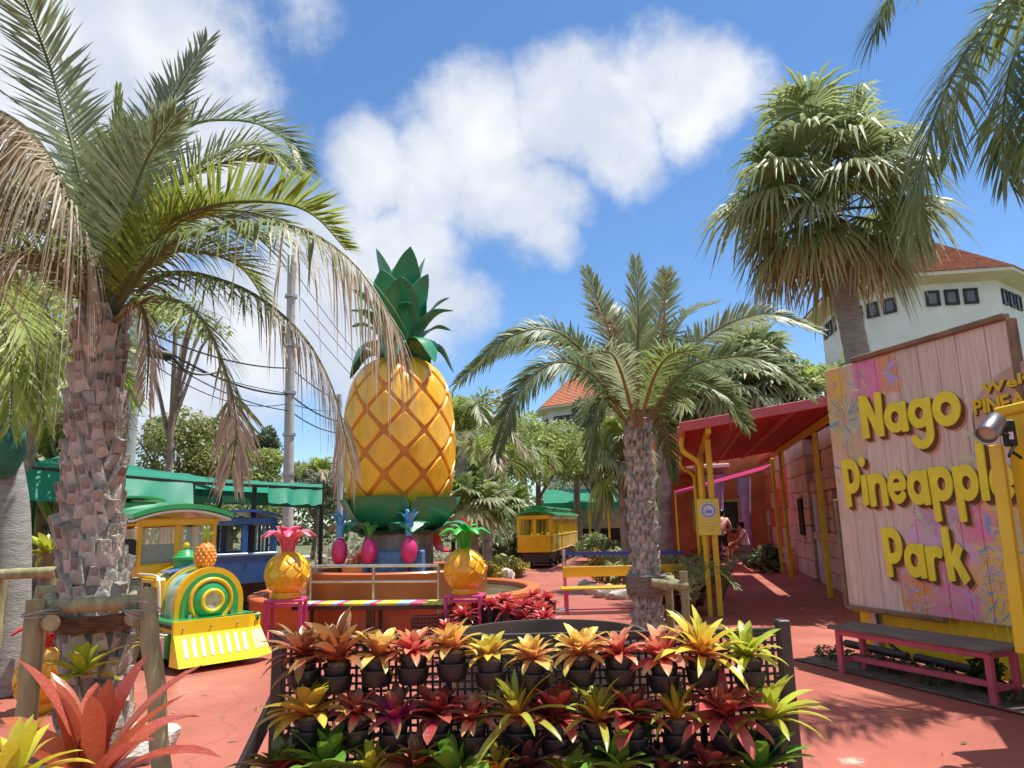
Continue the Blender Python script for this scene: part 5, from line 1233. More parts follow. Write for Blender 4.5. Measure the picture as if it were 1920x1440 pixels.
# ------------------------------------------------------------------ wooden sign board
S0 = P(1592, 1140, 8.2); S1 = P(1908, 1186, 6.38); S0g = V((S0.x, S0.y, 0)); SU = (V((S1.x, S1.y, 0))-S0g); SW = SU.length; SU.normalize()
SN = V((SU.y, -SU.x, 0)); SN = SN if SN.x < 0 else -SN
SZ0 = S0.z+.035; SZ1 = P(1552, 690, 8.2).z-.04
srz = math.atan2(SU.y, SU.x)
def SP(px, py, off=0.):                     # where a sight line meets the sign's face: (along, height)
    r = ray(px, py); C0 = V((0, 0, EYE)); t_ = ((S0g+SN*off)-C0).dot(SN)/r.dot(SN); q_ = C0+r*t_-S0g; return V((q_.dot(SU), q_.z))
SW = SP(1890, 600).x
def sign_mat():
    m = bpy.data.materials.new('printed_sign_wood'); m.use_nodes = True; q = NT(m.node_tree); b = m.node_tree.nodes['Principled BSDF']
    tc = q.n('ShaderNodeTexCoord'); co = tc.outputs['Object']; sx = q.n('ShaderNodeSeparateXYZ'); q.l(co, sx.inputs[0]); U, Z = sx.outputs['X'], sx.outputs['Z']
    def nz(sc, det, st=(1, 1, 1), dis=0):
        n = q.n('ShaderNodeTexNoise'); n.inputs['Scale'].default_value = sc; n.inputs['Detail'].default_value = det; n.inputs['Distortion'].default_value = dis
        mp = q.n('ShaderNodeMapping'); mp.inputs['Scale'].default_value = st; q.l(co, mp.inputs[0]); q.l(mp.outputs[0], n.inputs['Vector']); return n
    g = nz(6, 8, (6, 1, .35), .4).outputs['Fac']
    oi = q.n('ShaderNodeObjectInfo')
    c = q.mix(q.ss(g, .3, .7), (.58, .45, .38), (.73, .61, .54))
    hs = q.n('ShaderNodeHueSaturation'); q.l(c, hs.inputs['Color']); q.l(q.math('MULTIPLY_ADD', oi.outputs['Random'], .16, .92), hs.inputs['Value']); c = hs.outputs[0]
    kv = q.n('ShaderNodeTexVoronoi'); kv.inputs['Scale'].default_value = 1.1; mp = q.n('ShaderNodeMapping'); mp.inputs['Scale'].default_value = (2.2, 1, 1); q.l(co, mp.inputs[0]); q.l(mp.outputs[0], kv.inputs['Vector'])
    c = q.mix(q.math('MULTIPLY', q.ss(q.math('MULTIPLY_ADD', g, .06, kv.outputs['Distance']), .10, .06), .7), c, (.14, .08, .06))
    # mural printed in two corners: brushed patches of pink, orange and yellow with fine scribbles
    edge = nz(5, 4).outputs['Fac']; s2 = nz(11, 2, (1, 1, .7), 3.0); s3 = nz(4, 3, (1, 1, 1), 2.0)
    cr2 = q.n('ShaderNodeValToRGB'); e = cr2.color_ramp.elements; cr2.color_ramp.interpolation = 'EASE'
    for p_, c_ in ((.34, (.30, .50, .60)), (.41, (.72, .60, .16)), (.48, (.70, .34, .12)), (.54, (.66, .30, .52)), (.60, (.74, .62, .20)), (.68, (.42, .36, .66))):
        x = e.new(p_); x.color = (*c_, 1)
    e.remove(e[0]); e.remove(e[-1]); q.l(s2.outputs['Fac'], cr2.inputs[0])
    def patch(c, px, py, ru, rv, col, scrib, soft=.35):
        g_ = SP(px, py); du = q.math('MULTIPLY', q.math('SUBTRACT', U, g_.x), 1/ru/1.28); dv = q.math('MULTIPLY', q.math('SUBTRACT', Z, g_.y), 1/rv/1.28)
        r_ = q.math('SQRT', q.math('ADD', q.math('MULTIPLY', du, du), q.math('MULTIPLY', dv, dv))); r_ = q.math('ADD', r_, q.math('MULTIPLY_ADD', edge, 1.3, -.65))
        f_ = q.ss(r_, 1.0+soft*.3, 1.0-soft)
        cc_ = q.mix(q.math('MULTIPLY', q.ss(s3.outputs['Fac'], .42, .55), scrib), col, cr2.outputs[0]); return q.mix(q.math('MULTIPLY', f_, .93), c, cc_)
    PKc, ORc, YLc, LVc = (.78, .22, .48), (.78, .31, .09), (.84, .58, .07), (.66, .42, .70)
    for px, py, ru, rv, col, sb in ((1800, 1020, .5, .34, LVc, .35), (1700, 1075, .22, .16, LVc, .5), (1600, 850, .16, .4, (.66, .48, .40), .5), (1662, 705, .16, .20, ORc, .4), (1625, 720, .17, .36, PKc, .25), (1572, 760, .17, .50, YLc, .55), (1590, 800, .16, .3, (.60, .55, .40), .8),
                                    (1735, 1125, .26, .24, ORc, .4), (1800, 1125, .30, .34, PKc, .3), (1880, 1080, .24, .66, YLc, .6), (1895, 960, .16, .3, (.58, .58, .26), .7), (1830, 985, .2, .16, PKc, .4)):
        c = patch(c, px, py, ru, rv, col, sb)
    q.l(c, b.inputs['Base Color']); b.inputs['Roughness'].default_value = .55
    return m
SIGNM = sign_mat()
SG = thing('park_sign', 'big plank sign with yellow words Nago Pineapple Park on bright mural', 'sign', S0g, srz)
npl = 9; wsum = 0; rn = random.Random(3); ws = [rn.uniform(.8, 1.2) for _ in range(npl)]; tot = sum(ws); x = 0
for w_ in ws:
    wd = w_/tot*SW
    MB().box((x+wd/2, .016, (SZ0+SZ1)/2), (wd-.006, .03, SZ1-SZ0), None, 0, .004).build('plank', SIGNM, SG); x += wd
FRW = M('brown_frame_wood', (.20, .13, .075), .6, .25, 5, stretch=(1, 1, 1)); DARKB = M('dark_joint', (.05, .03, .02), .9, .1)
MB().box((SW/2, .045, (SZ0+SZ1)/2), (SW, .02, SZ1-SZ0-.02)).build('backing', DARKB, SG)
MB().box((SW*.6, -.005, SZ1+.028), (SW*.8, .08, .056), None, 0, .01).build('frame_rail', FRW, SG)
MB().box((SW*.27, -.005, SZ0-.02), (SW*.54, .08, .05), None, 0, .01).build('frame_rail', FRW, SG)
MB().box((SW+.03, -.005, (SZ0+SZ1)/2+.4), (.06, .08, SZ1-SZ0-.8), None, 0, .01).build('frame_rail', FRW, SG)
MB().box((-.025, .01, (SZ0+SZ1)/2-.75), (.05, .07, SZ1-SZ0-1.45), None, 0, .01).build('frame_rail', FRW, SG)
for u in (.25, SW-.2): MB().box((u, .12, SZ1/2), (.09, .09, SZ1), None, 0, .008).build('support_post', STEEL, SG)
MB().box((SW+.14, .10, SZ1/2), (.08, .08, SZ1+.02), None, 0, .01).build('support_post', STEEL, SG)
YLET = M('sign_letter_yellow', (.85, .76, .05), .5, .07, 3); BLET = M('sign_letter_brown', (.13, .065, .035), .6, .1, 3); OLET = M('sign_letter_orange', (.60, .25, .12), .6, .1, 3)
GC = {}
# chunky hand cut letters: straight stems and round strokes, merged and outlined
def _arc(cx, cy, rx, ry, a0, a1, n=20): return [(cx+rx*math.cos(math.radians(a0+(a1-a0)*i/n)), cy+ry*math.sin(math.radians(a0+(a1-a0)*i/n))) for i in range(n+1)]
ST = .104
LET = {'N': ([((.10, 0), (.08, 1)), ((.12, .95), (.56, .05)), ((.57, 0), (.60, 1))], []), 'P': ([((.12, 0), (.08, 1))], [[(.1, .90), (.26, .91)]+_arc(.30, .64, .24, .26, 80, -90)+[(.12, .38)]]),
       'a': ([((.58, .66), (.60, 0))], [_arc(.34, .34, .23, .235, 0, 360)]), 'g': ([((.58, .68), (.58, .0))], [_arc(.34, .38, .22, .225, 0, 360), [(.58, .05)]+_arc(.34, -.04, .24, .24, 0, -150)]),
       'o': ([], [_arc(.36, .34, .255, .25, 0, 360)]), 'i': ([((.12, 0), (.12, .62))], [[(.115, .90), (.125, .91)]]), 'n': ([((.12, 0), (.10, .66)), ((.56, 0), (.55, .36))], [[(.12, .38)]+_arc(.335, .36, .215, .22, 170, 0)]),
       'e': ([], [[(.14, .33), (.56, .35)]+_arc(.35, .34, .235, .25, 10, 318)]), 'p': ([((.14, -.34), (.10, .66))], [_arc(.36, .35, .225, .225, 0, 360)]), 'l': ([((.12, 0), (.14, 1))], []),
       'r': ([((.12, 0), (.10, .66))], [[(.12, .36)]+_arc(.33, .34, .21, .23, 165, 62)]), 'k': ([((.12, 0), (.08, 1)), ((.20, .30), (.46, .66)), ((.28, .42), (.56, 0))], [])}
def letter(ch):
    ST = {'e': .083, 'a': .098, 'g': .095, 'p': .10}.get(ch, .106)
    stems, curves = LET[ch]; h = .014; xs = np.arange(-.12, .86, h); ys = np.arange(-.5, 1.16, h); X, Y = np.meshgrid(xs, ys, indexing='ij'); D = np.full(X.shape, 9.)
    for (a, b) in stems:
        ax, ay = b[0]-a[0], b[1]-a[1]; L_ = math.hypot(ax, ay); ax /= L_; ay /= L_; cx, cy_ = (a[0]+b[0])/2, (a[1]+b[1])/2
        u = np.abs((X-cx)*ax+(Y-cy_)*ay)-(L_/2-.03); v = np.abs(-(X-cx)*ay+(Y-cy_)*ax)-(ST-.03)
        D = np.minimum(D, np.hypot(np.maximum(u, 0), np.maximum(v, 0))+np.minimum(np.maximum(u, v), 0)-.03)
    for c_ in curves:
        for a, b in zip(c_, c_[1:]):
            ax, ay = b[0]-a[0], b[1]-a[1]; t_ = np.clip(((X-a[0])*ax+(Y-a[1])*ay)/(ax*ax+ay*ay+1e-9), 0, 1); D = np.minimum(D, np.hypot(X-a[0]-t_*ax, Y-a[1]-t_*ay)-ST)
    seg = {}; nx, ny = D.shape; I = D < 0; mixed = np.argwhere((I[:-1, :-1].astype(int)+I[1:, :-1]+I[:-1, 1:]+I[1:, 1:]) % 4 != 0); pos = {}
    def ep(i0, j0, i1, j1):
        k = (i0, j0, i1, j1)
        if k not in pos:
            a, b = D[i0, j0], D[i1, j1]; t_ = a/(a-b); pos[k] = (xs[i0]+(xs[i1]-xs[i0])*t_, ys[j0]+(ys[j1]-ys[j0])*t_)
        return k
    adj = {}
    for i, j in mixed:
        i = int(i); j = int(j); ed = []
        for (a, b) in (((i, j), (i+1, j)), ((i+1, j), (i+1, j+1)), ((i, j+1), (i+1, j+1)), ((i, j), (i, j+1))):
            if I[a] != I[b]: ed.append(ep(*a, *b))
        for k in range(0, len(ed)-1, 2): adj.setdefault(ed[k], []).append(ed[k+1]); adj.setdefault(ed[k+1], []).append(ed[k])
    loops = []; seen = set()
    for s_ in adj:
        if s_ in seen: continue
        lp = [s_]; seen.add(s_); cur = s_
        while True:
            nx_ = [q_ for q_ in adj[cur] if q_ not in seen]
            if not nx_: break
            cur = nx_[0]; seen.add(cur); lp.append(cur)
        if len(lp) > 8: loops.append([pos[k] for k in lp][::2])
    return loops
def glyph(ch, off, ext):
    k = (ch, off, ext)
    if k in GC: return GC[k]
    if off > .05:
        cu = bpy.data.curves.new('glyph', 'CURVE'); cu.dimensions = '2D'; cu.fill_mode = 'BOTH'; cu.extrude = ext
        for lp in letter(ch):
            sp_ = cu.splines.new('POLY'); sp_.points.add(len(lp)-1); sp_.use_cyclic_u = True
            for p_, q_ in zip(sp_.points, lp): p_.co = (q_[0], q_[1], 0, 1)
    else:
        cu = bpy.data.curves.new('glyph', 'FONT'); cu.body = ch; cu.size = 1; cu.offset = off; cu.extrude = ext; cu.resolution_u = 5
    to = bpy.data.objects.new('glyph', cu); COL.objects.link(to); bpy.context.view_layer.update()
    me = bpy.data.meshes.new_from_object(to.evaluated_get(bpy.context.evaluated_depsgraph_get()))
    bpy.data.objects.remove(to); bpy.data.curves.remove(cu)
    xs = [v.co.x for v in me.vertices]; ys = [v.co.y for v in me.vertices]
    GC[k] = (me, min(xs), max(xs), min(ys), max(ys)); return GC[k]
def word(txt, u0, u1, vb, vcap, parent, mats, off, ylay, dz, gap=.045, names=('letter', 'letter_shadow'), wob=None, sh=None):
    """letters of one word fitted between u0 and u1, base line vb, capital height vcap"""
    adv = []; x = 0
    for ch in txt:
        if ch == ' ': adv.append((ch, x, None)); x += .28; continue
        g = glyph(ch, off, .5); adv.append((ch, x-g[1], g)); x += (g[2]-g[1])+gap
    sx = (u1-u0)/(x-gap); cap = glyph('P', off, .5); sy = vcap/(cap[4]-max(0, cap[3]))
    for i, (ch, ox, g) in enumerate(adv):
        if g is None: continue
        wv = wob[i % len(wob)] if wob else 0
        def place(name, ofs, y, th, mt, par, gg):
            me = gg[0].copy(); me.materials.clear(); me.materials.append(mt)
            o_ = ob(name, me, par)
            o_.matrix_basis = Matrix.Translation((u0+ox*sx+ofs[0], y, vb+ofs[1]+wv)) @ Matrix(((sx, 0, 0, 0), (0, 0, -th, 0), (0, sy, 0, 0), (0, 0, 0, 1)))
            return o_
        L_ = place(names[0], (0, 0), ylay, dz, mats[0], parent, g); LM_ = Matrix.Translation((u0+ox*sx, ylay, vb+wv)) @ Matrix(((sx, 0, 0, 0), (0, 0, -dz, 0), (0, sy, 0, 0), (0, 0, 0, 1)))
        for j, (mt, ofs, oy) in enumerate(sh or []):
            me = g[0].copy(); me.materials.clear(); me.materials.append(mt); o_ = ob(names[1], me, L_)
            o_.matrix_basis = LM_.inverted() @ Matrix.Translation((u0+ox*sx+ofs[0], oy, vb+ofs[1]+wv)) @ Matrix(((sx, 0, 0, 0), (0, 0, -.006, 0), (0, sy, 0, 0), (0, 0, 0, 1)))
SHD = [(BLET, (.018, -.022), -.006), (BLET, (.032, -.036), -.005), (OLET, (.045, -.048), -.004)]
for txt, pa, pb, ptop in (('Nago', (1632, 822), (1806, 772), (1612, 742)), ('Pineapple', (1603, 950), (1908, 905), (1580, 862)), ('Park', (1675, 1082), (1822, 1080), (1655, 988))):
    a_ = SP(*pa); b_ = SP(*pb); c_ = SP(*ptop); vb = a_.y
    word(txt, c_.x if txt != 'x' else a_.x, b_.x, vb, c_.y-a_.y, SG, (YLET,), .06, -.022, .016, .03, sh=SHD, wob=(.0, .012, -.006, .008, -.01, .006, .0, .01, -.006))
# loose brush strokes printed over the mural corners
pal = [(.68, .52, .14), (.66, .36, .16), (.62, .36, .54), (.44, .38, .68), (.16, .40, .68), (.42, .64, .60), (.55, .62, .34), (.70, .46, .50), (.72, .64, .36), (.52, .40, .66)]
SM_ = [M('mural_paint_%s' % n_, c_, .55, .15, 8) for n_, c_ in zip(('yellow', 'orange', 'mauve', 'violet', 'blue', 'aqua', 'lime', 'rose', 'cream', 'purple'), pal)]
st = MB()
def stroke(px, py, a, l, w, mi, bend):
    c_ = SP(px, py); vs = []; n = 7; p = V((c_.x, c_.y)); y = -.0006-.0018*rn.random()
    if not (-.02 < p.x < SW and SZ0 < p.y < SZ1): return
    for i in range(n+1):
        u = i/n; d = V((math.cos(a+bend*u), math.sin(a+bend*u))); nn = V((-d.y, d.x)); hw_ = w*math.sin(math.pi*(.06+.9*u))**.7
        q1 = p+nn*hw_; q2 = p-nn*hw_; vs += [(min(SW, max(0, q1.x)), y, min(SZ1, max(SZ0, q1.y))), (min(SW, max(0, q2.x)), y, min(SZ1, max(SZ0, q2.y)))]; p = p+d*(l/n)
    st.add(vs, [(2*i, 2*i+1, 2*i+3, 2*i+2) for i in range(n)], mi)
for _ in range(60):
    px = rn.uniform(1555, 1630); stroke(px, rn.uniform(690, 960), rn.uniform(0, 6.28), rn.uniform(.05, .16), rn.uniform(.005, .014), rn.randrange(10), rn.gauss(0, 1.2))
for i in range(40):
    a = i/40*6.28; stroke(1582+math.cos(a)*10, 785-math.sin(a)*14, a, rn.uniform(.12, .28), .009, rn.choice([4, 5, 6, 8, 0]), rn.gauss(0, .5))
for i in range(26):
    a = rn.uniform(-1.2, .9); stroke(1655, 700, a, rn.uniform(.12, .26), .011, rn.choice([3, 1, 7, 9]), rn.gauss(0, .6))
for _ in range(80):
    stroke(rn.uniform(1845, 1905), rn.uniform(980, 1180), rn.uniform(0, 6.28), rn.uniform(.06, .2), rn.uniform(.004, .010), rn.choice([0, 0, 1, 8, 4, 3, 7, 9, 5]), rn.gauss(0, 1.5))
for _ in range(34):
    stroke(rn.uniform(1680, 1850), rn.uniform(1080, 1170), rn.uniform(0, 6.28), rn.uniform(.06, .2), rn.uniform(.006, .016), rn.choice([1, 2, 2, 7, 7, 3, 9, 1]), rn.gauss(0, 1.2))
for _ in range(60):
    stroke(rn.uniform(1730, 1800), rn.uniform(960, 1010), rn.uniform(.6, 2.6), rn.uniform(.1, .3), rn.uniform(.006, .014), rn.choice([2, 3, 9, 6, 7]), rn.gauss(0, .9))
for (px, py, a, l, w, mi, bd) in ((1822, 760, -.9, .14, .018, 3, -.3), (1800, 805, -.5, .30, .02, 6, -.5), (1790, 855, -.1, .26, .026, 6, -.5), (1812, 850, -.3, .26, .018, 9, -.5), (1855, 1000, 1.5, .18, .022, 4, .2), (1815, 975, 0, .08, .02, 5, 0)): stroke(px, py, a, l, w, mi, bd)
st.build('mural_strokes', SM_, SG, kind='stuff')
# yellow board fence under the sign
YB = M('yellow_board_paint', (.80, .62, .02), .55, .12, 4, .1, 30, dirt=(.30, .24, .05), dscale=4, damt=.6)
FN = thing('board_fence', 'bright yellow board fence below the plank sign', 'fence', S0g, srz)
nb_ = 24
for i in range(nb_):
    w_ = (SW+.5)/nb_; MB().box((-.02+w_*(i+.5), .16, .27), (w_-.008, .025, .50), None, 0, .005).build('board', YB, FN)
# ------------------------------------------------------------------ pink bench before the sign
b0 = G(1574, 1262); b1 = G(1868, 1326); d = (b1-b0); L = d.length; d.normalize(); bz = math.atan2(d.y, d.x)
PB = M('faded_pink_paint', (.52, .09, .16), .5, .15, 5, dirt=(.34, .1, .12), dscale=4); OLDW = M('old_bench_wood', (.17, .13, .11), .8, .35, 8, .4, 30, stretch=(.3, 4, 4))
BN = thing('pink_bench', 'long pink framed bench with dark wooden seat before the sign', 'bench', b0, bz)
for y in (0.02, .33):
    for x in (.02, L-.02): MB().box((x, y, .195), (.055, .05, .39), None, 0, .006).build('leg', PB, BN)
    MB().box((L/2, y, .375), (L-.0, .045, .05), None, 0, .005).build('apron', PB, BN)
for x in (.02, L-.02): MB().box((x, .175, .12), (.04, .27, .04), None, 0, .004).build('stretcher', PB, BN); MB().box((x, .175, .375), (.04, .27, .045), None, 0, .004).build('apron', PB, BN)
MB().box((L/2, .175, .125), (L-.06, .045, .05), None, 0, .004).build('stretcher', PB, BN)
for i in range(3): MB().box((L/2, .025+i*.15, .42), (L+.12, .142, .035), None, 0, .008).build('seat_plank', OLDW, BN)
# weeds and soil strip between bench and fence
SOIL = M('bed_soil', (.13, .10, .075), 1, .4, 6, 1, 20, dirt=(.36, .33, .28), dscale=8)
q0 = S0g+SN*.08; q1 = S0g+SU*(SW+.4)+SN*.08; q2 = q1+SN*.62; q3 = q0+SN*.72
MB().add([(q.x, q.y, .012) for q in (q0, q1, q2, q3)], [(0, 1, 2, 3)]).build('planting_strip', SOIL, kind='structure')
wd = leaf_cloud([(tuple(q0.lerp(q1, u)+SN*rn.uniform(.08, .4)+V((0, 0, .05))), (.16, .14, .07)) for u in [i/11 for i in range(12)]], 2600, .022, (.05, .09, .02), (.14, .18, .05)); wd.name = 'weeds'
tag(ob('weeds', wd, kind='stuff'), 'low green weeds growing along the yellow fence', 'weeds')
p = q0.lerp(q1, .66)+SN*.12
tag(ob('leafy_weed', leaf_cloud([((0, 0, .2), (.14, .14, .18)), ((0, 0, .1), (.1, .1, .1))], 130, .05, (.03, .07, .02), (.07, .12, .03)), None, p), 'dark leafy plant against the fence under the bench seat', 'plant')
PIPE = M('dark_grey_pipe', (.03, .03, .04), .5, .2)
for u0_, u1_ in ((.02, .32), (.36, .6)): tag(MB().tube([q0.lerp(q1, u0_)+V((0, 0, .13))+SN*.06, q0.lerp(q1, u1_)+V((0, 0, .12))+SN*.05], .04, 10).build('drain_pipe', PIPE, None, 60), 'dark drain pipe lying along the yellow fence, %s length' % ('farther' if u0_ < .1 else 'nearer'), 'pipe', 'drain pipes by the fence')
a_ = S0g+SU*.42+SN*.04+V((0, 0, .46)); tag(MB().tube(crv([a_, a_+SN*.08+SU*.15-V((0, 0, .2)), S0g+SU*.95+SN*.12+V((0, 0, .05))], 12), .016, 8).build('black_hose', BLACK, None, 60), 'black hose dropping from the sign edge behind the bench', 'hose')
# ------------------------------------------------------------------ yellow ticket booth at the right edge
BT = thing('ticket_booth', 'yellow ticket booth frame at the right picture edge', 'booth', (0, 0, 0))
YP = M('booth_yellow_paint', (.74, .52, .012), .4, .08, 3, coat=.2, dirt=(.5, .36, .03), dscale=3)
MB().bar(P(1868, 835, 5.0), P(1920, 1225, 4.95), .078, .078, bev=.006).build('leaning_post', YP, BT)
pa = P(1925, 775, 4.9); MB().box((pa.x+.02, 4.9, pa.z/2), (.24, .2, pa.z), None, 0, .01).build('pillar', YP, BT)
MB().box((pa.x+.1, 4.9, pa.z+.03), (.44, .32, .07), None, 0, .012).build('pillar_cap', YP, BT)
MB().prism([(4.24, 5.78), (3.45, 4.08), (2.95, 2.9), (6.4, 1.9), (7.6, 5.4)], .1, (0, 0, 2.5), (1, 0, 0), (0, 1, 0)).build('roof', M('booth_roof_red', (.36, .04, .04), .5, .2), BT)
MB().box((5.6, 4.9, .5), (1.4, 1.2, 1.0), None, 0, .01).build('counter', YP, BT)
for x, y in ((6.7, 5.9), (6.2, 3.0), (4.95, 3.2)): MB().box((x, y, 1.25), (.12, .12, 2.5), None, 0, .01).build('post', YP, BT)
# spotlight
sp = P(1858, 802, 4.72); SL = thing('spotlight', 'grey cylinder spotlight clamped to the yellow booth pillar', 'lamp', sp)
ax = (P(1836, 835, 4.6)-P(1878, 775, 4.8)).normalized(); Rm = ax.to_track_quat('Z', 'Y').to_matrix()
MB().lathe([(0, -.11), (.055, -.11), (.062, -.1), (.062, .0), (.066, .002), (.066, .09), (.060, .1), (.052, .07)], 26, R=Rm, cap=False).build('housing', M('grey_metal', (.22, .22, .23), .35, .1, metal=.8), SL, 40)
MB().lathe([(0, .07), (.054, .07)], 22, R=Rm, cap=False).build('lens', M('lamp_reflector', (.4, .36, .3), .2, .2), SL)
MB().tube([V((.05, .02, -.03)), V((.12, .05, -.04)), V((.16, .06, -.05))], .014, 8).build('bracket', BLACK, SL)
MB().box((.17, .08, -.03), (.07, .06, .18), None, 0, .01).build('clamp_box', BLACK, SL); MB().box((.158, .046, -.05), (.03, .004, .05)).build('sticker', TW, SL)
MB().tube(crv([V((.17, .05, -.12)), V((.11, .03, -.19)), V((.14, .04, -.16)), V((.22, .07, -.2))], 14), .01, 6).build('cable', BLACK, SL)
# arched welcome board
wc = P(1992, 800, 5.75); AW = thing('welcome_sign', 'arched wooden welcome board cut off by the right picture edge', 'sign', (wc.x, wc.y, 0), srz)
pinkw = M('pinkish_board', (.55, .36, .28), .6, .15, 6); eb = MB(); eb2 = MB(); n = 40
def ell(a, b, z0): return [(-a, z0)]+[(-a*math.cos(math.pi*i/n), z0+.12+b*math.sin(math.pi*i/n)) for i in range(n+1)]+[(a, z0)]
wz = P(1850, 795, 5.75).z-.02; wa = (P(1992, 800, 5.75)-P(1843, 765, 5.6)).length*1.04
MB().prism(ell(wa, .48, wz), .03, (0, .03, 0)).build('border', FRW, AW); MB().prism(ell(wa-.03, .45, wz+.03), .012, (0, .0, 0)).build('panel', pinkw, AW)
word('Welcome', -wa*.80, wa*.30, wz+.36, .09, AW, (YP,), .03, -.03, .01, .05, sh=[(BLET, (.008, -.01), -.02)], wob=(0, .015, .03, .042, .05, .055, .05))
word('PINEAPPLE TRAIN', -wa*.93, wa*.95, wz+.19, .13, AW, (YP,), .03, -.03, .01, .05, sh=[(BLET, (.008, -.012), -.02)])
MB().box((0, .08, wz/2), (.1, .08, wz), None, 0, .01).build('support_post', YP, AW)
# ------------------------------------------------------------------ red canopy along the shop
CD = V((.218, .976, 0)).normalized(); CE = V((CD.y, -CD.x, 0)); CA = V((3.13, 11.5, 0)); crz = math.atan2(CE.y, CE.x)   # local x across to the right, y along the passage
CN = thing('red_canopy', 'red corrugated canopy on yellow posts over the shaded shop path', 'canopy', CA, crz)
REDR = M('red_roof_paint', (.46, .028, .04), .45, .15, 3, coat=.15, dirt=(.32, .03, .05), dscale=2); PKR = M('pinkish_red_purlin', (.52, .10, .12), .5, .1); CYL = M('canopy_yellow_paint', (.66, .46, .02), .45, .1, 3, coat=.1)
za, zb_ = 2.78, 3.12; Wc, Lc = 2.55, 9.0; x0c = -.38
def rz_(x): return za+(zb_-za)*(x-x0c)/Wc
m = MB(); vs = []; nr_ = 60
for i in range(nr_*2+1):
    y = -.5+Lc*i/(nr_*2); o_ = .022*(i % 2)
    vs += [(x0c, y, za+o_+.08), (x0c+Wc, y, zb_+o_+.08)]
m.add(vs, [(2*i, 2*i+1, 2*i+3, 2*i+2) for i in range(nr_*2)]); m.build('roof_sheet', REDR, CN)
MB().bar((x0c-.05, -.53, za+.10), (x0c+Wc, -.53, zb_+.10), .04, .15, bev=.006).build('fascia', PKR, CN)
MB().bar((x0c-.03, -.5, za+.06), (x0c-.03, Lc-.5, za+.06), .12, .12, bev=.01).build('gutter', M('salmon_gutter', (.50, .17, .10), .5, .1), CN)
for x in (.6, 1.25): MB().bar((x, -.5, rz_(x)+.045), (x, Lc-.5, rz_(x)+.045), .06, .06).build('purlin', PKR, CN)
for x in (.0, 2.07): MB().bar((x, -.5, rz_(x)-.0), (x, Lc-.5, rz_(x)-.0), .08, .12, bev=.006).build('beam', CYL, CN)
for y in (.0, .0+3.4, 6.8):
    MB().box((.0, y, (za-.05)/2), (.09, .09, za-.05), None, 0, .008).build('post', CYL, CN)
for y in (-.0, 2.0, 6.7, 8.3):
    MB().box((2.07, y+.5, zb_/2-.04), (.09, .09, zb_-.08), None, 0, .008).build('post', CYL, CN)
for y in (-.02, 3.6): MB().tube(crv([V((x0c-.02, y-.1, za)), V((x0c-.02, y-.1, za-.22)), V((-.17, y-.05, za-.42)), V((-.15, y, za-.6)), V((-.15, y, 1.2)), V((-.15, y, 0))], 30), .042, 12).build('downpipe', CYL, CN, 60)
# small notice on the posts
NT_ = thing('notice_plate', 'yellow notice plate with a blue round emblem on the canopy posts', 'notice', CA+CD*-.08+CE*-.07, crz)
MB().box((0, 0, 1.50), (.34, .012, .56), None, 0, .004).build('plate', M('lemon_plate', (.70, .60, .08), .5, .06), NT_)
MB().lathe([(0, 0), (.125, .0), (.125, .006), (0, .006)], 28, (0, -.007, 1.6), R=Matrix.Rotation(math.pi/2, 3, 'X')).build('emblem', M('pale_emblem', (.60, .66, .72), .5, .05), NT_)
MB().lathe([(.085, 0), (.105, .0), (.105, .004), (.085, .004)], 28, (0, -.014, 1.6), R=Matrix.Rotation(math.pi/2, 3, 'X'), cap=False).build('emblem_ring', M('emblem_blue', (.16, .26, .58), .5, .1), NT_)
MB().box((0, -.015, 1.585), (.10, .004, .05)).build('emblem_mark', MATS['emblem_blue'], NT_)
for i in range(3): MB().box((0, -.008, 1.40-i*.05), (.2-.03*i, .003, .012)).build('print_line', M('faint_print', (.55, .48, .12), .6, .1), NT_)
# ------------------------------------------------------------------ shop wall on the right of the passage
SHW = thing('shop_front', 'orange and pink carved shop front along the covered path', 'building', CA, crz)
OW = M('orange_plaster', (.52, .13, .05), .8, .15, 2, .5, 14, dirt=(.36, .10, .05), dscale=3); PW = M('dusty_pink_stone', (.62, .38, .35), .85, .18, 3, .7, 12, dirt=(.46, .25, .25), dscale=3); PW2 = M('salmon_stone', (.64, .34, .24), .85, .15, 3, .6, 12)
LILAC = M('lilac_plaster', (.38, .28, .48), .7, .15, 3, .4, 10); DKO = M('dark_opening', (.012, .010, .012), .9, .2); LBD = M('pale_blue_door', (.40, .52, .62), .5, .08)  # near-black sheets hold the painted shade inside the shop's openings
xw = 2.45
def wbox(nm, y0, y1, z0, z1, xo, mt, th=.3, bev=.015): return MB().box((xw+xo+th/2, (y0+y1)/2, (z0+z1)/2), (th, y1-y0-.008, z1-z0-.008), None, 0, bev).build(nm, mt, SHW)
# near orange wall with a ledge
wbox('orange_panel', -2.0, .95, 0, 2.05, 0.0, OW); wbox('ledge', -2.0, 1.05, 2.05, 2.22, -.10, PW2, .4); wbox('orange_panel', -2.0, .95, 2.22, 3.3, .02, OW)
wbox('niche_shade_sheet', .95, 1.9, 0, 3.2, .45, DKO, .05)
MB().lathe([(.5, 0), (.42, .5), (.36, 1.2), (.40, 2.0)], 16, (xw+.55, 1.45, 0)).build('carved_trunk', M('grey_brown_trunk', (.16, .13, .12), .9, .3, 4, 1, 10), SHW, 50)
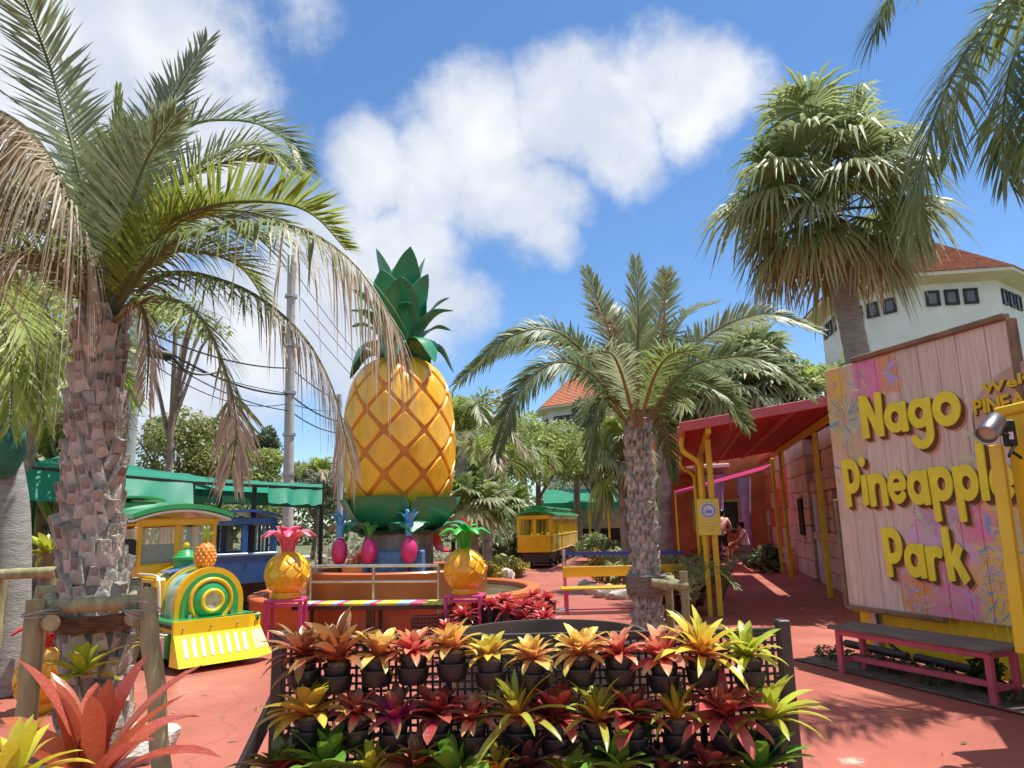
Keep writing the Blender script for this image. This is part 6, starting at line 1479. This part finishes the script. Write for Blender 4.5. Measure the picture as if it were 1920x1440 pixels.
# pink colonnade: blocks, sill, columns, lintels
rnb = random.Random(19)
def blocks(y0, y1, z0, z1, rows, per, mt, xo, mt2=None):
    for r_ in range(rows):
        za_ = z0+(z1-z0)*r_/rows; zb2 = z0+(z1-z0)*(r_+1)/rows; n_ = per; off = .5*(r_ % 2)
        ys = [y0]+[y0+(y1-y0)*(k+off+rnb.uniform(-.12, .12))/n_ for k in range(1, n_)]+[y1]
        for a_, b_ in zip(ys, ys[1:]): wbox('stone_block', a_, b_, za_, zb2, xo+rnb.uniform(-.02, .02), mt if not mt2 or rnb.random() < .6 else mt2, .28, .022)
blocks(1.95, 5.4, 0, .95, 3, 6, PW, .0)
blocks(1.9, 5.45, .95, 1.13, 1, 5, PW2, -.06)
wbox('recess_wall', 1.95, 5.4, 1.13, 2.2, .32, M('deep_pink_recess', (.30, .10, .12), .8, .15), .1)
for y in (1.97, 2.75, 3.5, 4.25, 5.0): blocks(y, y+.32, 1.13, 1.98, 3, 1, PW, -.0, PW2)
blocks(1.9, 5.45, 1.98, 2.2, 1, 4, PW2, -.05); blocks(1.95, 5.4, 2.2, 2.42, 1, 5, PW, .02); blocks(1.95, 4.5, 2.42, 3.25, 2, 4, PW2, .06, PW)
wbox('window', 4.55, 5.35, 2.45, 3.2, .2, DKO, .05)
wbox('blue_door', 5.55, 6.3, 0, 2.0, .12, LBD, .06); wbox('doorway_shade_sheet', 5.5, 6.5, 0, 2.6, .3, DKO, .05)
blocks(6.5, 9.5, 0, 3.3, 8, 4, PW, .05, PW2); wbox('window', 7.2, 7.8, 1.0, 1.9, -.0, DKO, .05); wbox('window_frame', 7.12, 7.88, .92, 1.0, -.03, PW2, .1); wbox('window_frame', 7.12, 7.88, 1.9, 1.98, -.03, PW2, .1)
blocks(9.5, 15.5, 0, 3.4, 6, 6, OW, .1, PW)
MB().box((xw+1.3, 8.45, 3.42), (2.6, 13.9, .14), None, 0, .02).build('roof', REDR, SHW)
MB().box((xw+1.5, 8.45, 1.65), (1.9, 13.6, 3.2), None, 0, .02).build('rear_rooms', OW, SHW)
# far end of the passage
EB = thing('end_shop', 'orange shop end with lilac column and dark windows closing the covered path', 'building', CA+CD*15.5, crz)
MB().box((.6, .2, 2.3), (5.2, .3, 4.6), None, 0, .01).build('wall', OW, EB)
for x, w_ in ((-1.2, .7), (.3, .6), (1.25, .8)):
    wo = MB().box((x, .02, 1.55), (w_, .08, 1.1), None, 0, .01).build('window', M('shop_window_frame', (.55, .42, .08), .5, .1), EB); MB().box((x, -.03, 1.55), (w_-.14, .04, .96)).build('pane', M('shop_window_glass', (.03, .045, .04), .08, .5, 4), wo)
MB().lathe([(.26, 0), (.23, .6), (.22, 1.6), (.25, 2.3), (.36, 2.9)], 20, (.75, -2.0, 0)).build('lilac_column', LILAC, EB, 50)
MB().lathe([(.2, 0), (.17, .8), (.18, 1.8), (.26, 2.8)], 16, (1.75, -1.2, 0)).build('lilac_column', LILAC, EB, 50)
MB().box((-.6, -1.4, 3.15), (3.6, 3.2, .12), None, 0, .02).build('eave', M('cream_eave', (.62, .58, .48), .7, .08), EB)
PAW = thing('pink_awning', 'bright pink fabric awning beyond the red canopy', 'awning', CA+CD*9.3, crz)
MB().add([(-.6, 0, 2.25), (2.2, 0, 2.95), (2.2, 3.2, 2.95), (-.6, 3.2, 2.25), (-.6, 0, 2.0), (-.6, 3.2, 2.0)], [(0, 1, 2, 3), (0, 3, 5, 4)]).build('cloth', M('pink_awning_cloth', (.70, .08, .26), .6, .1), PAW)
for x, y in ((-.58, .05), (-.58, 3.15)): MB().box((x, y, 1.1), (.05, .05, 2.2)).build('post', CYL, PAW)
# ------------------------------------------------------------------ far awning and stall at the end of the train path
fc = V((4.3, 42, 0)); FA = thing('green_stall', 'distant stall with a green awning beyond the yellow train', 'stall', fc, 0)
AG = M('green_awning_cloth', (.03, .30, .17), .55, .12, 2)
MB().add([(-2.6, 0, 2.5), (2.2, 0, 2.5), (2.2, 3, 3.4), (-2.6, 3, 3.4), (-2.6, -.02, 2.1), (2.2, -.02, 2.1)], [(0, 1, 2, 3), (4, 5, 1, 0)]).build('awning', AG, FA)
MB().box((-.2, 3.2, 1.4), (5, .2, 2.8)).build('back_wall', M('stall_wall', (.35, .28, .2), .8, .2), FA)
for x in (-2.5, -1.2, 0, 1.1, 2.1): MB().box((x, .05, 1.1), (.12, .12, 2.2)).build('post', CYL, FA)
MB().box((-.2, .6, .5), (4.6, .6, 1.0)).build('counter', DKO, FA)
# ------------------------------------------------------------------ green tents over the train on the left
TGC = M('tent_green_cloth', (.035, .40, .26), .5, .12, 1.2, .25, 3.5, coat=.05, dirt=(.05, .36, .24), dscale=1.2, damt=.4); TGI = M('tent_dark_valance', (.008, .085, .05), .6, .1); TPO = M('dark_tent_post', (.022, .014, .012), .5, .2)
def mcloth(name, src, tr):
    m_ = src; q = NT(m_.node_tree); b = m_.node_tree.nodes['Principled BSDF']; out = m_.node_tree.nodes['Material Output']; t_ = q.n('ShaderNodeBsdfTranslucent')
    q.l(b.inputs['Base Color'].links[0].from_socket, t_.inputs[0]); ms = q.n('ShaderNodeMixShader'); ms.inputs[0].default_value = tr; q.l(b.outputs[0], ms.inputs[1]); q.l(t_.outputs[0], ms.inputs[2]); q.l(ms.outputs[0], out.inputs[0])
mcloth('tent', TGC, .5); mcloth('awning', MATS['pink_awning_cloth'], .4); mcloth('stall', AG, .4)
TN = thing('green_tent', 'long green tent roof with hanging valances over the parked train', 'tent', (0, 0, 0))
def cloth(pts, m_, nm, sag=0., wav=.03, nu=24, nv=6, seed=0):
    """hanging cloth between four corners (top a, b; bottom d, c) with folds"""
    a, b, c, d = [V(q) for q in pts]; m = MB(); vs = []; rn_ = random.Random(seed); ph = rn_.uniform(0, 6); nr = (b-a).cross(d-a).normalized()
    for i in range(nu+1):
        for j in range(nv+1):
            u, v = i/nu, j/nv; p = a.lerp(b, u).lerp(d.lerp(c, u), v); p = p-UPZ*(sag*4*u*(1-u)*(.4+.6*v)); p += nr*(wav*v*(math.sin(u*17+ph)+.6*math.sin(u*31+ph*2+v*2)))
            vs.append(p)
    m.add(vs, [(i*(nv+1)+j, (i+1)*(nv+1)+j, (i+1)*(nv+1)+j+1, i*(nv+1)+j+1) for i in range(nu) for j in range(nv)]); return m.build(nm, m_, TN, 60)
A0 = P(38, 872, 10.9); A1 = P(362, 902, 12.6); A2 = P(500, 904, 13.6); A3 = P(604, 914, 14.4); bk = V((-.9, 3.4, 0))
cloth((A0, A1, P(362, 948, 12.36), P(38, 934, 10.66)), TGC, 'valance', .05, .03, 30, 6, 1); cloth((A2, A3, P(603, 946, 14.2), P(503, 942, 13.4)), TGC, 'valance', .02, .03, 16, 6, 2)
ridge = .32
cloth((A0+bk*.5+V((0, 0, ridge)), A1+bk*.5+V((0, 0, ridge*.55)), A1, A0), TGC, 'roof_cloth', .04, .02, 24, 6, 3); cloth((A1+bk*.5+V((0, 0, ridge*.5)), A3+bk*.5+V((0, 0, ridge*.5)), A3, A1), TGC, 'roof_cloth', .03, .02, 24, 6, 4)
cloth((A0+bk, A1+bk, A1+bk*.5+V((0, 0, ridge*.55)), A0+bk*.5+V((0, 0, ridge))), TGC, 'roof_cloth', .02, .02, 20, 4, 5); cloth((A1+bk, A3+bk, A3+bk*.5+V((0, 0, ridge*.5)), A1+bk*.5+V((0, 0, ridge*.5))), TGC, 'roof_cloth', .02, .02, 20, 4, 6)
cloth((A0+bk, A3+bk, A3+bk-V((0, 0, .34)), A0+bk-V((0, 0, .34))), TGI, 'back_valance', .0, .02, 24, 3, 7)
for p in (A0+V((.9, 0, 0)), A1, P(478, 905, 13.5), A3, A0+bk, A1+bk, A3+bk, P(66, 900, 11.5)): MB().box((p.x, p.y, (p.z-.03)/2), (.07, .07, p.z-.03), None, 0, .005).build('post', TPO, TN)
for a, b in ((A0, A1), (A1, A3), (A0+bk, A3+bk), (A1, A1+bk), (A3, A3+bk)): MB().bar(a-V((0, 0, .03)), b-V((0, 0, .03)), .05, .05).build('beam', TPO, TN)
# ------------------------------------------------------------------ timber guards round the palms
LOG = M('peeled_log', (.30, .28, .14), .8, .25, 4, .5, 18, dirt=(.20, .19, .10), dscale=3, damt=.7, stretch=(3, 3, .6)); LOGE = M('log_end_grain', (.36, .33, .17), .8, .2, 20, .3, 40); WIRE = M('grey_wire', (.35, .36, .38), .4, .1, metal=.6); FIB = M('coir_wrap', (.20, .12, .065), 1, .4, 12, 1, 40, stretch=(1, 1, 6))
def log(t, a, b, r, nm):
    a = V(a); b = V(b); d = (b-a); n = 8; rn_ = random.Random(int(a.x*1000)); pts = [a.lerp(b, i/n)+V((rn_.gauss(0, .004), rn_.gauss(0, .004), 0)) for i in range(n+1)]
    o_ = MB().tube(pts, [r*rn_.uniform(.95, 1.06) for _ in range(n+1)], 16).build(nm, LOG, t, 60)
    dn = d.normalized(); MB().tube([b, b+dn*.004], r*.93, 16).build('log_end', LOGE, o_); MB().tube([a-dn*.004, a], r*.93, 16).build('log_end', LOGE, o_)
def ties(t, p, r, n=2):
    for k in range(n):
        ax = V((random.gauss(0, .3), random.gauss(0, .3), 1)).normalized(); X = ax.orthogonal().normalized(); Yv = ax.cross(X)
        MB().tube([p+(X*math.cos(a)+Yv*math.sin(a))*r*(1+.1*k)+V((0, 0, .01*k)) for a in [6.283*i/20 for i in range(21)]], .004, 5).build('wire_tie', WIRE, t)
random.seed(4)
GD = thing('timber_guard', 'log frame guard lashed round the big shaggy palm', 'tree guard', (0, 0, 0))
def V0(p, z): return V((p.x, p.y, z))
pr_t = P(275, 1105, 4.45); pr_b = P(312, 1480, 4.35); log(GD, V0(pr_b, 0), pr_t, .052, 'post')
pl_t = P(67, 1125, 4.45); pl_b = P(30, 1480, 4.4); log(GD, V0(pl_b, 0), pl_t, .052, 'post')
p2_t = P(252, 1085, 5.55); log(GD, V0(p2_t, 0), p2_t, .05, 'post'); p3_t = P(80, 1100, 5.6); log(GD, V0(p3_t, 0), p3_t, .05, 'post')
log(GD, P(72, 1140, 4.52), P(262, 1128, 4.52), .045, 'rail'); log(GD, P(96, 1168, 4.42), P(92, 1112, 5.8), .05, 'side_rail'); log(GD, P(252, 1158, 4.42), P(252, 1095, 5.8), .05, 'side_rail')
log(GD, P(80, 1110, 5.48), P(262, 1100, 5.48), .045, 'rail')
for p in (P(92, 1150, 4.5), P(262, 1148, 4.45), P(72, 1150, 4.45), P(275, 1145, 4.42)): ties(GD, p, .085)
pt = P(179, 1165, 5.0); wr = MB().lathe([(.236, -.05), (.258, -.03), (.262, .02), (.252, .05), (.236, .06)], 24, pt, cap=False).build('coir_wrap', FIB, GD, 60)
for k in range(4): MB().bar(P(100+k*6, 1168+k*6, 4.72), P(250-k*4, 1150+k*7, 4.70), .012, .02).build('wrap_strip', FIB, GD)
# guard of the middle palm
G2 = thing('timber_guard', 'log frame guard round the smaller date palm', 'tree guard', (0, 0, 0))
a = P(1281, 1072, 7.7); log(G2, V0(a, 0), a, .045, 'post'); a = P(1252, 1075, 8.5); log(G2, V0(a, 0), a, .045, 'post'); a = P(1172, 1080, 8.5)
log(G2, P(1222, 1092, 7.72), P(1290, 1100, 7.68), .042, 'rail'); log(G2, P(1180, 1085, 8.45), P(1262, 1085, 8.45), .04, 'rail'); log(G2, P(1278, 1100, 7.7), P(1252, 1085, 8.6), .042, 'side_rail')
pt = P(1212, 1095, 8); MB().lathe([(.19, -.12), (.215, -.1), (.222, -.02), (.21, .04), (.22, .09), (.195, .11)], 22, pt, cap=False).build('coir_wrap', M('grey_rope_wrap', (.24, .20, .16), 1, .35, 10, 1, 30, stretch=(1, 1, 7)), G2, 60)
# far left trunk with its guard
TL = thing('smooth_trunk_palm', 'grey smooth trunked palm cut by the left picture edge', 'palm tree', (0, 0, 0)); a = P(22, 1180, 7.2); a.z = 0
MB().tube(crv([a, P(20, 1000, 7.2), P(8, 860, 7.2), P(-20, 700, 7.3), P(-30, 500, 7.3)], 24), [.2-.004*i for i in range(25)], 16).build('trunk', SMTR, TL, 60)
rn = random.Random(14)
for lst in ([(-30, 520), (10, 560, -.3), (60, 640, -.5), (85, 800, -.5)], [(-30, 520), (20, 530, .2), (80, 600, .4), (110, 720, .5)], [(-30, 520), (-20, 400, 0), (20, 330, .4), (80, 350, .7)], [(-30, 520), (-5, 580, -.3), (20, 680, -.6), (20, 800, -.7)], [(-30, 520), (-100, 420, 0), (-180, 450, 0), (-230, 560, 0)]):
    frond(pxs(lst, 7.2), rn, n=50, ll=.5, lw=.03, cols='lime' if rn.random() < .5 else 'pale', droop=.4, vee=.1).build('frond', FRM, TL)
G3 = thing('timber_guard', 'old log rail before the far left trunk', 'tree guard', (0, 0, 0)); log(G3, P(-10, 1078, 6.9), P(105, 1072, 6.9), .05, 'rail'); a = P(98, 1075, 7.1); log(G3, V0(a, 0), a, .045, 'post'); a = P(5, 1080, 7.0); log(G3, V0(a, 0), a, .045, 'post')
BRT = thing('bare_branch_tree', 'bluish grey bare branching tree left of the shaggy palm', 'tree', (0, 0, 0)); a = P(22, 1000, 8.6); a.z = 0; PLM = M('blue_grey_bark', (.24, .25, .25), .8, .2, 5, .4, 15)
MB().tube(crv([a, P(20, 900, 8.6), P(65, 790, 8.5), P(105, 700, 8.4), P(118, 640, 8.4)], 20), [.11-.003*i for i in range(21)], 10).build('trunk', PLM, BRT, 60)
for lst in ([(118, 650), (95, 590), (70, 540), (60, 480)], [(116, 655), (140, 600), (130, 540)], [(105, 700), (100, 640), (106, 600)]): MB().tube(crv(pxs(lst, 8.4), 10), [.04-.003*i for i in range(11)], 7).build('branch', PLM, BRT, 60)
p = P(100, 600, 8.4); ob('crown', leaf_cloud([((0, 0, 0), (.7, .6, .5)), ((-.4, 0, .4), (.6, .5, .4)), ((.4, .1, -.3), (.5, .4, .3))], 900, .06, *LM), BRT, p)
tag(MB().lathe([(.04, -.3), (.12, -.25), (.19, -.05), (.16, .18), (.07, .32), (.02, .36)], 20, P(8, 840, 7.0)).build('net_bundle', M('green_net', (.02, .16, .10), .7, .3, 8, .6, 20), None, 60), 'dark green net bundle tied to the far left trunk', 'net')
p = P(90, 1025, 9.2); t = thing('strap_leaf_plant', 'yellow green strap leaved plant left of the shaggy trunk', 'plant', (p.x, 9.2, p.z-.1)); rosette(t, 'lime', 0, rn, 2.0)
MB().tube([(0, 0, -p.z+.1), (0, 0, .02)], .08, 8).build('stem', TRK, t)
# ------------------------------------------------------------------ yellow waiting bench and belt barrier
r0 = G(1062, 1151); p_ = P(1300, 1110, r0.y); YBn = thing('yellow_bench', 'bright yellow slatted bench before the train path', 'bench', (r0.x, r0.y, 0)); Lb = p_.x-r0.x
for z_, y, h_ in ((.745, .26, .17),): MB().box((Lb/2-.02, y, z_-.1), (Lb, .03, h_), None, 0, .006).build('back_board', TY, YBn)
for y in (-.08, .06, .2): MB().box((Lb/2-.04, y, .40), (Lb+.08, .125, .035), None, 0, .006).build('seat_slat', TYB if y < 0 else TY, YBn)
for x in (.0, Lb-.06):
    for y, z_ in ((-.08, .385), (.29, .74)): MB().box((x+.02, y, z_/2), (.035, .035, z_), None, 0, .004).build('leg', HOTP, YBn)
MB().box((Lb/2, .29, .03), (Lb, .02, .02)).build('floor_bar', HOTP, YBn)
BB = thing('belt_barrier', 'steel belt barrier post with blue belt behind the yellow bench', 'barrier', (r0.x+.03, r0.y+.55, 0))
MB().lathe([(.17, 0), (.17, .015), (.05, .035), (.03, .05), (.03, .9), (.04, .9), (.04, .99), (0, 1.0)], 24).build('post', INOX, BB, 40)
MB().bar((.03, 0, .93), (2.1, .1, .90), .006, .06).build('belt', M('blue_belt', (.05, .08, .42), .6, .1), BB)
# fallen leaves and litter on the paving
lt = MB(); rn = random.Random(66)
for i in range(260):
    x = rn.uniform(-4.5, 5); y = rn.uniform(2.6, 16); a = rn.uniform(0, 6.28); l = rn.uniform(.015, .05); w = l*rn.uniform(.2, .5); d = V((math.cos(a), math.sin(a), 0)); s_ = V((-d.y, d.x, 0)); p = V((x, y, .006)); lift = V((0, 0, rn.uniform(.002, .015)))
    lt.add([p-d*l, p+s_*w+lift*.5, p+d*l+lift, p-s_*w+lift*.4], [(0, 1, 2, 3)], 0, lerp3((.22, .12, .06), (.55, .45, .28), rn.random()))
tag(lt.build('fallen_leaves', FRM, kind='stuff'), 'small dry leaves scattered over the red paving', 'leaves')
# ------------------------------------------------------------------ visitors under the canopy
SKIN = M('skin', (.50, .30, .21), .55, .06, 6); HAIR = M('black_hair', (.012, .010, .010), .45, .2)
def skin_body(name, verts, edges, mats, parent, sub=2):
    me = bpy.data.meshes.new(name); me.from_pydata([v[:3] for v in verts], edges, []); o_ = ob(name, me, parent)
    bpy.context.view_layer.objects.active = o_; md = o_.modifiers.new('skin', 'SKIN'); md.use_smooth_shade = True
    for sv, v in zip(me.skin_vertices[0].data, verts): sv.radius = v[3] if isinstance(v[3], tuple) else (v[3], v[3])
    me.skin_vertices[0].data[0].use_root = True
    o_.modifiers.new('sub', 'SUBSURF').levels = sub; o_.modifiers['sub'].render_levels = sub; me.materials.append(mats); return o_
def hand(m, p, d, s_=1):
    d = d.normalized(); sd = d.orthogonal().normalized(); m.ball(p+d*.035, (.02, .032, .045), 8, 6, R=d.to_track_quat('Z', 'Y').to_matrix())
    for k in range(4): b = p+d*.07+sd*(-.024+.016*k); l = (.05, .062, .058, .045)[k]; m.tube([b, b+d*l*.6, b+d*l+sd.cross(d)*.015], [.009, .008, .006], 6)
    m.tube([p+d*.02+sd*.03, p+d*.055+sd*.055, p+d*.08+sd*.06], [.010, .009, .007], 6)
def person(label, loc, rz, H, pose, shirt, shorts, extras):
    t = thing('person', label, 'person', loc, rz, 'visitors under the canopy')
    J = pose   # joints
    v = []; e = []
    def add(p, r, par=None): v.append((*p, r)); i = len(v)-1; (e.append((par, i)) if par is not None else None); return i
    pel = add(J['pel'], (.14, .11)); ch = add(J['chest'], (.165, .11), pel); nk = add(J['neck'], .055, ch); hd = add(J['head'], (.085, .095), nk); tp = add(J['top'], (.07, .08), hd)
    for s_ in ('l', 'r'):
        sh = add(J['sh'+s_], .06, ch); el = add(J['el'+s_], .043, sh); wr_ = add(J['wr'+s_], .028, el); add(J['wr'+s_]+(J['wr'+s_]-J['el'+s_]).normalized()*.05, .026, wr_)
        hp = add(J['hip'+s_], .095, pel); kn = add(J['kn'+s_], .062, hp); an = add(J['an'+s_], .04, kn); add(J['toe'+s_], .038, an)
    skin_body('body', v, e, SKIN, t)
    # clothes as sleeves round the same joints
    v = []; e = []; pel = add(J['pel'], (.165, .135)); ch = add(J['chest'], (.195, .135), pel); nk = add(J['chest'].lerp(J['neck'], .75), .075, ch)
    for s_ in ('l', 'r'): sh = add(J['sh'+s_], .08, ch); add(J['sh'+s_].lerp(J['el'+s_], .75), .068, sh)
    skin_body('shirt', v, e, shirt, t)
    v = []; e = []; pel = add(J['pel']-V((0, 0, .0)), (.172, .14))
    for s_ in ('l', 'r'): hp = add(J['hip'+s_], .115, pel); kn = add(J['hip'+s_].lerp(J['kn'+s_], .95), .092, hp)
    skin_body('shorts', v, e, shorts, t)
    hv = []; m = MB(); hc = J['head'].lerp(J['top'], .55); back = J.get('back', V((0, .03, 0)))
    m.ball(hc+back+V((0, 0, .02)), (.105, .112, .12), 14, 10); m.ball(hc+back*2.2-V((0, 0, .05)), (.085, .07, .09), 12, 8); m.build('hair', HAIR, t, 80)
    f = -back.normalized(); sd = V((-f.y, f.x, 0)); fc_ = J['head']+f*.085
    fm = MB(); fm.ball(fc_+V((0, 0, .02)), (.012, .018, .02), 8, 6)
    for s_ in (-1, 1): fm.ball(J['head']+sd*s_*.09+V((0, 0, .03)), (.02, .025, .03), 8, 6)
    fm.build('nose_and_ears', SKIN, t, 80); em = MB()
    for s_ in (-1, 1): em.ball(fc_+sd*s_*.034+V((0, 0, .055))-f*.008, (.012, .012, .008), 8, 6)
    em.build('eyes', HAIR, t, 80); MB().ball(fc_-V((0, 0, .035))-f*.006, (.022, .014, .007), 8, 6).build('mouth', M('lips', (.40, .16, .13), .5, .05), t, 80)
    hm = MB()
    for s_ in ('l', 'r'): hand(hm, J['wr'+s_]+(J['wr'+s_]-J['el'+s_]).normalized()*.03, J['wr'+s_]-J['el'+s_])
    hm.build('hands', SKIN, t, 80); sm = MB()
    for s_ in ('l', 'r'):
        a_ = J['an'+s_]; d_ = (J['toe'+s_]-a_); d_.z = 0; d_.normalize(); c_ = a_+d_*.07; sm.ball(V((c_.x, c_.y, J['toe'+s_].z+.015)), (.05, .05, .045), 10, 6); c_ = a_+d_*.16; sm.ball(V((c_.x, c_.y, J['toe'+s_].z+.005)), (.05, .06, .038), 10, 6)
    sm.build('shoes', M('dark_shoes', (.05, .045, .045), .6, .2), t, 80)
    extras(t); return t
PSH = M('salmon_shirt', (.74, .52, .45), .85, .1, 8); WSH = M('white_shirt', (.66, .62, .64), .85, .06, 8); BSH = M('black_shorts', (.012, .012, .016), .8, .2); KHK = M('olive_grey_trousers', (.22, .20, .15), .85, .1)
# facing +y (away), stooping a little
J1 = dict(pel=V((0, 0, .95)), chest=V((0, .12, 1.32)), neck=V((0, .19, 1.48)), head=V((0, .26, 1.55)), top=V((0, .28, 1.66)), shl=V((-.19, .14, 1.40)), ell=V((-.25, .26, 1.14)), wrl=V((-.12, .46, 1.06)), shr=V((.19, .14, 1.40)), elr=V((.28, .24, 1.13)), wrr=V((.26, .46, 1.05)),
          hipl=V((-.10, 0, .88)), knl=V((-.13, .02, .49)), anl=V((-.14, -.02, .09)), toel=V((-.15, .13, .04)), hipr=V((.10, 0, .88)), knr=V((.13, .03, .49)), anr=V((.15, 0, .09)), toer=V((.17, .15, .04)), back=V((0, -.03, 0)))
p = P(1352, 1000, 24); person('stooping person in salmon shirt and black shorts seen from behind', (p.x, 24, 0), -.5, 1.7, J1, PSH, BSH,
       lambda t: MB().lathe([(.0, -.09), (.07, -.08), (.11, 0), (.08, .08), (0, .09)], 14, (.30, .50, 1.02)).build('black_bag', BLACK, t, 60))
# seated, turned left
J2 = dict(pel=V((0, 0, .50)), chest=V((0, .06, .92)), neck=V((0, .10, 1.08)), head=V((0, .15, 1.17)), top=V((0, .16, 1.28)), shl=V((-.17, .06, 1.0)), ell=V((-.21, .2, .76)), wrl=V((-.12, .4, .68)), shr=V((.17, .06, 1.0)), elr=V((.21, .2, .76)), wrr=V((.10, .42, .66)),
          hipl=V((-.10, .04, .48)), knl=V((-.13, .44, .47)), anl=V((-.13, .42, .09)), toel=V((-.13, .57, .04)), hipr=V((.10, .04, .48)), knr=V((.13, .44, .47)), anr=V((.13, .36, .09)), toer=V((.13, .51, .04)), back=V((0, -.03, 0)))
p = P(1398, 1000, 23.2)
person('seated person in white shirt with a dark shoulder bag', (p.x, 23.2, 0), 1.25, 1.6, J2, WSH, KHK, lambda t: MB().tube(crv([V((-.16, -.08, 1.02)), V((0, .18, .86)), V((.19, .1, .62))], 8), .012, 6).build('bag_strap', BLACK, t))
t = thing('low_stool', 'low wooden stool under the seated person in white', 'stool', (p.x, 23.2, 0), 1.25); MB().box((0, 0, .37), (.4, .36, .04), None, 0, .008).build('seat', OLDW, t)
for x in (-.16, .16):
    for y in (-.14, .14): MB().box((x, y, .175), (.04, .04, .35)).build('leg', OLDW, t)
